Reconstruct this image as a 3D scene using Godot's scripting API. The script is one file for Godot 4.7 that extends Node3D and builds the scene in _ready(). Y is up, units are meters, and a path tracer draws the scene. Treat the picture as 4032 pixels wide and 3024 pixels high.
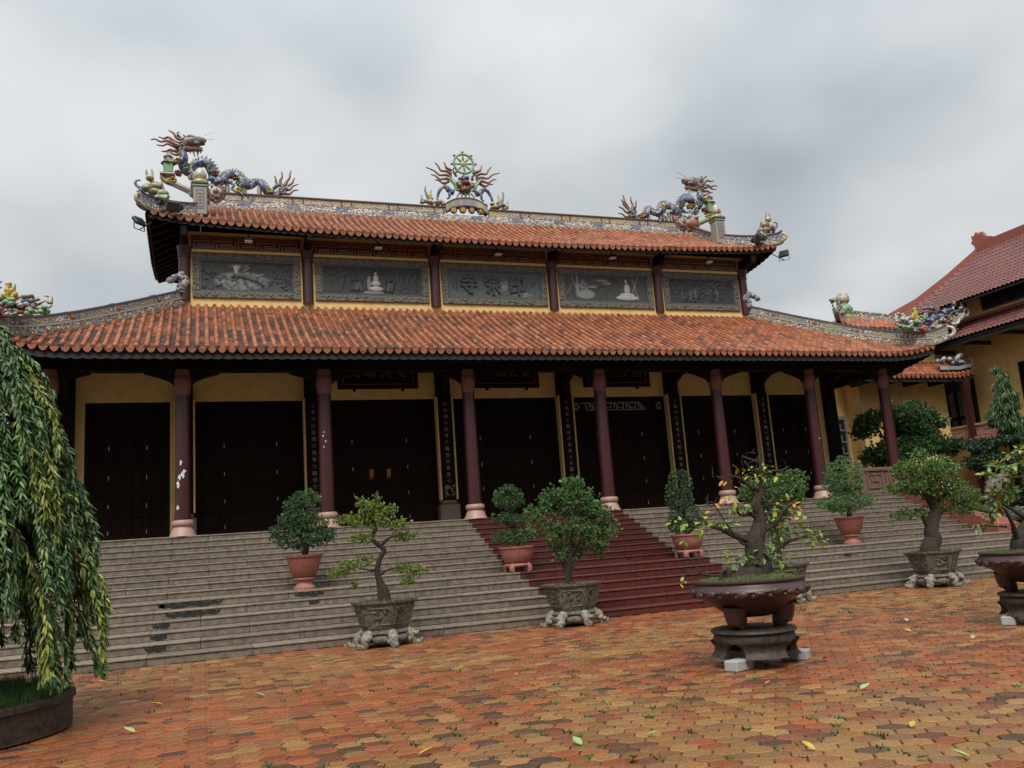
extends Node3D
# ---------------------------------------------------------------- mesh collector
class MB:
	var v := PackedVector3Array()
	var n := PackedVector3Array()
	var c := PackedColorArray()
	var ix := PackedInt32Array()
	var col := Color(1, 1, 1)
	func tri(a: Vector3, b: Vector3, d: Vector3) -> void:
		var nn := (b - a).cross(d - a)
		if nn.length_squared() < 1e-16:
			return
		nn = nn.normalized()
		var k := v.size()
		v.append(a); v.append(d); v.append(b)
		n.append(nn); n.append(nn); n.append(nn)
		c.append(col); c.append(col); c.append(col)
		ix.append(k); ix.append(k + 1); ix.append(k + 2)
	func quad(a: Vector3, b: Vector3, d: Vector3, e: Vector3) -> void:
		var nn := (d - a).cross(e - b)
		if nn.length_squared() < 1e-16:
			return
		nn = nn.normalized()
		var k := v.size()
		v.append(a); v.append(b); v.append(d); v.append(e)
		for i in 4:
			n.append(nn); c.append(col)
		ix.append_array(PackedInt32Array([k, k + 2, k + 1, k, k + 3, k + 2]))
	# box with chamfered edges (ch = 0: plain)
	func box(at: Vector3, s: Vector3, ch := 0.0, b := Basis()) -> void:
		var h := s * 0.5
		if ch <= 0.0:
			for ax in 3:
				for sg in [-1.0, 1.0]:
					var u := Vector3(); var w := Vector3(); var o := Vector3()
					o[ax] = h[ax] * sg
					u[(ax + 1) % 3] = h[(ax + 1) % 3] * sg
					w[(ax + 2) % 3] = h[(ax + 2) % 3]
					quad(at + b * (o - u - w), at + b * (o + u - w), at + b * (o + u + w), at + b * (o - u + w))
			return
		var e := minf(ch, minf(h.x, minf(h.y, h.z)) * 0.9)
		for ax in 3:
			var a1 := (ax + 1) % 3; var a2 := (ax + 2) % 3
			for sg in [-1.0, 1.0]:
				var u := Vector3(); var w := Vector3(); var o := Vector3()
				o[ax] = h[ax] * sg
				u[a1] = (h[a1] - e) * sg
				w[a2] = h[a2] - e
				quad(at + b * (o - u - w), at + b * (o + u - w), at + b * (o + u + w), at + b * (o - u + w))
			# edges along ax
			for s1 in [-1.0, 1.0]:
				for s2 in [-1.0, 1.0]:
					var p := Vector3(); var q := Vector3(); var l := Vector3()
					l[ax] = h[ax] - e
					p[a1] = h[a1] * s1; p[a2] = (h[a2] - e) * s2
					q[a1] = (h[a1] - e) * s1; q[a2] = h[a2] * s2
					_oq(at, b, p - l, p + l, q + l, q - l)
		for sx in [-1.0, 1.0]:
			for sy in [-1.0, 1.0]:
				for sz in [-1.0, 1.0]:
					var p1 := Vector3(h.x * sx, (h.y - e) * sy, (h.z - e) * sz)
					var p2 := Vector3((h.x - e) * sx, h.y * sy, (h.z - e) * sz)
					var p3 := Vector3((h.x - e) * sx, (h.y - e) * sy, h.z * sz)
					var nn := (p2 - p1).cross(p3 - p1)
					if nn.dot(p1) > 0:
						tri(at + b * p1, at + b * p2, at + b * p3)
					else:
						tri(at + b * p1, at + b * p3, at + b * p2)
	func _oq(at: Vector3, b: Basis, p: Vector3, q: Vector3, r: Vector3, s: Vector3) -> void:
		if (r - p).cross(s - q).dot(p + q + r + s) >= 0:
			quad(at + b * p, at + b * q, at + b * r, at + b * s)
		else:
			quad(at + b * s, at + b * r, at + b * q, at + b * p)
	# smooth sheet of rows of points; normals from neighbours; flip turns it over
	func grid(rows: Array, closed := false, flip := false, cols = null) -> void:
		var nr := rows.size()
		var nc: int = rows[0].size()
		var k := v.size()
		for i in nr:
			var r: PackedVector3Array = rows[i]
			var r0: PackedVector3Array = rows[maxi(i - 1, 0)]
			var r1: PackedVector3Array = rows[mini(i + 1, nr - 1)]
			for j in nc:
				var ja := j - 1; var jb := j + 1
				if closed:
					ja = (j - 1 + nc) % nc; jb = (j + 1) % nc
				else:
					ja = maxi(ja, 0); jb = mini(jb, nc - 1)
				var nn := (r[jb] - r[ja]).cross(r1[j] - r0[j])
				if nn.length_squared() < 1e-18:
					nn = (r[jb] - r[ja]).cross(rows[nr / 2][j] - r[j]) if i == 0 else (r[jb] - r[ja]).cross(r[j] - rows[nr / 2][j])
				nn = nn.normalized()
				if flip: nn = -nn
				v.append(r[j]); n.append(nn)
				c.append(col if cols == null else cols[i][j])
		var lim := nc if closed else nc - 1
		for i in nr - 1:
			for j in lim:
				var a := k + i * nc + j
				var b2 := k + i * nc + (j + 1) % nc
				var d := a + nc
				var e := b2 + nc
				if flip:
					ix.append_array(PackedInt32Array([a, b2, e, a, e, d]))
				else:
					ix.append_array(PackedInt32Array([a, e, b2, a, d, e]))
	# surface of revolution about y; profile from the bottom up as (radius, height); sq squares the section
	func lathe(prof: Array, seg := 20, at := Vector3(), sx := 1.0, sz := 1.0, sides := 0) -> void:
		var m := prof.size()
		for i in m - 1:
			var p: Vector2 = prof[i]; var q: Vector2 = prof[i + 1]
			var d := (q - p)
			if d.length_squared() < 1e-12: continue
			d = d.normalized()
			var n0 := Vector2(d.y, -d.x); var n1 := n0
			if i > 0:
				var dp: Vector2 = (p - prof[i - 1]).normalized()
				if dp.dot(d) > 0.75: n0 = Vector2(d.y + dp.y, -d.x - dp.x).normalized()
			if i < m - 2:
				var dn: Vector2 = (prof[i + 2] - q).normalized()
				if dn.dot(d) > 0.75: n1 = Vector2(d.y + dn.y, -d.x - dn.x).normalized()
			var k := v.size()
			if sides > 0:
				for j in sides:
					var a0 := TAU * (j + 0.5) / sides; var a1 := TAU * (j + 1.5) / sides
					quad(at + Vector3(cos(a0) * p.x * sx, p.y, sin(a0) * p.x * sz), at + Vector3(cos(a0) * q.x * sx, q.y, sin(a0) * q.x * sz), at + Vector3(cos(a1) * q.x * sx, q.y, sin(a1) * q.x * sz), at + Vector3(cos(a1) * p.x * sx, p.y, sin(a1) * p.x * sz))
				continue
			for j in seg + 1:
				var a := TAU * j / seg
				var cs := cos(a); var sn := sin(a)
				v.append(at + Vector3(cs * p.x * sx, p.y, sn * p.x * sz)); n.append(Vector3(cs * n0.x / sx, n0.y, sn * n0.x / sz).normalized())
				v.append(at + Vector3(cs * q.x * sx, q.y, sn * q.x * sz)); n.append(Vector3(cs * n1.x / sx, n1.y, sn * n1.x / sz).normalized())
				c.append(col); c.append(col)
			for j in seg:
				var a := k + j * 2
				ix.append_array(PackedInt32Array([a, a + 3, a + 1, a, a + 2, a + 3]))
	func tube(pts: PackedVector3Array, rad: PackedFloat32Array, seg := 8, capped := true, flat := 1.0) -> void:
		var m := pts.size()
		var rows := []
		var up := Vector3(0.13, 0.2, 0.97).normalized()
		var t0 := (pts[1] - pts[0]).normalized()
		var x := t0.cross(up).normalized()
		for i in m:
			var t := (pts[mini(i + 1, m - 1)] - pts[maxi(i - 1, 0)]).normalized()
			x = (x - t * x.dot(t)).normalized()
			var y := t.cross(x)
			var row := PackedVector3Array()
			for j in seg:
				var a := TAU * j / seg
				row.append(pts[i] + (x * cos(a) + y * sin(a) * flat) * rad[i])
			rows.append(row)
		if capped:
			var r0 := PackedVector3Array(); var r1 := PackedVector3Array()
			for j in seg:
				r0.append(pts[0]); r1.append(pts[m - 1])
			rows.push_front(r0); rows.push_back(r1)
		grid(rows, true, false)
	func ball(at: Vector3, r: Vector3, seg := 10, rg := 6, b := Basis()) -> void:
		var rows := []
		for i in rg + 1:
			var t := PI * i / rg
			var row := PackedVector3Array()
			for j in seg:
				var a := TAU * j / seg
				row.append(at + b * Vector3(cos(a) * sin(t) * r.x, cos(t) * r.y, sin(a) * sin(t) * r.z))
			rows.append(row)
		grid(rows, true, false)
	# prism: outline in the xy plane (anticlockwise), from z0 to z1
	func prism(o: PackedVector2Array, z0: float, z1: float, xf := Transform3D()) -> void:
		var t := Geometry2D.triangulate_polygon(o)
		for i in range(0, t.size(), 3):
			var a := o[t[i]]; var b := o[t[i + 1]]; var d := o[t[i + 2]]
			if (b - a).cross(d - a) < 0:
				var s := b; b = d; d = s
			tri(xf * Vector3(a.x, a.y, z1), xf * Vector3(b.x, b.y, z1), xf * Vector3(d.x, d.y, z1))
			tri(xf * Vector3(a.x, a.y, z0), xf * Vector3(d.x, d.y, z0), xf * Vector3(b.x, b.y, z0))
		for i in o.size():
			var a := o[i]; var b := o[(i + 1) % o.size()]
			quad(xf * Vector3(a.x, a.y, z0), xf * Vector3(b.x, b.y, z0), xf * Vector3(b.x, b.y, z1), xf * Vector3(a.x, a.y, z1))
	# upright rectangular band swept along a path
	func band(path: PackedVector3Array, w: float, y0: float, y1: float) -> void:
		var m := path.size()
		var L := []
		for i in m:
			var t := path[mini(i + 1, m - 1)] - path[maxi(i - 1, 0)]
			t.y = 0
			var s := Vector3(-t.z, 0, t.x).normalized() * w * 0.5
			L.append([path[i] - s + Vector3(0, y0, 0), path[i] + s + Vector3(0, y0, 0), path[i] + s + Vector3(0, y1, 0), path[i] - s + Vector3(0, y1, 0)])
		for i in m - 1:
			for j in 4:
				quad(L[i][j], L[i + 1][j], L[i + 1][(j + 1) % 4], L[i][(j + 1) % 4])
		quad(L[0][0], L[0][1], L[0][2], L[0][3])
		quad(L[m - 1][3], L[m - 1][2], L[m - 1][1], L[m - 1][0])
	func add(o: MB, xf: Transform3D) -> void:
		var k := v.size()
		for i in o.v.size():
			v.append(xf * o.v[i]); n.append((xf.basis * o.n[i]).normalized())
		c.append_array(o.c)
		for i in o.ix: ix.append(k + i)
	func mesh() -> ArrayMesh:
		var a := []
		a.resize(Mesh.ARRAY_MAX)
		a[Mesh.ARRAY_VERTEX] = v; a[Mesh.ARRAY_NORMAL] = n; a[Mesh.ARRAY_COLOR] = c; a[Mesh.ARRAY_INDEX] = ix
		var m := ArrayMesh.new()
		m.add_surface_from_arrays(Mesh.PRIMITIVE_TRIANGLES, a)
		return m

# ---------------------------------------------------------------- scene helpers
var M := {}
var taken := {}
var rng := RandomNumberGenerator.new()
func rf(a: float, b: float) -> float: return rng.randf_range(a, b)
func V(x: float, y: float, z: float) -> Vector3: return Vector3(x, y, z)
func numbered(called: String) -> String:
	var k: int = taken.get(called, 0)
	taken[called] = k + 1
	return called if k == 0 else "%s_%03d" % [called, k]
func inst(m: Mesh, called: String, mat: Material, parent: Node3D, xf := Transform3D()) -> MeshInstance3D:
	var o := MeshInstance3D.new()
	o.mesh = m
	o.material_override = mat
	o.transform = xf
	o.name = numbered(called) if parent == self else called
	parent.add_child(o, true)
	return o
func part(mb: MB, called: String, mat: Material, parent: Node3D, xf := Transform3D()) -> MeshInstance3D:
	return inst(mb.mesh(), called, mat, parent, xf)
func group_node(called: String, parent: Node3D, at := Vector3()) -> Node3D:
	var o := Node3D.new()
	o.name = called
	o.position = at
	parent.add_child(o, true)
	return o
func tag(o: Node, label: String, category: String, group := "") -> void:
	o.set_meta("label", label); o.set_meta("category", category)
	if group != "": o.set_meta("group", group)
func thing(called: String, label: String, category: String, at := Vector3(), turn := 0.0, group := "") -> Node3D:
	var o := Node3D.new()
	o.name = numbered(called)
	add_child(o)
	o.position = at; o.rotation.y = turn
	tag(o, label, category, group)
	return o
func structure(mb: MB, called: String, mat: Material) -> MeshInstance3D:
	var o := part(mb, called, mat, self)
	o.set_meta("kind", "structure")
	return o
func copies(m: Mesh, xfs: Array, cols: Array, called: String, mat: Material, parent: Node3D, stuff := true) -> MultiMeshInstance3D:
	var mm := MultiMesh.new()
	mm.transform_format = MultiMesh.TRANSFORM_3D
	mm.use_colors = true
	mm.mesh = m
	mm.instance_count = xfs.size()
	for i in xfs.size():
		mm.set_instance_transform(i, xfs[i])
		mm.set_instance_color(i, cols[i % cols.size()])
	var o := MultiMeshInstance3D.new()
	o.multimesh = mm
	o.material_override = mat
	o.name = numbered(called) if parent == self else called
	parent.add_child(o, true)
	if stuff: o.set_meta("kind", "stuff")
	return o
func aim(at: Vector3, zdir: Vector3, updir: Vector3, s := Vector3.ONE) -> Transform3D:
	var z := zdir.normalized()
	var x := updir.cross(z).normalized()
	var y := z.cross(x)
	return Transform3D(Basis(x * s.x, y * s.y, z * s.z), at)
func spline(p: PackedVector3Array, per := 4) -> PackedVector3Array:
	var o := PackedVector3Array()
	var m := p.size()
	for i in m - 1:
		var a := p[maxi(i - 1, 0)]; var b := p[i]; var d := p[i + 1]; var e := p[mini(i + 2, m - 1)]
		for k in per:
			var t := float(k) / per
			o.append(0.5 * ((2.0 * b) + (d - a) * t + (2.0 * a - 5.0 * b + 4.0 * d - e) * t * t + (3.0 * b - a - 3.0 * d + e) * t * t * t))
	o.append(p[m - 1])
	return o
func lerp_list(a: Array, t: float) -> float:
	var x := t * (a.size() - 1)
	var i := mini(int(x), a.size() - 2)
	return lerpf(a[i], a[i + 1], x - i)
func pick(pal: Array) -> Color:
	return pal[rng.randi() % pal.size()]
func vary(c: Color, a: float) -> Color:
	var k := 1.0 + rf(-a, a)
	return Color(c.r * k, c.g * k * (1.0 + rf(-a, a) * 0.3), c.b * k)
# ---------------------------------------------------------------- materials
func lin(r: float, g: float, b: float) -> Color: return Color(r, g, b).linear_to_srgb()
func noise_bytes(sd: int, freq: float, size: int, oct := 4, kind := FastNoiseLite.TYPE_SIMPLEX_SMOOTH) -> PackedByteArray:
	var f := FastNoiseLite.new()
	f.seed = sd; f.frequency = freq; f.noise_type = kind; f.fractal_octaves = oct
	return f.get_seamless_image(size, size).get_data()
func ramp_tex(data: PackedByteArray, size: int, ramp: Array, speck := 0.0, sd := 1) -> ImageTexture:
	var lut := []
	for i in 256:
		var t := i / 255.0
		var j := 0
		while j < ramp.size() - 2 and t > ramp[j + 1][0]: j += 1
		var a: Color = ramp[j][1]; var b: Color = ramp[j + 1][1]
		lut.append(a.lerp(b, clampf((t - ramp[j][0]) / maxf(ramp[j + 1][0] - ramp[j][0], 1e-4), 0, 1)))
	var r2 := RandomNumberGenerator.new()
	r2.seed = sd
	var out := PackedByteArray()
	out.resize(size * size * 3)
	for i in size * size:
		var q: Color = lut[data[i]]
		var k := 255.0 * (1.0 + (r2.randf() - 0.5) * speck)
		out[i * 3] = int(clampf(q.r * k, 0, 255)); out[i * 3 + 1] = int(clampf(q.g * k, 0, 255)); out[i * 3 + 2] = int(clampf(q.b * k, 0, 255))
	var im := Image.create_from_data(size, size, false, Image.FORMAT_RGB8, out)
	im.generate_mipmaps()
	return ImageTexture.create_from_image(im)
func bump_tex(data: PackedByteArray, size: int, k: float) -> ImageTexture:
	var im := Image.create_from_data(size, size, false, Image.FORMAT_L8, data)
	im.convert(Image.FORMAT_RGB8)
	im.bump_map_to_normal_map(k)
	return ImageTexture.create_from_image(im)
func mat(col: Color, rough: float, tex: Texture2D = null, scale := 1.0, nrm: Texture2D = null, nk := 1.0, vc := false, spec := 0.5) -> StandardMaterial3D:
	var m := StandardMaterial3D.new()
	m.albedo_color = col
	m.roughness = rough
	m.metallic_specular = spec
	m.vertex_color_use_as_albedo = vc
	if tex: m.albedo_texture = tex
	if nrm:
		m.normal_enabled = true; m.normal_texture = nrm; m.normal_scale = nk
	if tex or nrm:
		m.uv1_triplanar = true; m.uv1_world_triplanar = true
		m.uv1_scale = Vector3.ONE * scale
	return m
func g(a: float) -> Color: return Color(a, a, a)
func make_materials() -> void:
	var S := 512
	var cloud := noise_bytes(11, 0.012, S, 5)
	var fine := noise_bytes(12, 0.06, S, 4)
	var grain := noise_bytes(13, 0.2, S, 2)
	var soft := ramp_tex(cloud, S, [[0.0, g(0.72)], [0.5, g(0.9)], [1.0, g(1.0)]], 0.06)
	var mott := ramp_tex(fine, S, [[0.0, g(0.6)], [0.45, g(0.86)], [1.0, g(1.0)]], 0.1)
	var stain := ramp_tex(cloud, S, [[0.0, Color(0.42, 0.4, 0.36)], [0.36, Color(0.66, 0.64, 0.6)], [0.55, Color(0.93, 0.92, 0.9)], [1.0, g(1.0)]], 0.12)
	var speckle := ramp_tex(grain, S, [[0.0, Color(0.62, 0.58, 0.55)], [0.4, Color(0.86, 0.83, 0.8)], [0.7, g(0.98)], [1.0, g(1.0)]], 0.25)
	var gd := PackedByteArray()
	gd.resize(S * S)
	for i in S * S: gd[i] = int(clampf(grain[i] * 0.45 + cloud[i] * 0.35 + fine[i] * 0.3 - 8.0, 0, 255))
	var granite := ramp_tex(gd, S, [[0.0, Color(0.5, 0.46, 0.42)], [0.38, Color(0.72, 0.69, 0.66)], [0.5, Color(0.86, 0.85, 0.83)], [0.66, g(1.0)], [1.0, g(1.0)]], 0.3)
	var lichen := ramp_tex(fine, S, [[0.0, Color(0.3, 0.27, 0.25)], [0.3, Color(0.5, 0.42, 0.4)], [0.42, Color(0.88, 0.85, 0.84)], [1.0, g(1.0)]], 0.14)
	var plain := ramp_tex(cloud, S, [[0.0, g(0.9)], [0.5, g(0.97)], [1.0, g(1.0)]], 0.05)
	var nfine := bump_tex(fine, S, 2.0)
	var ngrain := bump_tex(grain, S, 2.2)
	M.tile = mat(g(1.0), 0.62, lichen, 1.3, nfine, 0.35, true)
	M.pan = mat(g(1.0), 0.7, lichen, 0.9, nfine, 0.35, true)
	M.brick = mat(g(1.0), 0.5, mott, 1.9, ngrain, 0.45, true, 0.4)
	# rain-wet: glossy films with drier islands
	M.brick.roughness_texture = ramp_tex(noise_bytes(77, 0.02, S, 4), S, [[0.0, g(0.28)], [0.42, g(0.42)], [0.6, g(0.8)], [1.0, g(1.0)]], 0.1)
	M.joint = mat(lin(0.045, 0.033, 0.022), 0.8, mott, 1.0)
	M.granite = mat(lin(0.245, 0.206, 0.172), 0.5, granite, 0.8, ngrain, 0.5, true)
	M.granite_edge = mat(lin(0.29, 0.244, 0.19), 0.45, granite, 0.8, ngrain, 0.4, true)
	M.red_granite = mat(lin(0.125, 0.028, 0.021), 0.4, granite, 0.8, ngrain, 0.4, true)
	M.yellow = mat(lin(0.85, 0.59, 0.235), 0.8, plain, 0.35)
	M.plaster_trim = mat(lin(0.8, 0.56, 0.23), 0.75, plain, 0.5)
	M.fret_tan = mat(lin(0.34, 0.21, 0.1), 0.75)
	M.wood = mat(lin(0.016, 0.011, 0.009), 0.6, soft, 0.8, null, 1.0, false, 0.25)
	M.door = mat(lin(0.022, 0.01, 0.007), 0.6, mott, 0.7, null, 1.0, false, 0.2)
	M.fascia = mat(lin(0.022, 0.023, 0.024), 0.65, soft, 0.8)
	M.maroon = mat(lin(0.072, 0.018, 0.02), 0.38, mott, 0.8)
	M.pink = mat(lin(0.5, 0.33, 0.28), 0.5, speckle, 1.4)
	M.capital = mat(lin(0.24, 0.088, 0.068), 0.55, soft, 1.0)
	M.dark_pink = mat(lin(0.2, 0.14, 0.12), 0.5, speckle, 1.4)
	M.slate = mat(g(1.0), 0.6, mott, 1.6, nfine, 0.6, true)
	M.slate_frame = mat(lin(0.2, 0.19, 0.165), 0.7, stain, 1.8, nfine, 1.2)
	M.slate_edge = mat(lin(0.11, 0.13, 0.13), 0.6, soft, 1.0)
	M.glaze = mat(g(1.0), 0.34, mott, 4.0, nfine, 0.7, true)
	M.chips = mat(g(1.0), 0.28, null, 1.0, null, 1.0, true)
	M.ridge = mat(g(1.0), 0.6, mott, 1.6, nfine, 0.6, true)
	M.gold = mat(lin(0.5, 0.33, 0.06), 0.5)
	M.old_gilt = mat(lin(0.13, 0.085, 0.025), 0.6)
	M.old_pearl = mat(lin(0.2, 0.19, 0.16), 0.5)
	M.terracotta = mat(lin(0.43, 0.165, 0.13), 0.6, soft, 1.6)
	M.terracotta_dark = mat(lin(0.31, 0.1, 0.075), 0.6, soft, 1.6)
	M.stone_pot = mat(lin(0.165, 0.157, 0.135), 0.8, stain, 1.7, nfine, 0.9)
	M.stone_foot = mat(lin(0.34, 0.325, 0.275), 0.8, stain, 2.3, nfine, 0.9)
	M.bowl = mat(lin(0.075, 0.04, 0.035), 0.42, mott, 2.0, nfine, 0.5)
	M.stand = mat(lin(0.06, 0.045, 0.034), 0.6, stain, 2.0, nfine, 0.7)
	M.concrete = mat(lin(0.52, 0.53, 0.53), 0.75, mott, 3.0)
	M.moss = mat(g(1.0), 0.9, mott, 4.0, nfine, 1.0, true)
	M.soil = mat(lin(0.035, 0.026, 0.018), 0.95, mott, 3.0)
	M.bark = mat(lin(0.055, 0.043, 0.033), 0.9, stain, 3.5, nfine, 1.6)
	M.bark_dark = mat(lin(0.045, 0.036, 0.028), 0.9, stain, 3.5, nfine, 1.6)
	M.leaf = mat(g(1.0), 0.42, null, 1.0, null, 1.0, true)
	M.leaf.backlight_enabled = true
	M.leaf.backlight = lin(0.10, 0.15, 0.03)
	M.metal = mat(lin(0.03, 0.03, 0.032), 0.4)
	M.steel = mat(lin(0.5, 0.5, 0.5), 0.35)
	M.steel.metallic = 0.8
	M.lamp_glass = mat(lin(0.6, 0.64, 0.66), 0.15)
	M.glass_dark = mat(lin(0.03, 0.035, 0.038), 0.08)
	M.maroon_tile = mat(g(1.0), 0.6, mott, 1.2, nfine, 0.3, true)
	M.ground = mat(lin(0.12, 0.08, 0.05), 0.8, stain, 0.2)
	M.grey_paint = mat(lin(0.42, 0.44, 0.44), 0.6, soft, 1.0)
	M.pinkstone_rail = mat(lin(0.42, 0.26, 0.22), 0.6, speckle, 1.4)
	M.rail = mat(lin(0.19, 0.12, 0.1), 0.6, speckle, 1.4)
	M.stainmark = mat(lin(0.022, 0.026, 0.024), 0.5, mott, 3.0)
	M.lamp_glow = mat(lin(0.2, 0.07, 0.015), 0.5)  # emissive amber in place of the lamps inside the hall
	M.lamp_glow.emission_enabled = true
	M.lamp_glow.emission = lin(0.9, 0.28, 0.05)
	M.lamp_glow.emission_energy_multiplier = 0.1
const DRAGON := {
	"body": [[-9.754, 14.898, -9.692, 14.678, -9.74, 14.481, -9.642, 14.297, -9.473, 14.279, -9.302, 14.453, -9.045, 14.556, -8.831, 14.363, -8.776, 14.109, -8.648, 13.941, -8.475, 14.003, -8.357, 14.19, -8.181, 14.285, -7.993, 14.202, -7.878, 14.016, -7.748, 13.846, -7.6, 13.906, -7.466, 14.031, -7.332, 14.024, -7.217, 13.836, -7.116, 13.68, -6.923, 13.645, -6.713, 13.66, -6.575, 13.768, -6.586, 13.932, -6.736, 13.987, -6.858, 13.879]],
	"mane": [[-9.866, 15.05, -10.035, 15.195, -10.231, 15.258, -10.398, 15.21, -10.565, 15.291, -10.703, 15.268], [-9.866, 15.179, -10.035, 15.325, -10.175, 15.424, -10.315, 15.379, -10.468, 15.429], [-9.781, 15.316, -9.922, 15.368, -9.992, 15.49, -10.063, 15.548, -10.161, 15.604], [-9.838, 15.02, -10.007, 15.085, -10.203, 15.148, -10.342, 15.055, -10.523, 15.061], [-9.824, 14.973, -10.007, 14.956, -10.119, 14.995, -10.258, 14.934, -10.384, 14.945], [-9.796, 14.895, -9.895, 14.789, -10.035, 14.809, -10.119, 14.882, -10.23, 14.863]],
	"tail": [[-6.705, 14.006, -6.779, 14.099, -6.791, 14.23, -6.834, 14.326], [-6.6, 13.981, -6.642, 14.143, -6.579, 14.28, -6.59, 14.462], [-6.51, 13.954, -6.431, 14.126, -6.337, 14.266, -6.318, 14.4, -6.279, 14.537], [-6.497, 13.889, -6.373, 13.998, -6.249, 14.106, -6.201, 14.226, -6.153, 14.313], [-6.499, 13.807, -6.347, 13.834, -6.222, 13.976, -6.052, 14.055], [-6.531, 13.689, -6.351, 13.669, -6.226, 13.793, -6.058, 13.822]],
	"skull": [[-9.781, 15.154, -9.611, 15.251, -9.441, 15.299, -9.255, 15.326, -9.04, 15.327]],
	"jaw": [[-9.753, 15.027, -9.527, 15.048, -9.328, 15.05, -9.113, 15.053]],
	"horn": [[-9.611, 15.316, -9.753, 15.351, -9.866, 15.438, -9.894, 15.532, -9.823, 15.555], [-9.583, 15.367, -9.682, 15.439, -9.724, 15.468]],
	"beard": [[-9.499, 14.986, -9.499, 14.872], [-9.414, 14.993, -9.358, 14.772], [-9.271, 15.006, -9.266, 14.805], [-9.185, 15.014, -9.186, 14.916]],
	"whisker": [[-9.212, 15.402, -9.01, 15.569, -8.749, 15.659], [-9.097, 15.397, -8.924, 15.462, -8.765, 15.484]],
	"leg": [[-9.501, 14.244, -9.332, 14.065, -9.192, 13.884, -9.022, 13.752, -8.893, 13.81], [-8.359, 13.979, -8.157, 13.865, -8.217, 13.682, -8.044, 13.63], [-8.82, 14.041, -8.992, 13.963, -9.191, 14.028], [-7.894, 13.884, -7.955, 13.717, -7.869, 13.626]],
	"leaf_yellow": [[-9.416, 14.444, -9.895, 14.565, -8.589, 14.058, -7.935, 14.142, -8.014, 13.665, -6.981, 13.723, -9.218, 14.267, -10.035, 13.883]],
	"leaf_green": [[-8.903, 14.325, -7.981, 13.959, -9.642, 14.361]],
	"cloud_white": [[-7.63, 13.871, -8.478, 13.679, -9.474, 14.022, -9.753, 14.963, -9.64, 15.102, -6.561, 13.72]],
	"cloud_brown": [[-7.749, 13.83, -8.27, 14.181, -8.732, 14.209, -8.096, 14.129, -9.867, 14.151]],
	"maw": [[-9.475, 13.766, -9.249, 13.687, -9.023, 13.48, -8.797, 13.272], [-9.419, 13.611, -9.364, 13.424, -9.195, 13.277, -8.912, 13.2], [-8.621, 13.798, -8.537, 13.547, -8.596, 13.318, -8.798, 13.208]],
	"maw_eye": [[-8.724, 13.501]],
	"lantern": [[-10.174, 14.717, -10.174, 14.079]],
	"arm": [[-10.368, 14.016, -10.257, 13.866, -9.979, 13.761]],
}
const PHOENIX := {
	"body": [[-10.092, 11.992, -10.314, 12.145, -10.437, 12.417, -10.561, 12.605]],
	"horn": [[-10.61, 12.629, -10.647, 12.768, -10.66, 12.894], [-10.512, 12.665, -10.5, 12.808, -10.525, 12.919]],
	"tail": [[-10.73, 12.143, -10.828, 12.304, -10.938, 12.408, -10.926, 12.521, -10.805, 12.544], [-10.191, 12.182, -10.216, 12.349, -10.253, 12.572]],
	"skirt": [[-10.609, 12.32, -10.437, 12.22, -10.24, 12.178, -10.413, 12.391]],
	"curl": [[-10.092, 11.795, -10.435, 11.773, -10.679, 11.812, -10.801, 11.915, -10.79, 12.055, -10.681, 12.091]],
}
const WHEEL := {
	"flame": [[-0.599, 14.742, -0.81, 14.814, -1.047, 14.795, -1.251, 14.955, -1.543, 15.064], [-0.592, 14.853, -0.781, 14.949, -0.995, 14.954, -1.093, 15.123, -1.214, 15.246], [-0.584, 14.987, -0.773, 15.083, -0.811, 15.168, -0.868, 15.297], [-0.623, 14.695, -0.884, 14.653, -1.057, 14.618, -1.221, 14.737, -1.379, 14.769], [-0.716, 14.577, -0.915, 14.474, -1.102, 14.57, -1.241, 14.57]],
	"arm": [[-0.548, 14.148, -0.737, 14.223, -0.837, 14.348, -0.988, 14.315, -1.129, 14.085, -1.188, 13.797], [-0.72, 14.136, -0.753, 13.936, -0.843, 13.864]],
	"leaf": [[-0.734, 14.642, -0.552, 14.435, -0.438, 14.178]],
	"face": [[-0.125, 14.689], [-0.136, 14.511], [-0.154, 14.221], [-0.369, 14.427, 0.087, 14.416], [-0.357, 14.627, 0.124, 14.642]],
	"horn": [[-0.425, 14.755, -0.524, 14.903, -0.538, 15.035, -0.459, 15.086]],
	"beard": [[-0.333, 14.12, -0.426, 14.025, -0.498, 13.888], [-0.268, 14.124, -0.275, 14.013, -0.313, 13.922], [-0.159, 14.132, -0.161, 13.933]],
	"wave": [[-1.721, 13.674, -1.756, 13.823, -1.758, 13.975], [-1.446, 13.714, -1.54, 13.925, -1.613, 14.138, -1.593, 14.314], [-1.377, 13.828, -1.431, 13.998, -1.399, 14.186]],
	"wheel": [[-0.145, 15.246, -0.122, 15.618, -0.138, 15.359]],
	"arch": [[-0.907, 13.488, -0.576, 13.663, -0.184, 13.733, 0.249, 13.695, 0.652, 13.478]],
	"disc": [[-0.645, 13.418, -0.299, 13.44, 0.037, 13.45, 0.374, 13.427]],
	"base": [[-2.334, 13.504, -2.347, 13.224, -1.156, 13.603, 0.687, 13.347]],
}
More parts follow.
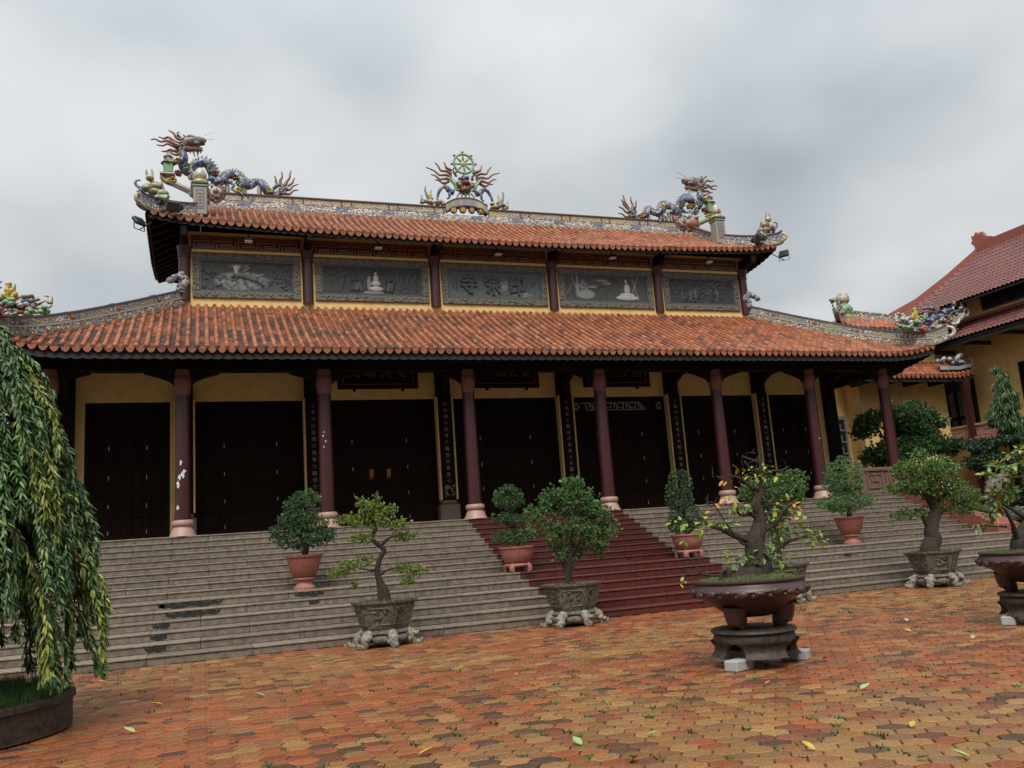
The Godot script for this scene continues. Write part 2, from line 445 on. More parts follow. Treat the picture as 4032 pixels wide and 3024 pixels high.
const HIPDRAGON := {
	"flame": [[-12.893, 7.89, -12.796, 7.855, -12.717, 7.913, -12.626, 7.948], [-12.876, 7.844, -12.81, 7.743, -12.699, 7.792, -12.594, 7.776, -12.498, 7.844], [-12.896, 7.676, -12.823, 7.65, -12.712, 7.69, -12.567, 7.674]],
	"blue": [[-13.21, 7.836, -13.101, 7.913, -12.99, 7.934, -12.916, 7.862, -12.929, 7.722, -13.015, 7.655]],
	"yellow": [[-13.402, 7.96, -13.412, 8.312], [-13.434, 7.968, -13.499, 8.05], [-13.371, 7.97, -13.279, 8.075], [-13.428, 8.033, -13.432, 8.163], [-13.373, 8.044, -13.361, 8.156]],
	"wave": [[-13.321, 8.166, -13.3, 8.242, -13.287, 8.354], [-13.296, 8.121, -13.234, 8.141], [-13.649, 8.36, -13.564, 8.4], [-13.645, 8.231, -13.56, 8.252]],
	"mass": [[-13.508, 7.828, -13.365, 7.776, -13.274, 7.88, -13.463, 7.645, -13.283, 7.658, -13.158, 7.698, -13.039, 7.664, -13.542, 7.919, -13.236, 7.946, -13.118, 7.977, -12.96, 8]],
}
const HIPR := {
	"head": [[14.379, 8.291, 14.106, 8.386, 13.685, 8.342]],
	"jaw": [[14.282, 8.222, 13.997, 8.249, 13.748, 8.244]],
	"coil": [[13.835, 7.846, 14.117, 8.017, 14.429, 8.124, 14.716, 8.096, 14.851, 7.931], [14.526, 8.193, 14.757, 8.3, 15.025, 8.373]],
	"green": [[14.211, 8.287, 14.315, 8.391], [13.737, 7.977, 13.681, 8.109]],
	"white": [[12.54, 7.856, 12.531, 8.02, 12.657, 8.055], [12.794, 7.926, 12.859, 8.059], [14.83, 7.829, 15.134, 7.868, 15.232, 8.039, 15.09, 8.07], [15.018, 8.339, 15.082, 8.443]],
	"mass": [[12.676, 7.727, 12.993, 7.699, 13.311, 7.671, 13.597, 7.676, 13.974, 7.715, 14.278, 7.787, 14.542, 7.858, 14.78, 7.997, 14.486, 7.991, 13.848, 7.912, 13.355, 7.903, 13.105, 7.866]],
	"cone": [[13.368, 7.97, 13.367, 8.285], [13.164, 7.966, 13.155, 8.131], [13.535, 7.99, 13.588, 8.157]],
}
const PLANT_A := {
	"trunk": [[-6.197, 0.811, 0.121, -6.221, 0.951, 0.097, -6.275, 1.112, 0.057, -6.298, 1.272, 0.049, -6.25, 1.467, 0.045, -6.165, 1.621, 0.045, -6.24, 1.706, 0.041, -6.338, 1.792, 0.037, -6.354, 1.893, 0.033, -6.289, 1.99, 0.029, -6.303, 2.131, 0.018], [-6.209, 1.704, 0.029, -6.112, 1.807, 0.023, -5.987, 1.85, 0.017, -5.819, 1.88, 0.01], [-6.278, 1.271, 0.024, -6.479, 1.306, 0.014, -6.677, 1.36, 0.01, -6.917, 1.319, 0.006], [-6.261, 1.19, 0.024, -6.115, 1.278, 0.016, -5.908, 1.302, 0.01, -5.663, 1.224, 0.006], [-6.33, 1.992, 0.018, -6.508, 2.103, 0.012, -6.687, 2.194, 0.008], [-6.295, 2.091, 0.018, -6.158, 2.184, 0.012, -6.008, 2.297, 0.008], [-6.325, 2.112, 0.016, -6.338, 2.275, 0.012, -6.288, 2.515, 0.008]],
	"pads": [[-6.404, 2.177, 0.488, 0.141], [-6.273, 2.372, 0.267, 0.142], [-6.515, 2.466, 0.163, 0.081], [-6.234, 2.574, 0.072, 0.071], [-6.006, 2.338, 0.124, 0.081], [-5.894, 2.067, 0.291, 0.101], [-5.737, 1.854, 0.25, 0.091], [-6.808, 2.181, 0.22, 0.08], [-6.736, 1.404, 0.278, 0.088], [-6.513, 1.466, 0.181, 0.079], [-6.997, 1.287, 0.177, 0.078], [-5.847, 1.298, 0.227, 0.09], [-5.622, 1.221, 0.229, 0.1], [-5.775, 1.073, 0.186, 0.069], [-6.689, 1.058, 0.06, 0.049], [-6.223, 1.128, 0.101, 0.049], [-6.559, 1.846, 0.221, 0.119]],
}
const PLANT_B := {
	"trunk": [[-2.704, 0.797, 0.051, -2.726, 1.086, 0.033, -2.768, 1.409, 0.023, -2.829, 1.8, 0.016, -2.902, 2.064, 0.009], [-2.704, 0.797, 0.047, -2.67, 1.188, 0.031, -2.609, 1.614, 0.021, -2.523, 2.043, 0.014, -2.485, 2.48, 0.01], [-2.692, 0.796, 0.042, -2.585, 1.075, 0.028, -2.458, 1.431, 0.021, -2.256, 1.809, 0.014, -2.038, 2.06, 0.01], [-2.691, 0.807, 0.033, -2.552, 1.18, 0.021, -2.312, 1.464, 0.014, -1.904, 1.678, 0.01], [-2.703, 0.808, 0.033, -2.787, 1.197, 0.019, -2.991, 1.553, 0.012, -3.285, 1.956, 0.007]],
	"pads": [[-2.634, 2.421, 0.381, 0.284], [-2.336, 2.252, 0.457, 0.329], [-2.038, 2.06, 0.364, 0.263], [-2.497, 2.613, 0.264, 0.132], [-2.931, 2.283, 0.282, 0.238], [-1.824, 1.739, 0.244, 0.197], [-1.975, 1.442, 0.194, 0.26], [-3.274, 2.085, 0.208, 0.15], [-3.337, 1.874, 0.184, 0.106], [-2.973, 1.766, 0.21, 0.171], [-2.862, 1.416, 0.21, 0.255], [-2.462, 1.388, 0.19, 0.236], [-2.178, 1.608, 0.264, 0.217], [-2.594, 1.786, 0.332, 0.216]],
}
const PLANT_C := {
	"trunk": [[2.026, 0.753, 0.071, 2.046, 1.137, 0.05, 2.035, 1.555, 0.036, 2.069, 2.035, 0.025]],
	"pads": [[2.063, 2.248, 0.719, 0.302], [2.53, 2.44, 0.366, 0.275], [1.6, 2.27, 0.318, 0.209], [2.603, 2.191, 0.33, 0.243], [2.119, 1.881, 0.395, 0.24], [2.098, 1.491, 0.214, 0.327]],
}
const PLANT_D := {
	"trunk": [[5.987, 0.814, 0.201, 6.125, 1.016, 0.179, 6.102, 1.2, 0.155, 6.208, 1.437, 0.133, 6.328, 1.645, 0.126, 6.247, 1.834, 0.106, 6.106, 2.026, 0.078, 6.127, 2.334, 0.047], [6.075, 1.262, 0.085, 5.994, 1.449, 0.078, 5.946, 1.605, 0.05, 5.77, 1.706, 0.023], [6.287, 1.739, 0.071, 6.64, 1.907, 0.048, 7.039, 2.075, 0.028], [6.12, 1.994, 0.047, 5.735, 2.136, 0.031, 5.367, 2.245, 0.019], [6.31, 1.554, 0.039, 6.75, 1.653, 0.028, 7.177, 1.755, 0.016]],
	"pads": [[6.051, 2.555, 0.668, 0.34], [6.415, 2.384, 0.595, 0.34], [6.235, 2.892, 0.218, 0.172], [5.583, 2.573, 0.348, 0.184], [6.738, 2.591, 0.362, 0.219], [6.825, 2.023, 0.602, 0.278], [7.297, 1.937, 0.448, 0.218], [5.356, 2.184, 0.344, 0.151], [5.752, 2.227, 0.465, 0.183], [6.124, 2.118, 0.431, 0.184], [5.555, 1.596, 0.421, 0.096], [6.433, 1.67, 0.355, 0.107], [7.03, 1.638, 0.443, 0.123], [7.461, 1.741, 0.286, 0.155]],
}
const BONSAI := {
	"trunk": [[-3.029, 0.804, 0.242, -3.01, 0.871, 0.238, -2.928, 1.017, 0.199, -2.858, 1.15, 0.168, -2.87, 1.288, 0.131, -2.871, 1.427, 0.115, -2.805, 1.528, 0.099, -2.76, 1.7, 0.069, -2.787, 1.878, 0.056, -2.707, 1.999, 0.04, -2.659, 2.193, 0.027, -2.66, 2.409, 0.017, -2.653, 2.491, 0.008], [-3.309, 0.828, 0.067, -3.289, 0.978, 0.052, -3.297, 1.105, 0.044, -3.371, 1.086, 0.028, -3.426, 0.972, 0.018], [-3.15, 0.815, 0.12, -3.174, 0.935, 0.08, -3.076, 1.063, 0.061], [-2.942, 1.441, 0.053, -3.137, 1.514, 0.034, -3.249, 1.59, 0.028, -3.383, 1.65, 0.022, -3.452, 1.74, 0.016, -3.627, 1.775, 0.008], [-2.812, 1.703, 0.033, -2.9, 1.743, 0.025, -3.064, 1.753, 0.018, -3.115, 1.834, 0.012, -3.173, 1.863, 0.006], [-2.704, 2.025, 0.027, -2.857, 2.059, 0.023, -2.971, 2.135, 0.019, -3.108, 2.194, 0.014, -3.29, 2.216, 0.008], [-2.65, 2.207, 0.021, -2.512, 2.25, 0.017, -2.404, 2.251, 0.013, -2.311, 2.297, 0.006], [-2.664, 2.202, 0.019, -2.785, 2.27, 0.017, -2.884, 2.39, 0.01], [-2.661, 2.373, 0.013, -2.722, 2.421, 0.011, -2.757, 2.476, 0.006], [-2.743, 1.524, 0.037, -2.605, 1.603, 0.025, -2.474, 1.773, 0.019, -2.332, 1.864, 0.011], [-2.654, 1.265, 0.035, -2.497, 1.333, 0.027, -2.361, 1.385, 0.023, -2.184, 1.418, 0.015, -1.984, 1.441, 0.011, -1.897, 1.364, 0.007], [-2.689, 2.051, 0.019, -2.518, 2.061, 0.015, -2.296, 2.106, 0.009], [-3.28, 1.045, 0.018, -3.557, 1.066, 0.012, -3.669, 1.112, 0.01, -3.788, 1.101, 0.008, -3.929, 1.021, 0.004], [-2.973, 1.365, 0.018, -3.142, 1.479, 0.012, -3.397, 1.858, 0.008, -3.49, 1.914, 0.004], [-3.557, 1.066, 0.008, -3.607, 1.137, 0.006, -3.712, 1.246, 0.004], [-2.733, 1.593, 0.021, -2.63, 1.728, 0.015, -2.551, 1.831, 0.011, -2.675, 1.855, 0.006]],
	"leaves": [[-2.884, 2.319, 0], [-2.909, 2.212, 1], [-2.831, 2.245, 1], [-2.756, 2.251, 1], [-2.402, 2.192, 1], [-2.303, 2.206, 1], [-3.192, 2.074, 2], [-3.315, 1.867, 2], [-3.156, 1.911, 1], [-3.115, 1.834, 3], [-3.624, 1.77, 1], [-3.506, 1.708, 1], [-3.861, 1.712, 3], [-3.833, 1.702, 3], [-3.672, 1.65, 3], [-3.238, 1.598, 1], [-2.215, 1.849, 1], [-2.264, 1.744, 1], [-2.31, 1.872, 1], [-2.358, 1.838, 2], [-2.527, 1.776, 1], [-2.583, 1.761, 1], [-2.183, 1.632, 1], [-2.36, 1.607, 2], [-2.106, 1.502, 3], [-2.065, 1.482, 3], [-2.002, 1.469, 1], [-1.946, 1.474, 1], [-1.888, 1.354, 1], [-2.047, 1.32, 1], [-1.974, 1.369, 3], [-2.454, 1.409, 1], [-2.797, 1.292, 4], [-2.876, 1.315, 4], [-2.815, 1.236, 4], [-2.752, 1.315, 4], [-2.897, 1.239, 4], [-2.618, 1.367, 4], [-2.588, 1.356, 4], [-2.567, 1.215, 3], [-3.133, 1.238, 3], [-3.042, 1.232, 4], [-3.091, 1.252, 3], [-3.265, 1.316, 3], [-3.021, 1.162, 4], [-3.932, 0.993, 1], [-3.81, 1.489, 3], [-3.2, 1.192, 4], [-2.652, 1.134, 4], [-2.707, 1.19, 4], [-2.485, 1.122, 3], [-3.568, 1.609, 3], [-3.441, 1.67, 3], [-3.708, 1.601, 3], [-3.08, 1.788, 3], [-2.483, 1.863, 2], [-2.253, 1.815, 2]],
}
const BONSAI_R := {
	"trunk": [[1.741, 0.768, 0.154, 1.682, 0.963, 0.118, 1.691, 1.115, 0.108, 1.864, 1.297, 0.093, 2.066, 1.48, 0.079, 2.211, 1.868, 0.059], [1.708, 1.076, 0.056, 1.589, 1.237, 0.041, 1.513, 1.357, 0.031, 1.394, 1.518, 0.023, 1.284, 1.601, 0.015], [1.943, 1.409, 0.047, 1.719, 1.577, 0.026, 1.513, 1.705, 0.018, 1.288, 1.735, 0.01], [0.81, 1.74, 0.015, 0.883, 1.851, 0.015, 0.969, 1.963, 0.01], [1.394, 1.518, 0.018, 1.059, 1.613, 0.015, 0.81, 1.74, 0.015], [2.201, 1.828, 0.037, 2.035, 2.034, 0.024, 1.839, 2.102, 0.016, 1.639, 2.149, 0.008], [1.508, 1.338, 0.015, 1.209, 1.375, 0.01, 0.882, 1.376, 0.007]],
	"pads": [[1.106, 2.073, 0.113, 0.058], [0.882, 1.376, 0.123, 0.056], [1.552, 1.761, 0.154, 0.096], [1.513, 1.588, 0.128, 0.076], [1.756, 2.204, 0.288, 0.079], [2.008, 2.375, 0.239, 0.139], [1.768, 2.026, 0.235, 0.078], [1.243, 1.526, 0.151, 0.076], [0.863, 1.996, 0.075, 0.029], [1.885, 1.843, 0.209, 0.117], [1.386, 1.711, 0.127, 0.077]],
}
const BUSH := {
	"trunk": [[14.646, 3.219, 0.115, 14.759, 3.831, 0.085, 14.98, 4.603, 0.054], [14.607, 3.221, 0.077, 14.403, 3.997, 0.046, 13.904, 5.063, 0.023, 14.322, 5.681, 0.012], [14.712, 3.37, 0.069, 15.429, 4.278, 0.047, 16.142, 4.891, 0.024], [13.692, 3.866, 0.03, 14.164, 4.375, 0.023, 14.418, 4.928, 0.012]],
	"pads": [[15.296, 5.035, 0.785, 0.471], [15.986, 5.117, 0.677, 0.38], [15.488, 4.59, 1.022, 0.501], [16.543, 4.883, 0.483, 0.254], [14.785, 5.234, 0.544, 0.282], [13.904, 5.063, 0.61, 0.341], [13.487, 4.639, 0.49, 0.276], [13.352, 4.951, 0.414, 0.277], [14.446, 3.811, 1.264, 0.46], [15.578, 4.023, 1.02, 0.435], [16.581, 4.056, 0.721, 0.346], [16.601, 4.563, 0.402, 0.19], [17.185, 4.038, 0.649, 0.221], [17.472, 3.839, 0.489, 0.158], [14.865, 5.674, 0.156, 0.189], [15.692, 5.663, 0.238, 0.079], [13.762, 3.619, 0.754, 0.334]],
}
const RIGHTGREEN := {
	"column": [[16.833, 6.338, 0.127, 0.13], [16.831, 6.045, 0.232, 0.195], [16.822, 5.721, 0.315, 0.226], [16.827, 5.366, 0.398, 0.257], [16.79, 5.013, 0.481, 0.255], [16.767, 4.726, 0.521, 0.254], [16.863, 4.405, 0.501, 0.285], [16.944, 4.022, 0.459, 0.315], [16.725, 4.535, 0.416, 0.19]],
	"pine": [[16.151, 3.822, 0.818, 0.14], [16.659, 3.871, 0.497, 0.125], [15.616, 3.619, 0.444, 0.124], [15.859, 3.238, 0.77, 0.154], [16.388, 3.033, 0.655, 0.139], [15.376, 3.07, 0.44, 0.122]],
	"dark": [[17.045, 2.633, 0.456, 0.371], [16.985, 2.013, 0.454, 0.49], [16.634, 1.568, 0.49, 0.364], [17.069, 3.102, 0.333, 0.187]],
}
const STONE_DRAGON := {
	"body": [[12.701, 1.477, 0.144, 13.014, 1.459, 0.181, 13.362, 1.477, 0.195, 13.737, 1.382, 0.209, 14.083, 1.362, 0.198, 14.348, 1.423, 0.175], [14.548, 2.421, 0.114, 14.267, 2.414, 0.201, 13.95, 2.351, 0.236, 13.637, 2.289, 0.247, 13.314, 2.172, 0.232, 13.132, 2.012, 0.17], [13.695, 1.872, 0.148, 13.835, 1.714, 0.173, 14.075, 1.777, 0.149]],
	"cheek": [12.208, 1.541, 0.0, 12.494, 1.525, 0.0, 13.104, 1.195, 0.0, 13.763, 1.044, 0.0, 14.24, 0.941, 0.0],
}
# ---------------------------------------------------------------- the scene
func sky_texture() -> ImageTexture:
	# overcast: grey cloud layer, brighter towards the zenith as overcast skies are, with soft darker cloud bellies
	var w := 1024; var h := 512
	var f := FastNoiseLite.new()
	f.seed = 5; f.frequency = 1.0; f.fractal_octaves = 5; f.noise_type = FastNoiseLite.TYPE_SIMPLEX_SMOOTH; f.fractal_gain = 0.5
	var f2 := FastNoiseLite.new()
	f2.seed = 13; f2.frequency = 0.55; f2.fractal_octaves = 3; f2.noise_type = FastNoiseLite.TYPE_SIMPLEX_SMOOTH
	var im := Image.create(w, h, false, Image.FORMAT_RGBF)
	for j in h:
		var el := (0.5 - (j + 0.5) / h) * PI
		for i in w:
			var az := ((i + 0.5) / w - 0.5) * TAU
			var d := Vector3(sin(az) * cos(el), sin(el), -cos(az) * cos(el))
			var k := 0.5
			var up := maxf(d.y, 0.0)
			# clouds lie on a high flat layer
			var q := Vector3(d.x, 0, d.z) * (2.2 / (up + 0.28))
			var n1 := f.get_noise_3d(q.x, 3.1, q.z)
			var n2 := f2.get_noise_3d(q.x, 51.0, q.z)
			var lum := SKY_BASE * (0.9 + 0.15 * up + 1.8 * pow(up, 4.0))
			lum *= 1.0 + 0.19 * n1 + 0.34 * n2
			var warm := clampf(0.5 + n2 * 1.6 + n1 * 0.5, 0.0, 1.0)
			var tint := Vector3(0.88, 0.96, 1.03).lerp(Vector3(0.95, 0.99, 1.015), warm)
			if d.y < 0.0:
				lum *= lerpf(1.0, 0.25, clampf(-d.y * 6.0, 0, 1))
			im.set_pixel(i, j, Color(lum * tint.x, lum * tint.y, lum * tint.z))
	return ImageTexture.create_from_image(im)
const SKY_BASE := 0.335
func _ready() -> void:
	rng.seed = 7
	# camera
	var cam := Camera3D.new()
	cam.name = "camera"
	var yaw := 0.3467; var pit := 0.1778; var rol := -0.0703
	var fwd := V(sin(yaw) * cos(pit), sin(pit), -cos(yaw) * cos(pit))
	var rt := V(cos(yaw), 0, sin(yaw))
	var upv := rt.cross(fwd)
	var R := rt * cos(rol) + upv * sin(rol)
	var U := upv * cos(rol) - rt * sin(rol)
	cam.transform = Transform3D(Basis(R, U, -fwd), V(-9.159, 1.6238, 23.371))
	cam.fov = 47.567
	cam.near = 0.05; cam.far = 3000.0
	add_child(cam)
	cam.current = true
	# sky, exposure
	var env := Environment.new()
	env.background_mode = Environment.BG_SKY
	var sm := PanoramaSkyMaterial.new()
	sm.panorama = sky_texture()
	var sky := Sky.new()
	sky.sky_material = sm
	env.sky = sky
	env.tonemap_mode = Environment.TONE_MAPPER_LINEAR
	env.tonemap_exposure = 1.92
	env.sdfgi_enabled = true; env.ssao_enabled = true; env.ssil_enabled = true
	var we := WorldEnvironment.new()
	we.name = "world_environment"
	we.environment = env
	add_child(we)
	# the sun behind the cloud layer
	var sun := DirectionalLight3D.new()
	sun.name = "sun"
	sun.light_energy = 0.5
	sun.light_angular_distance = 30.0
	sun.light_color = Color(1.0, 0.97, 0.93)
	sun.shadow_enabled = true
	sun.rotation_degrees = Vector3(-51, -24, 0)
	add_child(sun)
	make_materials()
	build_ground()
	build_stairs()
	build_temple()
	build_ornaments()
	build_side_buildings()
	build_plants()
	build_litter()
	build_added_trees()
# ---------------------------------------------------------------- paving and stairs
const H := 2.297
const ZT := 0.294
const T1 := 0.3281
const ZL := 4.505
const T2 := 0.5369
const R1 := 0.138
const R2 := 0.1528
const XC := [-12.683, -9.6485, -6.0905, -2.0547, 2.0547, 6.0905, 9.6485, 12.683]
var CAM := Vector3(-9.159, 1.6238, 23.371)
const PAVE := [Color(0.367, 0.116, 0.042), Color(0.412, 0.129, 0.047), Color(0.325, 0.099, 0.037), Color(0.262, 0.087, 0.037), Color(0.376, 0.185, 0.061), Color(0.412, 0.224, 0.083), Color(0.316, 0.142, 0.054), Color(0.290, 0.107, 0.054), Color(0.185, 0.072, 0.037), Color(0.352, 0.129, 0.054), Color(0.131, 0.072, 0.042), Color(0.298, 0.163, 0.067)]
func build_ground() -> void:
	var b := MB.new()
	b.quad(V(-900, -0.06, 900), V(900, -0.06, 900), V(900, -0.06, -900), V(-900, -0.06, -900))
	structure(b, "ground", M.ground)
	var yard := Node3D.new()
	yard.name = "courtyard_paving"
	add_child(yard)
	yard.set_meta("kind", "structure")
	b = MB.new()
	b.box(V(4, -0.035, 15), V(60, 0.04, 30), 0.0)
	part(b, "joint_bed", M.joint, yard)
	# long hexagonal bricks: points to left and right, joints recessed
	var hw := 0.125; var hh := 0.088; var cut := 0.056
	var variants := []
	for k in PAVE.size():
		for s in 2:
			var m := MB.new()
			m.col = vary(PAVE[k], 0.1)
			var o := [Vector2(-hw, 0), Vector2(-hw + cut, -hh), Vector2(hw - cut, -hh), Vector2(hw, 0), Vector2(hw - cut, hh), Vector2(-hw + cut, hh)]
			for q in 6:
				var p: Vector2 = o[q]; var r: Vector2 = o[(q + 1) % 6]
				var p2 := p * 0.92; var r2 := r * 0.92
				m.quad(V(p.x, -0.03, p.y), V(p.x, -0.006, p.y), V(r.x, -0.006, r.y), V(r.x, -0.03, r.y))
				m.quad(V(p.x, -0.006, p.y), V(p2.x, 0, p2.y), V(r2.x, 0, r2.y), V(r.x, -0.006, r.y))
				m.tri(V(0, 0.0005, 0), V(r2.x, 0, r2.y), V(p2.x, 0, p2.y))
			variants.append(m.mesh())
	var white := MB.new()
	for q in 6:
		var o := [Vector2(-hw, 0), Vector2(-hw + cut, -hh), Vector2(hw - cut, -hh), Vector2(hw, 0), Vector2(hw - cut, hh), Vector2(-hw + cut, hh)]
		var p: Vector2 = o[q]; var r: Vector2 = o[(q + 1) % 6]
		var p2 := p * 0.92; var r2 := r * 0.92
		white.quad(V(p.x, -0.03, p.y), V(p.x, -0.006, p.y), V(r.x, -0.006, r.y), V(r.x, -0.03, r.y))
		white.quad(V(p.x, -0.006, p.y), V(p2.x, 0, p2.y), V(r2.x, 0, r2.y), V(r.x, -0.006, r.y))
		white.tri(V(0, 0.0005, 0), V(r2.x, 0, r2.y), V(p2.x, 0, p2.y))
	var wm := white.mesh()
	var fn := FastNoiseLite.new()
	fn.seed = 21; fn.frequency = 0.16; fn.fractal_octaves = 3
	var px := 2.0 * hw - cut + 0.011
	var pz := 2.0 * hh + 0.012
	var cand := []
	var ca := cos(0.0)
	for i in range(-150, 170):
		for j in range(-2, 118):
			var x := i * px * 1.0
			var z := 7.2 + j * pz + (pz * 0.5 if i % 2 != 0 else 0.0)
			if z < 7.12: continue
			var dx := x - CAM.x; var dz := CAM.z - z
			if dz < -1.5: continue
			# keep what the camera and its neighbourhood can see
			var along := dx * sin(0.3467) + dz * cos(0.3467)
			var side := dx * cos(0.3467) - dz * sin(0.3467)
			if along < 2.5 or absf(side) > along * 0.72 + 2.0: continue
			if x > 17.0: continue
			cand.append([along * along + side * side * 0.3, x, z, along, side])
	cand.sort_custom(func(a, b2): return a[0] < b2[0])
	var xs := []; var cs := []
	var singles := 0
	for q in cand:
		var y := rf(-0.003, 0.003)
		var tint := fn.get_noise_2d(q[1], q[2])
		var idx := rng.randi() % PAVE.size()
		if tint > 0.12 and rng.randf() < 0.6: idx = [4, 5, 11, 6][rng.randi() % 4]
		elif tint < -0.15 and rng.randf() < 0.55: idx = [0, 1, 2, 9][rng.randi() % 4]
		var bas := Basis.from_euler(V(rf(-0.012, 0.012), rf(-0.02, 0.02) + (PI if rng.randf() < 0.5 else 0.0), rf(-0.012, 0.012)))
		var xf := Transform3D(bas, V(q[1], y, q[2]))
		var seen: bool = absf(q[4]) < q[3] * 0.6 + 0.1 and q[3] > 4.3
		if seen and singles < 300:
			singles += 1
			inst(variants[idx * 2 + rng.randi() % 2], "paving_brick", M.brick, yard, xf)
		else:
			xs.append(xf); cs.append(vary(PAVE[idx], 0.16))
	copies(wm, xs, cs, "paving_bricks", M.brick, yard)
	# moss growing in the joints
	var mm := MB.new()
	for k in 5:
		var a := k * 1.3
		mm.tri(V(cos(a) * 0.02, 0, sin(a) * 0.02), V(cos(a) * 0.035 + 0.01, 0, sin(a) * 0.03 + 0.012), V(cos(a) * 0.05, 0.03, sin(a) * 0.05))
	mm.ball(V(0, 0.0, 0), V(0.045, 0.012, 0.03), 6, 4)
	xs = []; cs = []
	for k in 2200:
		var q: Array = cand[rng.randi() % cand.size()]
		var dens := fn.get_noise_2d(q[1] * 0.7 + 50.0, q[2] * 0.7)
		if dens < -0.05 and rng.randf() < 0.85: continue
		var side := 1.0 if rng.randf() < 0.5 else -1.0
		xs.append(Transform3D(Basis.from_euler(V(0, rf(0, TAU), 0)).scaled(Vector3.ONE * rf(0.4, 1.35)), V(q[1] + side * (hw - 0.02) , -0.008, q[2] + rf(-0.02, 0.02))))
		cs.append(Color(rf(0.03, 0.08), rf(0.06, 0.13), rf(0.015, 0.03)))
	var ms := copies(mm.mesh(), xs, cs, "moss", M.moss, self)
	ms.set_meta("label", "tufts of green moss growing between the paving bricks")
	ms.set_meta("category", "moss")
func build_stairs() -> void:
	var st := thing("stone_staircase", "wide granite staircase with a red central strip leading to the temple porch", "stairs", V(0, 0, 0))
	var cache := {}
	var sl := func(kind: String, x0: float, x1: float, y0: float, y1: float, z0: float, z1: float, m: Material, called: String):
		var w := x1 - x0 - 0.006
		var key := "%s%.3f_%.3f_%.3f_%d" % [kind, w, y1 - y0, z1 - z0, rng.randi() % 6]
		if not cache.has(key):
			var b := MB.new()
			b.col = g(rf(0.72, 1.18))
			b.box(V(0, 0, 0), V(w, y1 - y0, z1 - z0), 0.008)
			cache[key] = b.mesh()
		inst(cache[key], called, m, st, Transform3D(Basis(), V((x0 + x1) / 2, (y0 + y1) / 2, (z0 + z1) / 2)))
	# step k = 0 is the porch floor, 1..9 upper flight, 10 the landing, 11..15 the lower flight
	for k in 16:
		var nose: float; var back: float; var top: float; var rise: float
		if k <= 9:
			nose = ZT + T1 * k; top = H - R1 * k; rise = R1
		elif k == 10:
			nose = ZL; top = H - R1 * 10; rise = R2
		else:
			nose = ZL + T2 * (k - 10); top = R2 * (16 - k); rise = R2
		if k == 0: back = -0.6
		elif k == 10: back = ZT + T1 * 9
		elif k < 10: back = ZT + T1 * (k - 1)
		else: back = ZL + T2 * (k - 11)
		var rw := 2.336 if k < 10 else 2.45
		var xe := 12.4 if k < 10 else 14.3
		var n := 6 if k < 10 else 7
		var th := 0.034
		for s in [-1.0, 1.0]:
			var off := 0.0 if k % 2 == 0 else 0.5
			for q in n + 1:
				var a := rw + (xe - rw) * maxf(q - off, 0.0) / n
				var e := rw + (xe - rw) * minf((q + 1 - off) / n, 1.0)
				if e - a < 0.05: continue
				var x0 := minf(a * s, e * s); var x1 := maxf(a * s, e * s)
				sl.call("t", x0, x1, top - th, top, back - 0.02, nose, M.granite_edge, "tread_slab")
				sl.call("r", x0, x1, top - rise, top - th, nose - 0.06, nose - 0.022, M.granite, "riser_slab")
			var c0 := 0.0; var c1 := rw
			sl.call("t", minf(c0, c1 * s), maxf(c0, c1 * s), top - th, top, back - 0.02, nose, M.red_granite, "red_tread_slab")
			sl.call("r", minf(c0, c1 * s), maxf(c0, c1 * s), top - rise, top - th, nose - 0.06, nose - 0.022, M.red_granite, "red_riser_slab")
	# solid body below the slabs
	var b := MB.new()
	var o := PackedVector2Array()
	o.append(Vector2(-1.0, -0.05)); o.append(Vector2(ZL + T2 * 5 - 0.062, -0.05))
	for k in range(15, -1, -1):
		var nose := ZT + T1 * k if k <= 9 else (ZL + T2 * (k - 10))
		var top := H - R1 * k if k <= 10 else R2 * (16 - k)
		var below := (H - R1 * (k + 1) if k <= 9 else R2 * (15 - k))
		o.append(Vector2(nose - 0.062, below - 0.036 if k < 15 else -0.05)); o.append(Vector2(nose - 0.062, top - 0.036))
	o.append(Vector2(-1.0, H - 0.036))
	var clean := PackedVector2Array()
	for p in o:
		if clean.size() == 0 or clean[clean.size() - 1].distance_to(p) > 0.001: clean.append(p)
	b.prism(clean, -12.38, 12.38, Transform3D(Basis(V(0, 0, 1), V(0, 1, 0), V(-1, 0, 0)), V(0, 0, 0)))
	for s in [-1.0, 1.0]:
		var lo := PackedVector2Array([Vector2(3.0, -0.05)])
		for k in range(15, 9, -1):
			var nose := ZL + T2 * (k - 10)
			lo.append(Vector2(nose - 0.062, R2 * (15 - k) - (0.036 if k < 15 else 0.05)))
			lo.append(Vector2(nose - 0.062, R2 * (16 - k) - 0.036))
		lo.append(Vector2(3.0, R2 * 6 - 0.036))
		var z0 := minf(12.385 * s, 14.28 * s); var z1 := maxf(12.385 * s, 14.28 * s)
		b.prism(lo, -z1, -z0, Transform3D(Basis(V(0, 0, 1), V(0, 1, 0), V(-1, 0, 0)), V(0, 0, 0)))
	part(b, "stair_core", M.granite, st)
	# water stains and algae with their own outlines, on the risers and treads
	var marks := [[-9.95, 14, 0.17, 1.0], [-9.92, 13, 0.13, 1.0], [-9.9, 12, 0.15, 0.95], [-9.36, 11, 0.5, 1.0], [-9.4, 10, 0.58, 1.0], [-9.95, 10, 0.06, 0.8], [-7.1, 10, 0.3, 0.95], [-7.08, 11, 0.1, 0.8], [-2.22, 10, 0.13, 1.0], [-2.2, 11, 0.1, 0.9], [-1.5, 9, 0.25, 0.5], [6.1, 11, 0.13, 0.7], [6.3, 15, 0.1, 0.6], [6.9, 15, 0.07, 0.5], [0.9, 9, 0.06, 0.8]]
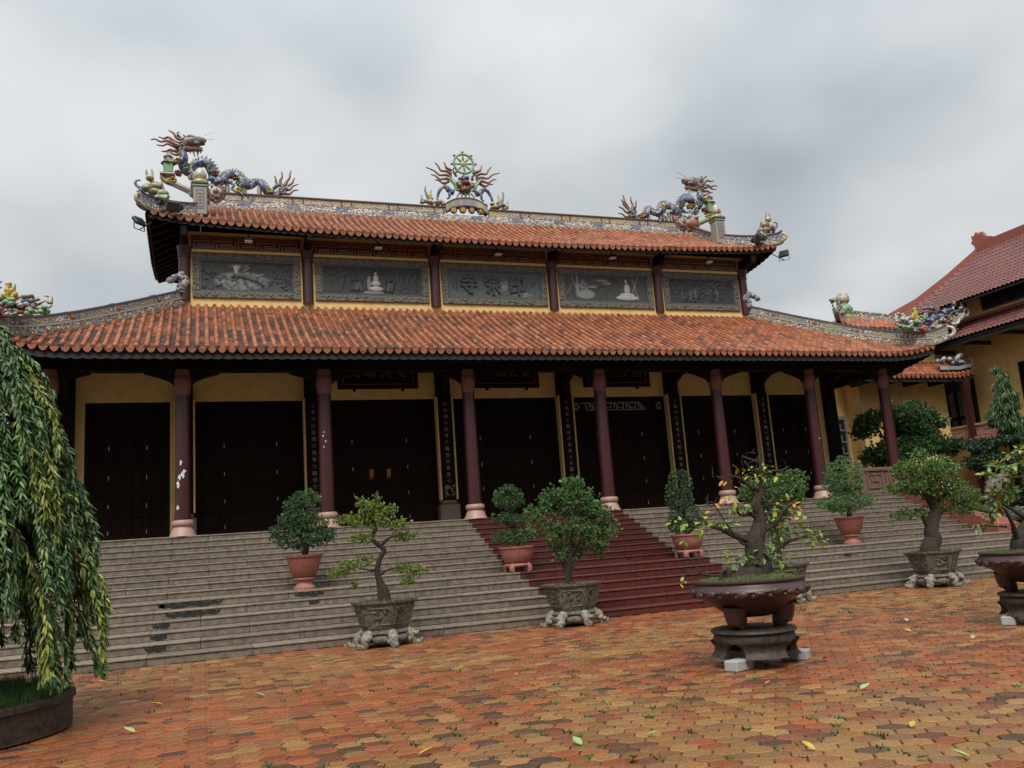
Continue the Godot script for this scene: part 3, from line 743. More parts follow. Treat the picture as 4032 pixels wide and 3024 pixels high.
	for mk in marks:
		var k: int = mk[1]
		var nose := ZT + T1 * k if k <= 9 else (ZL + T2 * (k - 10))
		var top := H - R1 * k if k <= 10 else R2 * (16 - k)
		var rise := R1 if k <= 9 else R2
		var mb := MB.new()
		var nn := 14
		var hgt := rise - 0.04
		# ragged patch running down from the nosing
		var up := []; var dn := []
		for q in nn + 1:
			var f := float(q) / nn
			var x: float = (f - 0.5) * 2.0 * mk[2]
			var body := pow(sin(PI * clampf(f, 0.01, 0.99)), 0.13)
			up.append(V(x + rf(-0.015, 0.015), hgt * 0.5 - hgt * 0.3 * rng.randf() * (1.0 if q % 3 else 0.2), 0))
			dn.append(V(x + rf(-0.01, 0.01), hgt * 0.5 - hgt * clampf(mk[3] * body * rf(0.75, 1.1), 0.35, 0.99), 0))
		for q in nn: mb.quad(dn[q], dn[q + 1], up[q + 1], up[q])
		part(mb, "water_stain", M.stainmark, st, Transform3D(Basis(), V(mk[0], top - 0.036 - hgt * 0.5, nose - 0.0195)))
# ---------------------------------------------------------------- the temple hall
const GLYPH := {
	"si": [[.25, .88, .75, .88], [.5, 1, .5, .68], [.1, .68, .9, .68], [.1, .45, .9, .45], [.65, .6, .65, .05, .5, .1], [.3, .32, .4, .2]],
	"zong": [[.5, 1, .5, .9], [.1, .7, .12, .85, .88, .85, .84, .72], [.3, .66, .7, .66], [.15, .48, .85, .48], [.5, .48, .5, .02], [.32, .35, .2, .12], [.68, .35, .82, .12]],
	"yin": [[.4, .95, .15, .82, .15, .15, .42, .2], [.15, .55, .42, .55], [.58, 0, .58, .85, .88, .85, .88, .3, .75, .25]],
	"da": [[.1, .65, .9, .65], [.5, .98, .48, .6, .12, .03], [.5, .6, .9, .03]],
	"guang": [[.5, 1, .5, .6], [.22, .9, .32, .7], [.78, .92, .68, .7], [.08, .58, .92, .58], [.38, .58, .34, .3, .1, .03], [.62, .58, .62, .12, .92, .1, .92, .25]],
	"ming": [[.08, .25, .08, .9, .38, .9, .38, .25, .08, .25], [.08, .58, .38, .58], [.45, .02, .55, .3, .55, .95, .92, .95, .92, .05, .8, .1], [.55, .68, .92, .68], [.55, .42, .92, .42]],
	"dian": [[.05, .1, .1, .92, .45, .92, .45, .72, .1, .72], [.12, .55, .45, .55], [.1, .38, .5, .38], [.2, .7, .2, .38], [.38, .7, .38, .38], [.2, .25, .1, .08], [.36, .25, .45, .1], [.6, .6, .62, .92, .85, .92, .85, .62, .95, .6], [.55, .48, .88, .48, .58, .02], [.62, .4, .95, .02]],
}
func glyph(mb: MB, which: String, at: Vector3, size: float, th: float, depth: float) -> void:
	var layer := 0
	for s in GLYPH[which]:
		for k in range(0, s.size() - 2, 2):
			layer += 1
			var a := Vector2(s[k] - 0.5, s[k + 1] - 0.5) * size
			var b := Vector2(s[k + 2] - 0.5, s[k + 3] - 0.5) * size
			var d := b - a
			var dp := depth * (1.0 + 0.05 * layer)
			mb.box(at + V((a.x + b.x) / 2, (a.y + b.y) / 2, dp / 2), V(d.length() + th * 0.8, th, dp), 0.0, Basis(V(0, 0, 1), d.angle()))
const TILE := [Color(0.470, 0.162, 0.069), Color(0.510, 0.194, 0.090), Color(0.441, 0.146, 0.060), Color(0.392, 0.130, 0.056), Color(0.539, 0.227, 0.112), Color(0.353, 0.130, 0.060)]
const MOSSY := [Color(0.22, 0.09, 0.06), Color(0.17, 0.085, 0.06), Color(0.28, 0.105, 0.066)]
var tile_mesh: Array = []
var tile_white: ArrayMesh
var drip_mesh: Array = []
func make_tiles() -> void:
	for k in TILE.size() + MOSSY.size() + 1:
		var b := MB.new()
		b.col = Color(1, 1, 1) if k == 0 else (TILE[k - 1] if k <= TILE.size() else MOSSY[k - 1 - TILE.size()])
		# barrel tile: z runs up the slope, 1 m long (scaled), lower end fatter with a lip
		var rows := []
		for pr in [[0.0, 0.001], [0.0, 0.062], [0.12, 0.061], [0.95, 0.053], [1.0, 0.05]]:
			var row := PackedVector3Array()
			for j in 7:
				var a := PI * (-0.08 + 1.16 * j / 6.0)
				row.append(V(cos(a) * pr[1], sin(a) * pr[1], pr[0]))
			rows.append(row)
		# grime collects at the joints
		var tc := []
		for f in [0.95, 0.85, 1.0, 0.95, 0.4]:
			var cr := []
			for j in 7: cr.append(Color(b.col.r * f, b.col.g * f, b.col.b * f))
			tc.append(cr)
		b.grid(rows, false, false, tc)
		if k == 0: tile_white = b.mesh()
		else: tile_mesh.append(b.mesh())
	for k in 5:
		var b := MB.new()
		b.col = [TILE[0], TILE[2], TILE[3], Color(0.26, 0.085, 0.05), TILE[5]][k]
		# lotus-tongue drip tile: hangs at the eave between two barrel rows
		var o := PackedVector2Array([Vector2(-0.1, 0.0)])
		for q in 9:
			var t := q / 8.0
			o.append(Vector2(lerpf(-0.092, 0.092, t), -0.035 - 0.085 * pow(sin(PI * t), 0.75)))
		o.append(Vector2(0.1, 0.0))
		o.append(Vector2(0.0, -0.02))
		b.prism(o, -0.008, 0.008)
		drip_mesh.append(b.mesh())
func slope(roof: Node3D, P: Callable, u0: float, u1: float, wmax: Callable, uax: Vector3, singles: int, moss: float, sd: int, drips := true) -> void:
	var pitch := 0.232
	var n := int((u1 - u0) / pitch)
	var start := (u0 + u1) / 2 - n * pitch / 2
	var fn := FastNoiseLite.new()
	fn.seed = sd; fn.frequency = 0.35; fn.fractal_octaves = 3
	var list := []
	var pan := MB.new()
	for k in n + 1:
		var u := start + k * pitch
		var wm: float = wmax.call(u)
		if wm < 0.06: continue
		# barrel row
		var L := 0.25
		var cnt := int(ceil(wm / L))
		for q in cnt:
			var w0 := q * L
			var w1 := minf(w0 + L * 1.05, wm)
			if w1 - w0 < 0.05: continue
			var A: Vector3 = P.call(u, w0); var B: Vector3 = P.call(u, w1)
			var mid := (A + B) / 2
			var dir := B - A
			var up := uax.cross(dir).normalized()
			if up.y < 0: up = -up
			var xf := aim(A + up * (0.012 + rf(-0.003, 0.003)) + uax * rf(-0.005, 0.005), dir, up, V(1, 1, dir.length()))
			var nz := fn.get_noise_2d(u * 1.2, w0 * 2.0)
			var m := moss * 0.75 * clampf(0.3 + nz * 2.0, 0, 1)
			var ci := rng.randi() % TILE.size()
			if rng.randf() < m: ci = TILE.size() + rng.randi() % MOSSY.size()
			list.append([mid.distance_squared_to(CAM), xf, ci])
		# pan courses in the gap to the next row
		if k < n:
			var um := u + pitch * 0.5
			var wm2 := minf(wmax.call(um), 99.0)
			var cl := 0.095
			var nc := int(wm2 / cl)
			for q in nc:
				var w0 := q * cl
				var w1 := w0 + cl
				var a0: Vector3 = P.call(u, w0); var b0: Vector3 = P.call(u + pitch, w0); var m0: Vector3 = P.call(um, w0) - V(0, 0.024, 0)
				var a1: Vector3 = P.call(u, w1); var b1: Vector3 = P.call(u + pitch, w1); var m1: Vector3 = P.call(um, w1) - V(0, 0.024, 0)
				var lift := V(0, 0.014, 0)
				var nz := fn.get_noise_2d(um * 2.1 + 40.0, w0 * 2.5)
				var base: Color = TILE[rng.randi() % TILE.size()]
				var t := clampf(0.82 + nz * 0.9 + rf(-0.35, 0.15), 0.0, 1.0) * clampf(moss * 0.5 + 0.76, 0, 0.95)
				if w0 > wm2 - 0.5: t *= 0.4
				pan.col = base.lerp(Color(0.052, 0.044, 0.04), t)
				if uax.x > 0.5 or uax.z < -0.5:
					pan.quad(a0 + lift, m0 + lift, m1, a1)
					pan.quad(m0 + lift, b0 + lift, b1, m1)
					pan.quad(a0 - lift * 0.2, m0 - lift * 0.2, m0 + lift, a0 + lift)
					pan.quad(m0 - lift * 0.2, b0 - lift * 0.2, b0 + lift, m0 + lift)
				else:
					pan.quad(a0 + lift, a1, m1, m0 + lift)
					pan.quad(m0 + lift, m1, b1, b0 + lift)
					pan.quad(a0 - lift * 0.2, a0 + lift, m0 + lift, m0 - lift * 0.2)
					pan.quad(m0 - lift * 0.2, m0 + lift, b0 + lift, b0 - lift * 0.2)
			if drips:
				var E: Vector3 = P.call(um, 0.0); var E2: Vector3 = P.call(um, 0.1)
				var inw := (E2 - E); inw.y = 0
				inst(drip_mesh[rng.randi() % 5], "drip_tile", M.tile, roof, aim(E - inw.normalized() * 0.012 + V(0, -0.006, 0), -inw, V(0, 1, 0)))
		elif drips:
			pass
	list.sort_custom(func(a, b): return a[0] < b[0])
	var xs := []; var cs := []
	for q in list.size():
		if q < singles:
			inst(tile_mesh[list[q][2]], "barrel_tile", M.tile, roof, list[q][1])
		else:
			xs.append(list[q][1])
			var ci: int = list[q][2]
			cs.append(vary(TILE[ci] if ci < TILE.size() else MOSSY[ci - TILE.size()], 0.1))
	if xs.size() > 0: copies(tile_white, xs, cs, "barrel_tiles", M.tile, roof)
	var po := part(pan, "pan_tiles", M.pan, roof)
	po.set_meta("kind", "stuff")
# lower roof
const LE := 6.80
const LX := 13.95
const LZ := 1.268
const ZC := -5.2
func lift_at(a: float, lim: float, span: float, k: float) -> float:
	var t := clampf((absf(a) - (lim - span)) / span, 0, 1)
	return k * t * t
func low_front(u: float, w: float) -> Vector3:
	var t := w / 4.2
	return V(u, LE + 2.26 * (0.88 * t + 0.12 * t * t) + lift_at(u, LX, 2.0, 0.3) * (1 - t) * (1 - t), LZ - w)
func low_side(s: float, u: float, w: float) -> Vector3:
	var t := w / 4.2
	return V(s * (LX - w), LE + 2.26 * (0.88 * t + 0.12 * t * t) + lift_at(u - ZC, LZ - ZC, 2.0, 0.3) * (1 - t) * (1 - t), u)
# upper roof
const UE := 11.15
const UX := 10.66
const UZ := -1.964
const GX := 9.2
func up_front(u: float, w: float) -> Vector3:
	var t := w / 3.236
	return V(u, UE + 1.9 * (0.86 * t + 0.14 * t * t) + (0.24 * (u / 9.5) * (u / 9.5) + lift_at(u, UX, 1.5, 0.14)) * (1 - t) * (1 - t * 0.5), UZ - w)
func up_side(s: float, u: float, w: float) -> Vector3:
	var t := w / 3.236
	var e := 0.24 * (UX / 9.5) * (UX / 9.5) * clampf(absf(u - ZC) / 3.236, 0, 1) + lift_at(u - ZC, 3.236, 1.5, 0.14)
	return V(s * (UX - w), UE + 1.9 * (0.86 * t + 0.14 * t * t) + e * (1 - t) * (1 - t * 0.5), u)
func sheet_under(roof: Node3D, P: Callable, u0: float, u1: float, wmax: Callable, drop: float, called: String, m: Material) -> void:
	var b := MB.new()
	var n := 60
	for k in n:
		var a := lerpf(u0, u1, float(k) / n); var e := lerpf(u0, u1, float(k + 1) / n)
		for q in 6:
			var pa := float(q) / 6; var pb := float(q + 1) / 6
			var wa: float = wmax.call(a); var we: float = wmax.call(e)
			b.quad(P.call(a, wa * pa) - V(0, drop, 0), P.call(e, we * pa) - V(0, drop, 0), P.call(e, we * pb) - V(0, drop, 0), P.call(a, wa * pb) - V(0, drop, 0))
	part(b, called, m, roof)
func fascia(roof: Node3D, P: Callable, u0: float, u1: float, outw: Vector3, drop := 0.27) -> void:
	# board under the eave with a scalloped lower edge
	var b := MB.new()
	var n := int((u1 - u0) / 0.065)
	for k in n:
		var a := lerpf(u0, u1, float(k) / n); var e := lerpf(u0, u1, float(k + 1) / n)
		var A: Vector3 = P.call(a, 0.06); var E: Vector3 = P.call(e, 0.06)
		var sa := drop + 0.03 * absf(sin(k * PI / 4)); var se := drop + 0.03 * absf(sin((k + 1) * PI / 4))
		var th := outw * 0.035
		b.quad(A - V(0, sa, 0), E - V(0, se, 0), E - V(0, 0.05, 0), A - V(0, 0.05, 0))
		b.quad(E - V(0, se, 0) - th, A - V(0, sa, 0) - th, A - V(0, 0.05, 0) - th, E - V(0, 0.05, 0) - th)
		b.quad(A - V(0, sa, 0), A - V(0, sa, 0) - th, E - V(0, se, 0) - th, E - V(0, se, 0))
	part(b, "fascia_board", M.fascia, roof)
func build_temple() -> void:
	make_tiles()
	var t := thing("temple_hall", "two-tier yellow temple hall with orange barrel-tile roofs and maroon columns", "temple", V(0, 0, 0))
	# porch floor and walls
	var b := MB.new()
	b.box(V(0, H - 0.1, -5.95), V(27.0, 0.17, 10.6), 0.01)
	part(b, "porch_floor", M.granite, t)
	# front columns
	for k in 8:
		var c := group_node("column", t, V(XC[k], H, 0))
		if k == 1: c.set_meta("label", "maroon column with torn white paper scraps")
		b = MB.new()
		b.lathe([Vector2(0.325, 0.0), Vector2(0.315, 0.03), Vector2(0.275, 0.1), Vector2(0.235, 0.2), Vector2(0.215, 0.225), Vector2(0.215, 0.24), Vector2(0.245, 0.255), Vector2(0.265, 0.3), Vector2(0.265, 0.34), Vector2(0.245, 0.385), Vector2(0.21, 0.4), Vector2(0, 0.4)], 28)
		part(b, "column_base", M.pink, c)
		b = MB.new()
		b.lathe([Vector2(0.19, 0.4), Vector2(0.188, 1.2), Vector2(0.174, 3.6)], 28)
		part(b, "shaft", M.maroon, c)
		b = MB.new()
		b.lathe([Vector2(0.176, 3.55), Vector2(0.19, 3.6), Vector2(0.195, 3.66), Vector2(0.215, 3.8), Vector2(0.225, 3.92), Vector2(0.21, 4.0), Vector2(0.19, 4.04), Vector2(0.2, 4.09), Vector2(0.2, 4.2), Vector2(0.0, 4.2)], 24)
		part(b, "capital", M.capital, c)
		if k == 1 or k == 2 or k == 6:
			for q in ([[0.02, 1.42], [0.1, 1.2], [-0.01, 1.05], [0.06, 1.1], [-0.06, 0.9], [-0.04, 0.85], [-0.08, 0.3]] if k == 1 else ([[0.0, 2.1], [-0.03, 2.0], [0.04, 1.85], [-0.02, 1.7]] if k == 2 else [[0.05, 1.5]])):
				var pm := MB.new()
				var o := PackedVector2Array()
				for z in 9:
					var a := TAU * z / 9
					o.append(Vector2(cos(a) * rf(0.015, 0.06), sin(a) * rf(0.02, 0.085)) * (1.0 if k == 1 else 0.4))
				pm.prism(o, 0.0, 0.004)
				var ang := atan2(q[0], 0.2) - 0.3
				part(pm, "paper_scrap", M.plaster_trim if false else M.lamp_glass, c, Transform3D(Basis(V(0, 1, 0), ang), V(sin(ang) * 0.188, 0.4 + q[1], cos(ang) * 0.188)))
	# inner wall at z = -2.9 with seven doorways
	var zw := -2.884
	var doors := [[-12.229, -10.039], [-9.441, -6.273], [-5.87, -2.285], [-1.815, 1.815], [2.285, 5.87], [6.273, 9.441], [10.039, 12.229]]
	var edges := [-12.9]
	for d in doors: edges.append_array(d)
	edges.append(12.9)
	var DT := 6.1845
	for k in 8:
		b = MB.new()
		b.box(V((edges[k * 2] + edges[k * 2 + 1]) / 2, (H + DT) / 2, zw - 0.15), V(edges[k * 2 + 1] - edges[k * 2], DT - H, 0.3), 0.005)
		part(b, "wall_pier", M.yellow, t)
	b = MB.new()
	var gab := PackedVector2Array([Vector2(-12.9, DT), Vector2(12.9, DT), Vector2(12.9, 7.2), Vector2(9.75, 8.85), Vector2(-9.75, 8.85), Vector2(-12.9, 7.2)])
	b.prism(gab, zw - 0.298, zw - 0.002)
	part(b, "wall_above_doors", M.yellow, t)
	b = MB.new()
	for s in [-1.0, 1.0]:
		b.box(V(s * 12.75, (H + 7.2) / 2, ZC), V(0.3, 7.2 - H, 4.0), 0.0)
	b.box(V(0, (H + DT) / 2, -7.5), V(25.8, DT - H, 0.3), 0.0)
	b.prism(gab, -7.65, -7.35)
	part(b, "side_and_rear_walls", M.yellow, t)
	# hall interior ceiling keeps it dark inside
	# doors
	for k in 7:
		var x0: float = doors[k][0]; var x1: float = doors[k][1]
		var d := group_node("door", t, V((x0 + x1) / 2, H, zw - 0.1))
		b = MB.new()
		b.box(V(0, 0.04, 0.03), V(x1 - x0, 0.08, 0.14), 0.008)
		part(b, "threshold", M.plaster_trim, d)
		b = MB.new()
		var w := x1 - x0
		b.box(V(0, DT - H - 0.06, 0), V(w, 0.12, 0.12), 0.006)
		b.box(V(-w / 2 + 0.05, (DT - H) / 2, 0), V(0.1, DT - H - 0.25, 0.12), 0.006)
		b.box(V(w / 2 - 0.05, (DT - H) / 2, 0), V(0.1, DT - H - 0.25, 0.12), 0.006)
		b.box(V(0, 3.3, 0), V(w - 0.2, 0.08, 0.1), 0.006)
		part(b, "door_frame", M.wood, d)
		# transom
		b = MB.new()
		b.box(V(0, 3.57, -0.02), V(w - 0.2, 0.46, 0.03), 0.0)
		part(b, "transom", M.wood, d)
		if k == 4:
			b = MB.new()
			for q in 5:
				var cx := -0.95 + q * 0.46
				for bar in [[-0.2, 0.12, 0.4, 0.03, 0], [0.0, -0.12, 0.4, 0.03, 0], [-0.2, 0.0, 0.03, 0.24, 0], [-0.07, 0.03, 0.03, 0.16, 0], [0.03, -0.03, 0.03, 0.16, 0], [-0.01, 0.05, 0.18, 0.03, 0], [0.1, -0.04, 0.16, 0.03, 0]]:
					b.box(V(cx + bar[0], 3.57 + bar[1], 0.005), V(bar[2], bar[3], 0.03 + 0.004 * absf(bar[0]) * 10.0 + 0.003 * bar[2]), 0.0)
			for s in [-1.0, 1.0]:
				for q in 6:
					var a := TAU * q / 6
					b.box(V(s * 1.55 + cos(a) * 0.08 + (0.05), 3.57 + sin(a) * 0.1, 0.005), V(0.07, 0.06, 0.03), 0.0, Basis(V(0, 0, 1), a))
			part(b, "fret_lattice", M.grey_paint, d)
		var nl := 4
		var lw := (w - 0.2) / nl
		for q in nl:
			var cx := -w / 2 + 0.1 + lw * (q + 0.5)
			var lf := group_node("door_leaf", d, V(cx, 0, 0))
			b = MB.new()
			var hgt := 3.26
			for s in [-1.0, 1.0]:
				b.box(V(s * (lw / 2 - 0.045), 0.08 + (hgt - 0.08) / 2, 0), V(0.085, hgt - 0.08, 0.06), 0.006)
			for yy in [0.14, 0.75, 1.35, 2.05, 3.2]:
				b.box(V(0, yy, 0), V(lw - 0.172, 0.09, 0.058), 0.006)
			for pr in [[0.185, 0.705], [0.795, 1.305], [1.395, 2.005]]:
				b.box(V(0, (pr[0] + pr[1]) / 2, -0.012), V(lw - 0.17, pr[1] - pr[0], 0.02), 0.0)
				b.box(V(0, (pr[0] + pr[1]) / 2, 0.003), V(lw - 0.3, pr[1] - pr[0] - 0.12, 0.02), 0.008)
			# upper lattice of upright bars before a dark panel
			b.box(V(0, 2.625, -0.02), V(lw - 0.17, 1.06, 0.015), 0.0)
			for z in 6:
				b.box(V(-lw / 2 + 0.1 + (lw - 0.2) * (z + 0.5) / 6, 2.625, 0.0), V(0.018, 1.06, 0.02), 0.0)
			b.mesh()
			inst(b.mesh(), "leaf_panel", M.door, lf)
			for yy in [0.28, 1.0, 1.78, 2.6]:
				if q == 1 or q == 2:
					var hm := MB.new()
					hm.lathe([Vector2(0, -0.055), Vector2(0.011, -0.055), Vector2(0.011, 0.055), Vector2(0, 0.055)], 8)
					part(hm, "hinge", M.steel, lf, Transform3D(Basis(), V((-0.5 if q == 1 else 0.5) * (lw - 0.02), yy, 0.036)))
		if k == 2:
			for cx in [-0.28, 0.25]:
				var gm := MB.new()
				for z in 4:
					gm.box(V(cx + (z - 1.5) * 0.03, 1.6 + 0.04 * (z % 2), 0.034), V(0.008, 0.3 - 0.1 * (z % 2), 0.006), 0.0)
				part(gm, "lamp_glow_strip", M.lamp_glow, d)  # glowing strips on the solid door leaves, standing for lamps behind them
	# inner posts with stone bases; couplet boards come later as things
	for k in 8:
		var p := group_node("inner_post", t, V(XC[k], H, zw + 0.12))
		b = MB.new()
		b.box(V(0, 0.28, 0), V(0.62, 0.56, 0.42), 0.02)
		b.box(V(0, 0.62, 0), V(0.5, 0.14, 0.36), 0.05)
		part(b, "post_base", M.dark_pink, p)
		b = MB.new()
		b.box(V(0, 2.75, -0.02), V(0.44, 4.13, 0.3), 0.02)
		part(b, "post_shaft", M.wood, p)
		if k > 0 and k < 7:
			b = MB.new()
			for s in [-1.0, 1.0]:
				b.box(V(s * 0.25, 0.7 + 1.6, 0.05), V(0.055, 3.2, 0.26), 0.012)
			part(b, "yellow_edge_strip", M.plaster_trim, p)
	# beams over the columns
	b = MB.new()
	b.box(V(0, 6.62, 0), V(27.2, 0.34, 0.26), 0.02)
	part(b, "front_beam", M.wood, t)
	b = MB.new()
	b.box(V(0, 6.99, -0.02), V(27.3, 0.2, 0.2), 0.02)
	part(b, "upper_plate", M.wood, t)
	for k in 8:
		b = MB.new()
		b.box(V(XC[k], 6.92, -1.45), V(0.2, 0.34, 2.7), 0.02)
		# curved knee bracket from the post towards the column, and along the beam
		for s in [-1.0, 1.0]:
			var o := PackedVector2Array([Vector2(0, 0), Vector2(0, -0.42)])
			for q in 6:
				var a := q / 5.0
				o.append(Vector2(0.05 + 0.75 * a, -0.42 + 0.36 * sqrt(a)))
			o.append(Vector2(0.8, 0))
			if s > 0:
				b.prism(o, -0.07, 0.07, Transform3D(Basis(), V(XC[k] + 0.1, 6.6 - 0.14, 0)))
			else:
				b.prism(o, -0.07, 0.07, Transform3D(Basis(V(0, 1, 0), PI), V(XC[k] - 0.1, 6.6 - 0.14, 0)))
		var o2 := PackedVector2Array([Vector2(0, 0.3), Vector2(0, -0.45)])
		for q in 7:
			var a := q / 6.0
			o2.append(Vector2(0.1 + 1.6 * a, -0.4 + 0.62 * sqrt(a)))
		o2.append(Vector2(1.75, 0.3))
		b.prism(o2, -0.07, 0.07, Transform3D(Basis(V(0, 1, 0), -PI / 2), V(XC[k], 6.75, zw + 0.2)))
		part(b, "bracket_beam", M.wood, t)
	# ---- lower roof
	var lr := group_node("lower_roof", t)
	var wl := func(u: float) -> float: return clampf(LX - absf(u), 0.0, 4.2)
	var wls := func(u: float) -> float: return clampf(minf(LZ - u, u - (2 * ZC - LZ)), 0.0, 4.2)
	var PR := func(u: float, w: float) -> Vector3: return low_side(1.0, u, w)
	var PL := func(u: float, w: float) -> Vector3: return low_side(-1.0, u, w)
	slope(lr, low_front, -LX, LX, wl, V(1, 0, 0), 300, 0.42, 3)
	slope(lr, PR, 2 * ZC - LZ, LZ, wls, V(0, 0, -1), 0, 0.3, 4)
	slope(lr, PL, 2 * ZC - LZ, LZ, wls, V(0, 0, 1), 0, 0.3, 5)
	sheet_under(lr, low_front, -LX + 0.03, LX - 0.03, wl, 0.09, "soffit_boards", M.wood)
	sheet_under(lr, PR, 2 * ZC - LZ + 0.03, LZ - 0.03, wls, 0.09, "soffit_boards", M.wood)
	sheet_under(lr, PL, 2 * ZC - LZ + 0.03, LZ - 0.03, wls, 0.09, "soffit_boards", M.wood)
	var PB := func(u: float, w: float) -> Vector3:
		var q := low_front(u, w); q.z = 2 * ZC - q.z; return q
	sheet_under(lr, PB, -LX, LX, wl, 0.05, "rear_slope", M.wood)
	fascia(lr, low_front, -LX + 0.05, LX - 0.05, V(0, 0, 1))
	fascia(lr, PR, 2 * ZC - LZ, LZ - 0.05, V(1, 0, 0))
	fascia(lr, PL, 2 * ZC - LZ, LZ - 0.05, V(-1, 0, 0))
	b = MB.new()
	for k in 56:
		var u := lerpf(-LX + 0.3, LX - 0.3, k / 55.0)
		var wm: float = wl.call(u)
		var A := low_front(u, 0.08) - V(0, 0.17, 0); var E := low_front(u, maxf(wm - 0.1, 0.1)) - V(0, 0.17, 0)
		b.box((A + E) / 2, V(0.09, 0.13, (E - A).length()), 0.0, aim(Vector3(), E - A, V(0, 1, 0)).basis)
	part(b, "rafters", M.wood, lr)
	# plaster fillet where the tiles meet the upper wall
	# ---- upper storey
	var uw := -2.95
	b = MB.new()
	b.box(V(0, 10.1, (uw + 2 * ZC - uw) / 2), V(19.5, 2.5, absf(2 * ZC - 2 * uw)), 0.0)
	part(b, "upper_wall", M.yellow, t)
	for k in range(1, 7):
		var c := group_node("upper_column", t, V(XC[k], 0, uw))
		b = MB.new()
		b.lathe([Vector2(0.165, 9.19), Vector2(0.165, 10.5)], 20)
		part(b, "shaft", M.maroon, c)
		b = MB.new()
		b.lathe([Vector2(0.166, 10.5), Vector2(0.19, 10.52), Vector2(0.19, 10.56), Vector2(0.17, 10.58), Vector2(0.2, 10.72), Vector2(0.225, 10.86), Vector2(0.0, 10.86)], 20)
		part(b, "capital", M.maroon, c)
		b = MB.new()
		b.box(V(0, 11.05, 0.35), V(0.2, 0.3, 1.1), 0.03)
		b.box(V(0, 10.93, 0.15), V(0.24, 0.14, 0.6), 0.05)
		part(b, "eave_bracket", M.wood, c)
	for k in range(1, 6):
		var x0: float = XC[k] + 0.19; var x1: float = XC[k + 1] - 0.19
		build_panel(t, k, x0, x1, uw)
		# fret frieze above the panel
		var fr := group_node("fret_frieze", t, V(0, 0, uw))
		b = MB.new()
		b.box(V((x0 + x1) / 2, 10.945, 0.02), V(x1 - x0, 0.27, 0.04), 0.004)
		part(b, "frieze_board", M.maroon, fr)
		var n := int((x1 - x0) / 0.53)
		var pw := (x1 - x0) / n
		for q in n:
			b = MB.new()
			var ox := x0 + q * pw; var oy := 10.825; var hh := 0.24
			var lay := 0
			for sg in [[0.0, 0.95, 0.8, 0.95], [0.8, 0.95, 0.8, 0.56], [0.8, 0.56, 0.3, 0.56], [1.0, 0.06, 0.12, 0.06], [0.12, 0.06, 0.12, 0.62], [0.3, 0.56, 0.3, 0.32], [0.3, 0.32, 0.98, 0.32], [0.98, 0.32, 0.98, 0.95]]:
				var a := V(ox + sg[0] * pw, oy + sg[1] * hh, 0.047); var e := V(ox + sg[2] * pw, oy + sg[3] * hh, 0.047)
				if absf(a.x - e.x) > absf(a.y - e.y): e.y = a.y
				lay += 1
				b.box((a + e) / 2, V(absf(a.x - e.x) + 0.026, absf(a.y - e.y) + 0.026, 0.014 + 0.0025 * lay), 0.0)
			part(b, "fret", M.fret_tan, fr)
		b = MB.new()
		b.box(V((x0 + x1) / 2, 10.75, uw + 0.03), V(x1 - x0, 0.09, 0.06), 0.008)
		part(b, "yellow_moulding", M.plaster_trim, t)
		b = MB.new()
		b.box(V((x0 + x1) / 2, 11.16, uw + 0.02), V(x1 - x0, 0.13, 0.04), 0.004)
		part(b, "brown_band", M.capital, t)
	# ---- upper roof
	var ur := group_node("upper_roof", t)
	var wu := func(u: float) -> float: return 3.236 if absf(u) < GX else clampf(UX - absf(u), 0.0, 3.236)
	var wus := func(u: float) -> float: return clampf(minf(3.236 - absf(u - ZC), UX - GX), 0.0, UX - GX)
	var QR := func(u: float, w: float) -> Vector3: return up_side(1.0, u, w)
	var QL := func(u: float, w: float) -> Vector3: return up_side(-1.0, u, w)
	slope(ur, up_front, -UX, UX, wu, V(1, 0, 0), 0, 0.16, 13)
	slope(ur, QR, ZC - 3.236, ZC + 3.236, wus, V(0, 0, -1), 0, 0.16, 14)
	slope(ur, QL, ZC - 3.236, ZC + 3.236, wus, V(0, 0, 1), 0, 0.16, 15)
	var wfull := func(_u: float) -> float: return 3.236
	var wtip := func(u: float) -> float: return clampf(UX - absf(u), 0.0, 3.236)
	sheet_under(ur, up_front, -UX + 0.02, -GX, wtip, 0.09, "soffit_boards", M.wood)
	sheet_under(ur, up_front, -GX, GX, wfull, 0.09, "soffit_boards", M.wood)
	sheet_under(ur, up_front, GX, UX - 0.02, wtip, 0.09, "soffit_boards", M.wood)
	sheet_under(ur, QR, ZC - 3.23, ZC + 3.23, wus, 0.09, "soffit_boards", M.wood)
	sheet_under(ur, QL, ZC - 3.23, ZC + 3.23, wus, 0.09, "soffit_boards", M.wood)
	var QB := func(u: float, w: float) -> Vector3:
		var q := up_front(u, w); q.z = 2 * ZC - q.z; return q
	sheet_under(ur, QB, -UX, -GX, wtip, 0.05, "rear_slope", M.wood)
	sheet_under(ur, QB, -GX, GX, wfull, 0.05, "rear_slope", M.wood)
	sheet_under(ur, QB, GX, UX, wtip, 0.05, "rear_slope", M.wood)
	fascia(ur, up_front, -UX + 0.04, UX - 0.04, V(0, 0, 1), 0.19)
	fascia(ur, QR, ZC - 3.2, ZC + 3.2, V(1, 0, 0), 0.19)
	fascia(ur, QL, ZC - 3.2, ZC + 3.2, V(-1, 0, 0), 0.19)
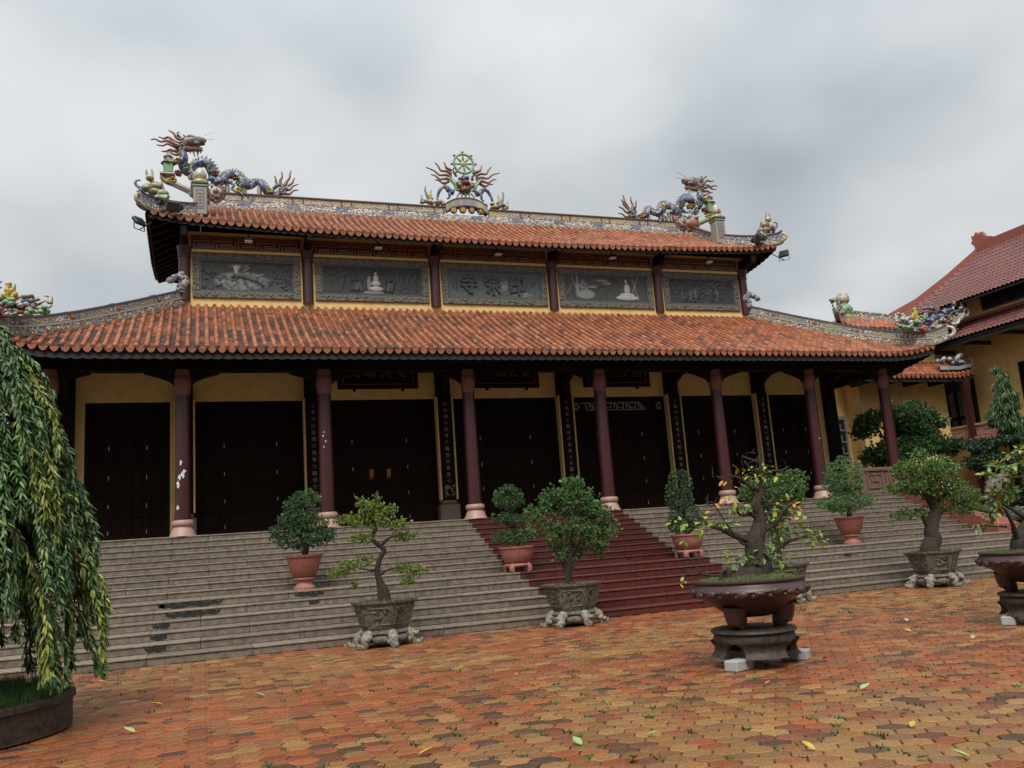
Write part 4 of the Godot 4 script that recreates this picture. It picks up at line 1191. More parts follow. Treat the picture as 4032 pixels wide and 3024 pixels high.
	for s in [-1.0, 1.0]:
		b = MB.new()
		b.tri(V(s * (GX - 0.02), 11.9, UZ - 1.46), V(s * (GX - 0.02), 11.9, 2 * ZC - UZ + 1.46), V(s * (GX - 0.02), 13.0, ZC))
		for k in 14:
			var zz := lerpf(ZC - 3.1, ZC + 3.1, k / 13.0)
			var A := up_side(s, zz, 0.06) - V(0, 0.16, 0); var E := up_side(s, zz, 1.0) - V(0, 0.16, 0)
			b.box((A + E) / 2, V(0.08, 0.12, (E - A).length()), 0.0, aim(Vector3(), E - A, V(0, 1, 0)).basis)
		part(b, "gable_end", M.wood, ur)
	b = MB.new()
	for k in 44:
		var u := lerpf(-UX + 0.3, UX - 0.3, k / 43.0)
		var A := up_front(u, 0.08) - V(0, 0.17, 0); var E := up_front(u, 1.1) - V(0, 0.17, 0)
		b.box((A + E) / 2, V(0.08, 0.12, (E - A).length()), 0.0, aim(Vector3(), E - A, V(0, 1, 0)).basis)
	part(b, "rafters", M.wood, ur)
	build_ridges(lr, ur)
# carved stone panels of the upper storey
func build_panel(t: Node3D, k: int, x0: float, x1: float, z: float) -> void:
	var names := ["flying deer over a river", "seated figure among disciples", "three large carved characters", "white seated figure between trees", "group of figures under trees"]
	var p := group_node("relief_panel", t, V((x0 + x1) / 2, 9.99, z))
	p.set_meta("label", "dark carved stone panel with " + names[k - 1])
	var w := x1 - x0 - 0.06; var h := 1.38
	# frame of four stone strips with carved lumps
	var b := MB.new()
	var fw := 0.2
	b.box(V(0, h / 2 - fw / 2, 0.035), V(w, fw, 0.07), 0.012)
	b.box(V(0, -h / 2 + fw / 2, 0.035), V(w, fw, 0.07), 0.012)
	for s in [-1.0, 1.0]:
		b.box(V(s * (w / 2 - fw / 2), 0, 0.035), V(fw, h - 2 * fw, 0.068), 0.012)
	for q in 70:
		var along := rf(-0.46, 0.46)
		var at := V(along * w, (h / 2 - fw / 2) * (1 if q % 2 == 0 else -1), 0.07)
		if q % 5 == 0: at = V((w / 2 - fw / 2) * (1 if q % 2 == 0 else -1), rf(-0.4, 0.4) * h, 0.07)
		b.ball(at + V(rf(-0.03, 0.03), rf(-0.05, 0.05), 0), V(rf(0.03, 0.09), rf(0.02, 0.045), rf(0.012, 0.03)), 7, 4, Basis(V(0, 0, 1), rf(-0.8, 0.8)))
	part(b, "stone_frame", M.slate_frame, p)
	b = MB.new()
	var iw := w - 2 * fw; var ih := h - 2 * fw
	for s in [-1.0, 1.0]:
		b.box(V(0, s * (ih / 2 - 0.025), 0.025), V(iw, 0.05, 0.05), 0.01)
		b.box(V(s * (iw / 2 - 0.025), 0, 0.025), V(0.05, ih - 0.1, 0.05), 0.01)
	part(b, "inner_moulding", M.slate_edge, p)
	iw -= 0.1; ih -= 0.1
	var D := Color(0.055, 0.062, 0.062); var G := Color(0.13, 0.14, 0.14); var Lt := Color(0.4, 0.42, 0.43); var Wt := Color(0.72, 0.72, 0.68)
	var sh := []
	var A := iw / ih
	if k == 1:
		sh = [["e", -0.06 * A, -0.16, 0.33 * A, 0.36, 0.004, Lt], ["e", 0.28 * A, -0.3, 0.2 * A, 0.24, 0.004, G], ["e", -0.1 * A, 0.38, 0.13 * A, 0.09, 0.006, Lt], ["e", 0.2 * A, 0.36, 0.1 * A, 0.08, 0.006, G],
			["c", -0.13 * A, 0.06, -0.02 * A, 0.0, 0.09, 0.05, G], ["c", -0.02 * A, 0.0, 0.09 * A, -0.12, 0.085, 0.05, G], ["c", 0.09 * A, -0.12, 0.17 * A, -0.3, 0.05, 0.04, D], ["c", -0.13 * A, 0.06, -0.17 * A, -0.02, 0.05, 0.04, D], ["c", -0.1 * A, 0.02, -0.13 * A, -0.12, 0.03, 0.04, D], ["c", -0.12 * A, 0.12, -0.13 * A, 0.26, 0.06, 0.05, Wt], ["e", -0.12 * A, 0.3, 0.035 * A, 0.12, 0.02, Wt], ["c", -0.04 * A, 0.2, 0.02 * A, 0.3, 0.035, 0.04, Lt], ["c", 0.1 * A, 0.02, 0.17 * A, 0.08, 0.035, 0.04, Lt], ["c", 0.08 * A, 0.06, 0.14 * A, 0.0, 0.03, 0.03, Lt]]
		for q in 46: sh.append(["e", (rf(-0.5, -0.28) if q % 2 == 0 else rf(0.24, 0.5)) * A, rf(-0.5, 0.3), 0.02 * A, 0.045, 0.03, D])
	elif k == 2:
		sh = [["e", 0.03 * A, -0.3, 0.075 * A, 0.1, 0.05, Wt], ["e", 0.03 * A, -0.1, 0.05 * A, 0.12, 0.055, Wt], ["e", 0.03 * A, 0.08, 0.03 * A, 0.15, 0.06, Wt], ["e", 0.028 * A, 0.27, 0.016 * A, 0.075, 0.06, Wt], ["e", -0.04 * A, -0.1, 0.02 * A, 0.3, 0.02, Lt], ["e", 0.0, -0.44, 0.12 * A, 0.05, 0.02, Lt]]
		for q in 7:
			var x := -0.2 + q * 0.028 if q < 4 else 0.12 + (q - 4) * 0.035
			sh.append(["c", x * A, -0.34 + rf(-0.04, 0.04), x * A + rf(-0.06, 0.06), rf(-0.16, -0.06), 0.06, 0.045, G if q % 2 else D]); sh.append(["e", x * A + rf(-0.03, 0.05), rf(-0.02, 0.05), 0.04, 0.05, 0.05, D])
		for q in 10:
			var tx := rf(-0.48, -0.22) if q < 5 else rf(0.2, 0.48)
			sh.append(["c", tx * A, rf(-0.45, -0.2), (tx + rf(-0.05, 0.05)) * A, 0.45, rf(0.012, 0.03), 0.04, G if q % 2 else D])
			sh.append(["c", (tx + rf(-0.02, 0.02)) * A, rf(0, 0.2), (tx + rf(-0.1, 0.1)) * A, rf(0.25, 0.48), 0.012, 0.03, G])
		for q in 40: sh.append(["e", rf(-0.5, 0.5) * A, rf(0.2, 0.5), 0.02 * A, 0.05, 0.025, D])
	elif k == 3:
		sh = [["e", 0.0, -0.1, 0.1 * A, 0.3, 0.002, Lt], ["e", 0.3 * A, -0.35, 0.12 * A, 0.1, 0.002, Lt], ["e", 0.1 * A, 0.0, 0.05 * A, 0.2, 0.002, Lt]]
	elif k == 4:
		sh = [["e", 0.25 * A, -0.36, 0.15 * A, 0.12, 0.05, Wt], ["e", 0.25 * A, -0.24, 0.1 * A, 0.1, 0.055, Wt], ["e", 0.255 * A, 0.0, 0.042 * A, 0.24, 0.06, Wt], ["e", 0.245 * A, 0.31, 0.018 * A, 0.1, 0.065, Wt], ["e", 0.25 * A, 0.32, 0.05 * A, 0.2, 0.02, D], ["e", -0.26 * A, -0.25, 0.12 * A, 0.2, 0.02, Lt], ["e", -0.3 * A, 0.0, 0.08 * A, 0.4, 0.01, Lt]]
		for q in 10: sh.append(["c", (rf(-0.49, -0.3) if q < 6 else rf(0.3, 0.42)) * A, rf(-0.45, -0.1), (rf(-0.49, -0.3) if q < 6 else rf(0.3, 0.42)) * A, 0.48, rf(0.012, 0.04), 0.03, Lt if q % 2 == 0 else G])
		for q in 12: sh.append(["e", rf(-0.18, 0.12) * A, rf(-0.1, 0.4), 0.06 * A, 0.06, 0.02, [D, G, Lt][q % 3]])
	else:
		for q in 11:
			var x := rf(-0.42, 0.42)
			var yb := rf(-0.42, -0.2); var hh := rf(0.2, 0.4); var rr := rf(0.035, 0.065)
			sh.append(["c", x * A, yb, x * A + rf(-0.08, 0.08), yb + hh, rr, 0.05, [G, D, D, Lt * 0.7][q % 4]]); sh.append(["e", x * A + rf(-0.03, 0.03), yb + hh + 0.09, 0.04, 0.05, 0.055, G])
		for q in 5: sh.append(["c", rf(-0.45, 0.45) * A, -0.3, rf(-0.45, 0.45) * A, 0.5, 0.02, 0.035, G])
		for q in 50: sh.append(["e", rf(-0.5, 0.5) * A, rf(-0.1, 0.5), 0.02 * A, 0.05, 0.03, D if q % 3 else G])
	var fn := FastNoiseLite.new()
	fn.seed = 40 + k; fn.frequency = 1.6; fn.fractal_octaves = 4
	var nx := 130; var ny := 44
	var rows := []; var cols := []
	var bg: Color = [Color(0.06, 0.066, 0.068), Color(0.055, 0.064, 0.064), Color(0.12, 0.15, 0.15), Color(0.085, 0.09, 0.094), Color(0.05, 0.06, 0.06)][k - 1]
	for j in ny + 1:
		var row := PackedVector3Array(); var cr := []
		for i in nx + 1:
			var fx := (float(i) / nx - 0.5); var fy := (float(j) / ny - 0.5)
			var X := fx * A; var Y := fy
			var hgt := 0.0; var c := bg * (1.0 + 0.35 * fn.get_noise_2d(X * 2.0, Y * 2.0))
			for s in sh:
				var d := 9.0
				if s[0] == "e":
					var ex: float = (X - s[1]) / s[3]; var ey: float = (Y - s[2]) / s[4]
					d = ex * ex + ey * ey
					if d < 1.0:
						var hh: float = s[5] * sqrt(1.0 - d)
						if hh > hgt or s[5] < 0.01:
							hgt = maxf(hgt, hh); c = c.lerp(s[6], minf(1.0, (1.0 - d) * 3.0) * (0.8 if s[5] > 0.01 else 0.7 * clampf(0.6 + fn.get_noise_2d(X * 3.0 + 7.0, Y * 3.0) * 1.4, 0, 1)))
				else:
					var pa := Vector2(X - s[1], Y - s[2]); var ba := Vector2(s[3] - s[1], s[4] - s[2])
					var tt := clampf(pa.dot(ba) / ba.length_squared(), 0, 1)
					d = (pa - ba * tt).length() / s[5]
					if d < 1.0:
						var hh: float = s[6] * sqrt(1.0 - d * d)
						if hh > hgt: hgt = hh; c = c.lerp(s[7], 0.8)
			c.a = 1.0
			row.append(V(fx * iw, fy * ih, 0.012 + hgt + 0.004 * fn.get_noise_2d(X * 6.0, Y * 6.0)))
			cr.append(c)
		rows.append(row); cols.append(cr)
	b = MB.new()
	b.grid(rows, false, false, cols)
	part(b, "carved_scene", M.slate, p)
	if k == 3:
		var gl := ["si", "zong", "yin"]
		for q in 3:
			b = MB.new()
			b.col = Color(0.085, 0.09, 0.085)
			glyph(b, gl[q], V(-0.29 * iw + q * 0.265 * iw, 0.0, 0.01), 0.62, 0.09, 0.05)
			part(b, "character", M.slate, p)
		b = MB.new()
		b.col = Color(0.07, 0.075, 0.075)
		for q in 9: b.box(V(-0.42 * iw, 0.26 - q * 0.062, 0.015), V(0.05, 0.045, 0.02), 0.005)
		for q in 3: b.box(V(-0.455 * iw, -0.02 - q * 0.065, 0.015), V(0.055, 0.05, 0.02), 0.005)
		for q in 3: b.box(V(0.42 * iw, 0.1 - q * 0.06, 0.015), V(0.045, 0.045, 0.02), 0.005)
		for q in 2: b.box(V(0.45 * iw, 0.16 - q * 0.06, 0.015), V(0.045, 0.045, 0.02), 0.005)
		part(b, "small_inscription", M.slate, p)
# ---------------------------------------------------------------- mosaic ridges and roof sculptures
const BLUE := [Color(0.07, 0.09, 0.24), Color(0.1, 0.13, 0.3), Color(0.16, 0.19, 0.3), Color(0.3, 0.33, 0.38), Color(0.05, 0.06, 0.15), Color(0.45, 0.46, 0.46), Color(0.12, 0.14, 0.2)]
const WHITE := [Color(0.616, 0.605, 0.56), Color(0.694, 0.672, 0.616), Color(0.47, 0.459, 0.437), Color(0.56, 0.515, 0.448), Color(0.336, 0.325, 0.314)]
const YELLOW := [Color(0.651, 0.483, 0.063), Color(0.578, 0.42, 0.0525), Color(0.714, 0.578, 0.147), Color(0.42, 0.315, 0.063)]
const GREEN := [Color(0.24, 0.45, 0.2), Color(0.32, 0.52, 0.28), Color(0.15, 0.3, 0.14), Color(0.4, 0.56, 0.35)]
const BROWN := [Color(0.27, 0.115, 0.062), Color(0.34, 0.15, 0.08), Color(0.21, 0.09, 0.055), Color(0.38, 0.18, 0.11)]
const PINK := [Color(0.5, 0.16, 0.14), Color(0.42, 0.1, 0.09)]
const MIX := [Color(0.66, 0.638, 0.594), Color(0.605, 0.583, 0.55), Color(0.55, 0.517, 0.462), Color(0.682, 0.495, 0.077), Color(0.22, 0.099, 0.055), Color(0.11, 0.143, 0.286), Color(0.275, 0.462, 0.22), Color(0.33, 0.319, 0.308), Color(0.44, 0.22, 0.11), Color(0.132, 0.11, 0.099)]
func mosaic(o: MB, pal: Array) -> MB:
	var r := MB.new()
	for k in range(0, o.ix.size(), 6):
		var c := vary(pick(pal), 0.15)
		for q in 6:
			if k + q >= o.ix.size(): break
			var i := o.ix[k + q]
			r.ix.append(r.v.size())
			r.v.append(o.v[i]); r.n.append(o.n[i]); r.c.append(c)
	return r
func trc(a: Array, z: float, sx: float, wob := 0.0) -> PackedVector3Array:
	var o := PackedVector3Array()
	for k in range(0, a.size(), 2):
		o.append(V(a[k] * sx, a[k + 1], z + wob * sin(k * 1.7)))
	return o
func taper(n: int, a: float, e: float) -> PackedFloat32Array:
	var r := PackedFloat32Array()
	for k in n: r.append(lerpf(a, e, float(k) / (n - 1)))
	return r
func flame(b: MB, a: Array, z: float, sx: float, r0: float, dz := 0.0) -> void:
	var p := spline(trc(a, z, sx), 4)
	for k in p.size(): p[k].z += dz * k / p.size()
	b.tube(p, taper(p.size(), r0, r0 * 0.32), 6)
func chip_mesh() -> ArrayMesh:
	var b := MB.new()
	b.box(V(0, 0, 0.2), V(1.0, 1.0, 0.5), 0.24)
	return b.mesh()
var chipm: ArrayMesh
func chips(path: PackedVector3Array, w: float, y0: float, y1: float, per_m: float, size: float, pal: Callable, parent: Node3D, called := "mosaic_chips") -> void:
	var xs := []; var cs := []
	for i in path.size() - 1:
		var A := path[i]; var B := path[i + 1]
		var L := (B - A).length()
		var d := (B - A).normalized()
		var fl := V(d.x, 0, d.z).normalized()
		var nrm := V(-fl.z, 0, fl.x)
		var n := int(per_m * L + rng.randf())
		for q in n:
			for s in [-1.0, 1.0]:
				var t := rng.randf()
				var y := rf(y0, y1)
				var sz := size * rf(0.6, 1.2)
				var at: Vector3 = A.lerp(B, t) + nrm * s * w * 0.5 + V(0, y, 0)
				var bs := Basis(V(0, 1, 0), atan2(nrm.x * s, nrm.z * s)) * Basis(V(0, 0, 1), rf(0, TAU)) * Basis(V(1, 0, 0), rf(-0.3, 0.3))
				xs.append(Transform3D(bs.scaled_local(V(sz, sz * rf(0.6, 1.0), 0.02)), at))
				cs.append(vary(pal.call(at, (y - y0) / (y1 - y0)), 0.15))
	copies(chipm, xs, cs, called, M.chips, parent)
func flower(b: MB, at: Vector3, nrm: Vector3, r: float, pc: Color, cc: Color) -> void:
	var bs := aim(Vector3(), nrm, V(0, 1, 0)).basis
	b.col = pc
	for k in 5:
		var a := TAU * k / 5
		b.ball(at + bs * V(cos(a) * r * 0.6, sin(a) * r * 0.6, 0.0), V(r * 0.42, r * 0.42, 0.02), 7, 4, bs)
	b.col = cc
	b.ball(at + nrm * 0.015, V(r * 0.3, r * 0.3, 0.02), 7, 4, bs)
func build_ridges(lr: Node3D, ur: Node3D) -> void:
	chipm = chip_mesh()
	var mixp := func(_at: Vector3, _t: float) -> Color: return pick(MIX)
	# hips of the lower roof
	for s in [-1.0, 1.0]:
		var path := PackedVector3Array()
		for k in 15:
			var w := 4.25 - 4.2 * k / 14.0
			var p := low_front(LX - w, w)
			path.append(V(s * p.x, p.y + 0.03, p.z))
		path.append(V(s * 14.08, path[14].y + 0.05, 1.4)); path.append(V(s * 14.25, path[14].y + 0.14, 1.57))
		var hip := group_node("hip_ridge", lr)
		var b := MB.new()
		b.col = Color(0.32, 0.3, 0.27)
		b.band(path, 0.2, -0.06, 0.16)
		b.col = Color(0.5, 0.48, 0.43)
		b.band(path, 0.24, 0.16, 0.2)
		b.col = Color(0.34, 0.31, 0.26)
		b.band(path, 0.15, 0.2, 0.4)
		b.col = Color(0.1, 0.11, 0.15)
		b.band(path, 0.2, 0.4, 0.45)
		part(b, "ridge_body", M.ridge, hip)
		chips(path, 0.205, 0.0, 0.155, 95, 0.05, mixp, hip)
		chips(path, 0.155, 0.23, 0.37, 60, 0.045, func(at: Vector3, _t: float) -> Color:
			var q := fposmod(absf(at.x) * 0.9, 1.0)
			if q < 0.3: return pick(WHITE)
			if q < 0.55: return pick([Color(0.45, 0.34, 0.14), Color(0.4, 0.3, 0.16), Color(0.3, 0.38, 0.2)])
			return pick([Color(0.3, 0.32, 0.3), Color(0.25, 0.3, 0.22), Color(0.5, 0.38, 0.1), Color(0.2, 0.2, 0.28)]), hip)
		b = MB.new()
		for k in 4:
			var f := 0.16 + k * 0.23
			var i := int(f * 14)
			var at := path[i].lerp(path[i + 1], f * 14 - i) + V(-s * 0.0, 0.3, 0.0)
			var nrm := V(-s * 0.7, 0, 0.7)
			flower(b, at + nrm * 0.085, nrm, 0.085, Color(0.4, 0.1, 0.06), Color(0.65, 0.48, 0.06))
			b.col = Color(0.14, 0.16, 0.2)
			for e in [-0.17, 0.17]:
				b.box(at + V(s * e * 0.7, 0, e * 0.7), V(0.05, 0.2, 0.19), 0.005, Basis(V(0, 1, 0), -s * PI / 4))
		part(b, "ceramic_flower", M.glaze, hip)
		# curled tip
		b = MB.new()
		b.col = Color(0.55, 0.54, 0.5)
		var cp := PackedVector3Array()
		for k in 10:
			var a := -PI / 2 + k * 0.42
			cp.append(V(s * (14.25 + 0.14 * cos(a)), path[16].y + 0.1 + 0.17 * (1 + sin(a)) - 0.08, 1.57 + 0.14 * cos(a)))
		b.tube(cp, taper(10, 0.08, 0.05), 8)
		part(mosaic(b, WHITE), "curled_tip", M.glaze, hip)
		# small beast at the head of the hip
		b = MB.new()
		b.tube(spline(PackedVector3Array([V(s * 9.75, 9.45, -2.9), V(s * 9.72, 9.6, -2.84), V(s * 9.62, 9.78, -2.8), V(s * 9.78, 9.88, -2.76), V(s * 9.98, 9.78, -2.7)]), 4), taper(17, 0.16, 0.09), 9)
		b.ball(V(s * 10.02, 9.72, -2.66), V(0.12, 0.1, 0.1))
		b.ball(V(s * 9.72, 9.95, -2.75), V(0.1, 0.09, 0.1))
		part(mosaic(b, WHITE + BLUE + [Color(0.5, 0.25, 0.08), Color(0.55, 0.5, 0.4)]), "beast_head", M.glaze, hip)
	# main ridge
	var mr := group_node("main_ridge", ur)
	var rp := PackedVector3Array()
	for k in 31:
		var x := lerpf(-9.3, 9.3, k / 30.0)
		rp.append(V(x, ridge_y(x), ZC))
	var b := MB.new()
	b.col = Color(0.36, 0.34, 0.33)
	b.band(rp, 0.22, -0.14, 0.2)
	var rl := PackedVector3Array([V(-9.3, ridge_y(0), ZC), V(-5, ridge_y(0), ZC), V(-0.92, ridge_y(0), ZC)])
	var rr := PackedVector3Array([V(0.72, ridge_y(0), ZC), V(5, ridge_y(0), ZC), V(9.3, ridge_y(0), ZC)])
	for half in [rl, rr]:
		b.col = Color(0.62, 0.53, 0.36)
		b.band(half, 0.14, 0.2, 0.46)
	part(b, "ridge_body", M.ridge, mr)
	b = MB.new()
	for half in [rl, rr]:
		b.col = Color(0.22, 0.1, 0.062)
		b.band(half, 0.2, 0.2, 0.235)
		b.col = Color(0.19, 0.09, 0.058)
		b.band(half, 0.24, 0.46, 0.5)
	var x := -9.2
	var seg := 0
	while x < 9.2:
		var y := ridge_y(x)
		if x < -0.95 or x > 0.74: b.box(V(x, y + 0.347, ZC), V(0.05, 0.225, 0.19), 0.004)
		x += 1.3 if seg % 2 == 0 else 0.34
		seg += 1
	part(b, "ridge_frame", M.ridge, mr)
	chips(rp, 0.225, -0.06, 0.03, 55, 0.05, mixp, mr)
	chips(rp, 0.225, 0.05, 0.2, 75, 0.06, func(at: Vector3, _t: float) -> Color:
		var q := fposmod(at.x * 0.62, 1.0)
		if q < 0.27: return pick([Color(0.16, 0.2, 0.32), Color(0.2, 0.24, 0.36), Color(0.12, 0.14, 0.24)])
		return pick(WHITE + WHITE + [Color(0.6, 0.5, 0.45), Color(0.35, 0.16, 0.13)]), mr)
	for half in [rl, rr]: chips(half, 0.145, 0.26, 0.43, 60, 0.058, func(at: Vector3, _t: float) -> Color:
		var q := fposmod(at.x * 0.61 + 0.2, 3.0)
		if q < 1.0: return pick([Color(0.45, 0.4, 0.28), Color(0.5, 0.42, 0.1), Color(0.25, 0.28, 0.2), Color(0.4, 0.36, 0.3)])
		if q < 2.0: return pick([Color(0.2, 0.22, 0.3), Color(0.4, 0.4, 0.38), Color(0.3, 0.32, 0.36)])
		return pick([Color(0.4, 0.38, 0.33), Color(0.25, 0.4, 0.22), Color(0.45, 0.2, 0.16), Color(0.5, 0.48, 0.42)]), mr)
	# gable ridges and upper hips
	for s in [-1.0, 1.0]:
		var gp := PackedVector3Array()
		for k in 8:
			var w := lerpf(3.2, 1.46, k / 7.0)
			gp.append(V(s * GX, up_front(GX, w).y + 0.03, UZ - w))
		for k in range(1, 9):
			var w := 1.46 - 1.44 * k / 8.0
			gp.append(V(s * (UX - w), up_front(UX - w, w).y + 0.03, UZ - w))
		gp.append(V(s * (UX + 0.08), gp[15].y + 0.02, UZ + 0.08)); gp.append(V(s * (UX + 0.16), gp[15].y + 0.07, UZ + 0.16))
		var hip := group_node("upper_hip_ridge", ur)
		b = MB.new()
		b.col = Color(0.3, 0.28, 0.25)
		b.band(gp, 0.18, -0.06, 0.15)
		b.col = Color(0.3, 0.3, 0.34)
		b.band(gp, 0.14, 0.15, 0.34)
		b.col = Color(0.17, 0.085, 0.055)
		b.band(gp, 0.2, 0.34, 0.385)
		part(b, "ridge_body", M.ridge, hip)
		chips(gp, 0.185, -0.02, 0.14, 95, 0.05, mixp, hip)
		chips(gp, 0.145, 0.18, 0.32, 55, 0.05, func(_at: Vector3, _t: float) -> Color: return pick(BLUE + [Color(0.5, 0.4, 0.2), Color(0.45, 0.42, 0.36)]), hip)
		b = MB.new()
		var cp := PackedVector3Array()
		for k in 10:
			var a := -PI / 2 + k * 0.42
			cp.append(V(s * (UX + 0.14 + 0.1 * cos(a)), gp[17].y + 0.02 + 0.13 * (1 + sin(a)), UZ + 0.14 + 0.1 * cos(a)))
		b.tube(cp, taper(10, 0.065, 0.04), 8)
		part(mosaic(b, WHITE + YELLOW), "curled_tip", M.glaze, hip)
		# pillar with a lotus bud where the ridge turns
		var pl := group_node("ridge_pillar", ur, V(s * GX, gp[7].y, UZ - 1.46))
		b = MB.new()
		b.col = Color(0.4, 0.37, 0.3)
		b.box(V(0, 0.4, 0), V(0.4, 0.9, 0.4), 0.02)
		part(b, "pillar_shaft", M.ridge, pl)
		b = MB.new()
		b.col = Color(0.2, 0.25, 0.36)
		b.box(V(0, 0.45, 0.205), V(0.24, 0.62, 0.012), 0.0)
		b.col = Color(0.42, 0.3, 0.27)
		b.box(V(0, 0.45, 0.214), V(0.15, 0.48, 0.012), 0.0)
		b.col = Color(0.16, 0.09, 0.08)
		for q in 4:
			b.box(V(0, 0.3 + q * 0.1, 0.223), V(0.09, 0.025, 0.01), 0.0)
		part(b, "pillar_inlay", M.glaze, pl)
		b = MB.new()
		b.col = Color(0.3, 0.5, 0.25)
		b.box(V(0, 0.88, 0), V(0.46, 0.07, 0.46), 0.02)
		b.col = Color(0.14, 0.15, 0.18)
		b.box(V(0, 0.97, 0), V(0.5, 0.1, 0.5), 0.03)
		b.col = Color(0.6, 0.44, 0.06)
		b.lathe([Vector2(0.24, 1.02), Vector2(0.22, 1.1), Vector2(0.15, 1.12)], 14)
		part(b, "pillar_cap", M.glaze, pl)
		b = MB.new()
		b.lathe([Vector2(0.1, 1.1), Vector2(0.19, 1.2), Vector2(0.2, 1.3), Vector2(0.15, 1.42), Vector2(0.06, 1.52), Vector2(0, 1.55)], 14)
		part(mosaic(b, WHITE), "lotus_bud", M.glaze, pl)
func ridge_y(_x: float) -> float: return 13.06
func roof_dragon(sx: float, label: String) -> void:
	var z := ZC
	var root := thing("roof_dragon", label, "dragon sculpture", V(0, 0, 0), 0.0, "dragons on the main ridge")
	var b := MB.new()
	var bp := spline(trc(DRAGON.body[0], z, sx), 4)
	for k in bp.size(): bp[k].z += 0.1 * sin(k * 0.35)
	var rad := PackedFloat32Array()
	for k in bp.size(): rad.append(lerp_list([0.12, 0.145, 0.15, 0.155, 0.155, 0.16, 0.16, 0.155, 0.14, 0.135, 0.13, 0.125, 0.115, 0.105, 0.1, 0.09, 0.08, 0.075, 0.07, 0.06], float(k) / (bp.size() - 1)))
	b.tube(bp, rad, 10)
	part(mosaic(b, BLUE), "body", M.glaze, root)
	# spines on the outer side of the coils
	b = MB.new()
	b.col = Color(0.5, 0.46, 0.4)
	for k in range(8, bp.size() - 1, 1):
		var t := (bp[k + 1] - bp[k - 1]).normalized()
		var up := V(-t.y, t.x, 0) * sx
		if up.y < -0.2: continue
		if up.y < 0: up = -up
		var at := bp[k] + up * rad[k] * 0.9
		var r := rad[k]
		for dz in [-0.3, 0.3]:
			b.tube(PackedVector3Array([at + V(0, 0, dz * r), at + up * 0.05 + V(0, 0, dz * r), at + up * 0.11 + t * 0.03 + V(0, 0, dz * r)]), PackedFloat32Array([0.03, 0.03, 0.012]), 5)
	part(mosaic(b, WHITE), "dorsal_spines", M.glaze, root)
	for nm in [["mane", "mane_flame", 0.066], ["tail", "tail_flame", 0.06]]:
		for a in DRAGON[nm[0]]:
			b = MB.new()
			flame(b, a, z + rf(-0.05, 0.05), sx, nm[2], rf(-0.1, 0.1))
			part(mosaic(b, BROWN), nm[1], M.glaze, root)
	# head
	var hd := group_node("head", root)
	b = MB.new()
	var sp := spline(trc(DRAGON.skull[0], z, sx), 3)
	var sr := PackedFloat32Array()
	for k in sp.size(): sr.append(lerp_list([0.14, 0.2, 0.2, 0.165, 0.11], float(k) / (sp.size() - 1)))
	b.tube(sp, sr, 10)
	part(mosaic(b, [Color(0.2, 0.24, 0.3), Color(0.4, 0.4, 0.38), Color(0.3, 0.2, 0.14), Color(0.12, 0.15, 0.2), Color(0.35, 0.16, 0.1)]), "skull", M.glaze, hd)
	b = MB.new()
	b.ball(sp[sp.size() - 1] + V(-sx * 0.03, 0.04, 0), V(0.08, 0.07, 0.1))
	part(mosaic(b, PINK), "nose", M.glaze, hd)
	b = MB.new()
	var jp := spline(trc(DRAGON.jaw[0], z, sx), 3)
	b.tube(jp, taper(jp.size(), 0.15, 0.07), 8, true, 0.8)
	part(mosaic(b, BROWN), "jaw", M.glaze, hd)
	b = MB.new()
	b.col = Color(0.62, 0.6, 0.52)
	for k in 6:
		var at := jp[2 + k]
		b.tube(PackedVector3Array([at + V(0, 0.03, 0.05), at + V(0, 0.11, 0.06)]), PackedFloat32Array([0.018, 0.006]), 5)
		b.tube(PackedVector3Array([at + V(0, 0.03, -0.05), at + V(0, 0.11, -0.06)]), PackedFloat32Array([0.018, 0.006]), 5)
	part(b, "teeth", M.glaze, hd)
	for s in [-1.0, 1.0]:
		b = MB.new()
		b.col = Color(0.6, 0.6, 0.56)
		b.ball(sp[int(sp.size() * 0.5)] + V(0, 0.06, s * 0.13), V(0.05, 0.045, 0.04))
		b.col = Color(0.02, 0.02, 0.02)
		b.ball(sp[int(sp.size() * 0.5)] + V(0, 0.06, s * 0.16), V(0.025, 0.025, 0.02))
		part(b, "eye", M.glaze, hd)
		for a in DRAGON.horn:
			b = MB.new()
			b.col = Color(0.06, 0.08, 0.08)
			flame(b, a, z + s * 0.09, sx, 0.045)
			part(b, "horn", M.glaze, hd)
	# brows, ruff and cheek lumps
	b = MB.new()
	for k in 16:
		var at := sp[k % 4] + V(rf(-0.12, 0.12), rf(-0.2, 0.12), rf(-0.18, 0.18))
		b.tube(PackedVector3Array([at, at + V(-sx * rf(0.06, 0.16), rf(-0.06, 0.08), 0)]), PackedFloat32Array([0.05, 0.015]), 5)
	part(mosaic(b, WHITE + [Color(0.3, 0.36, 0.45)]), "ruff", M.glaze, hd)
	b = MB.new()
	for s in [-1.0, 1.0]:
		b.ball(sp[6] + V(-sx * 0.04, 0.13, s * 0.12), V(0.13, 0.06, 0.06), 8, 5)
		b.ball(sp[9] + V(0, 0.08, s * 0.09), V(0.09, 0.06, 0.05), 8, 5)
		b.ball(sp[8] + V(0, -0.1, s * 0.13), V(0.13, 0.06, 0.05), 8, 5)
	part(mosaic(b, [Color(0.14, 0.17, 0.2), Color(0.3, 0.18, 0.12), Color(0.5, 0.48, 0.44)]), "brow", M.glaze, hd)
	b = MB.new()
	for a in DRAGON.beard: flame(b, a, z + rf(-0.05, 0.05), sx, 0.045)
	part(mosaic(b, GREEN), "beard", M.glaze, hd)
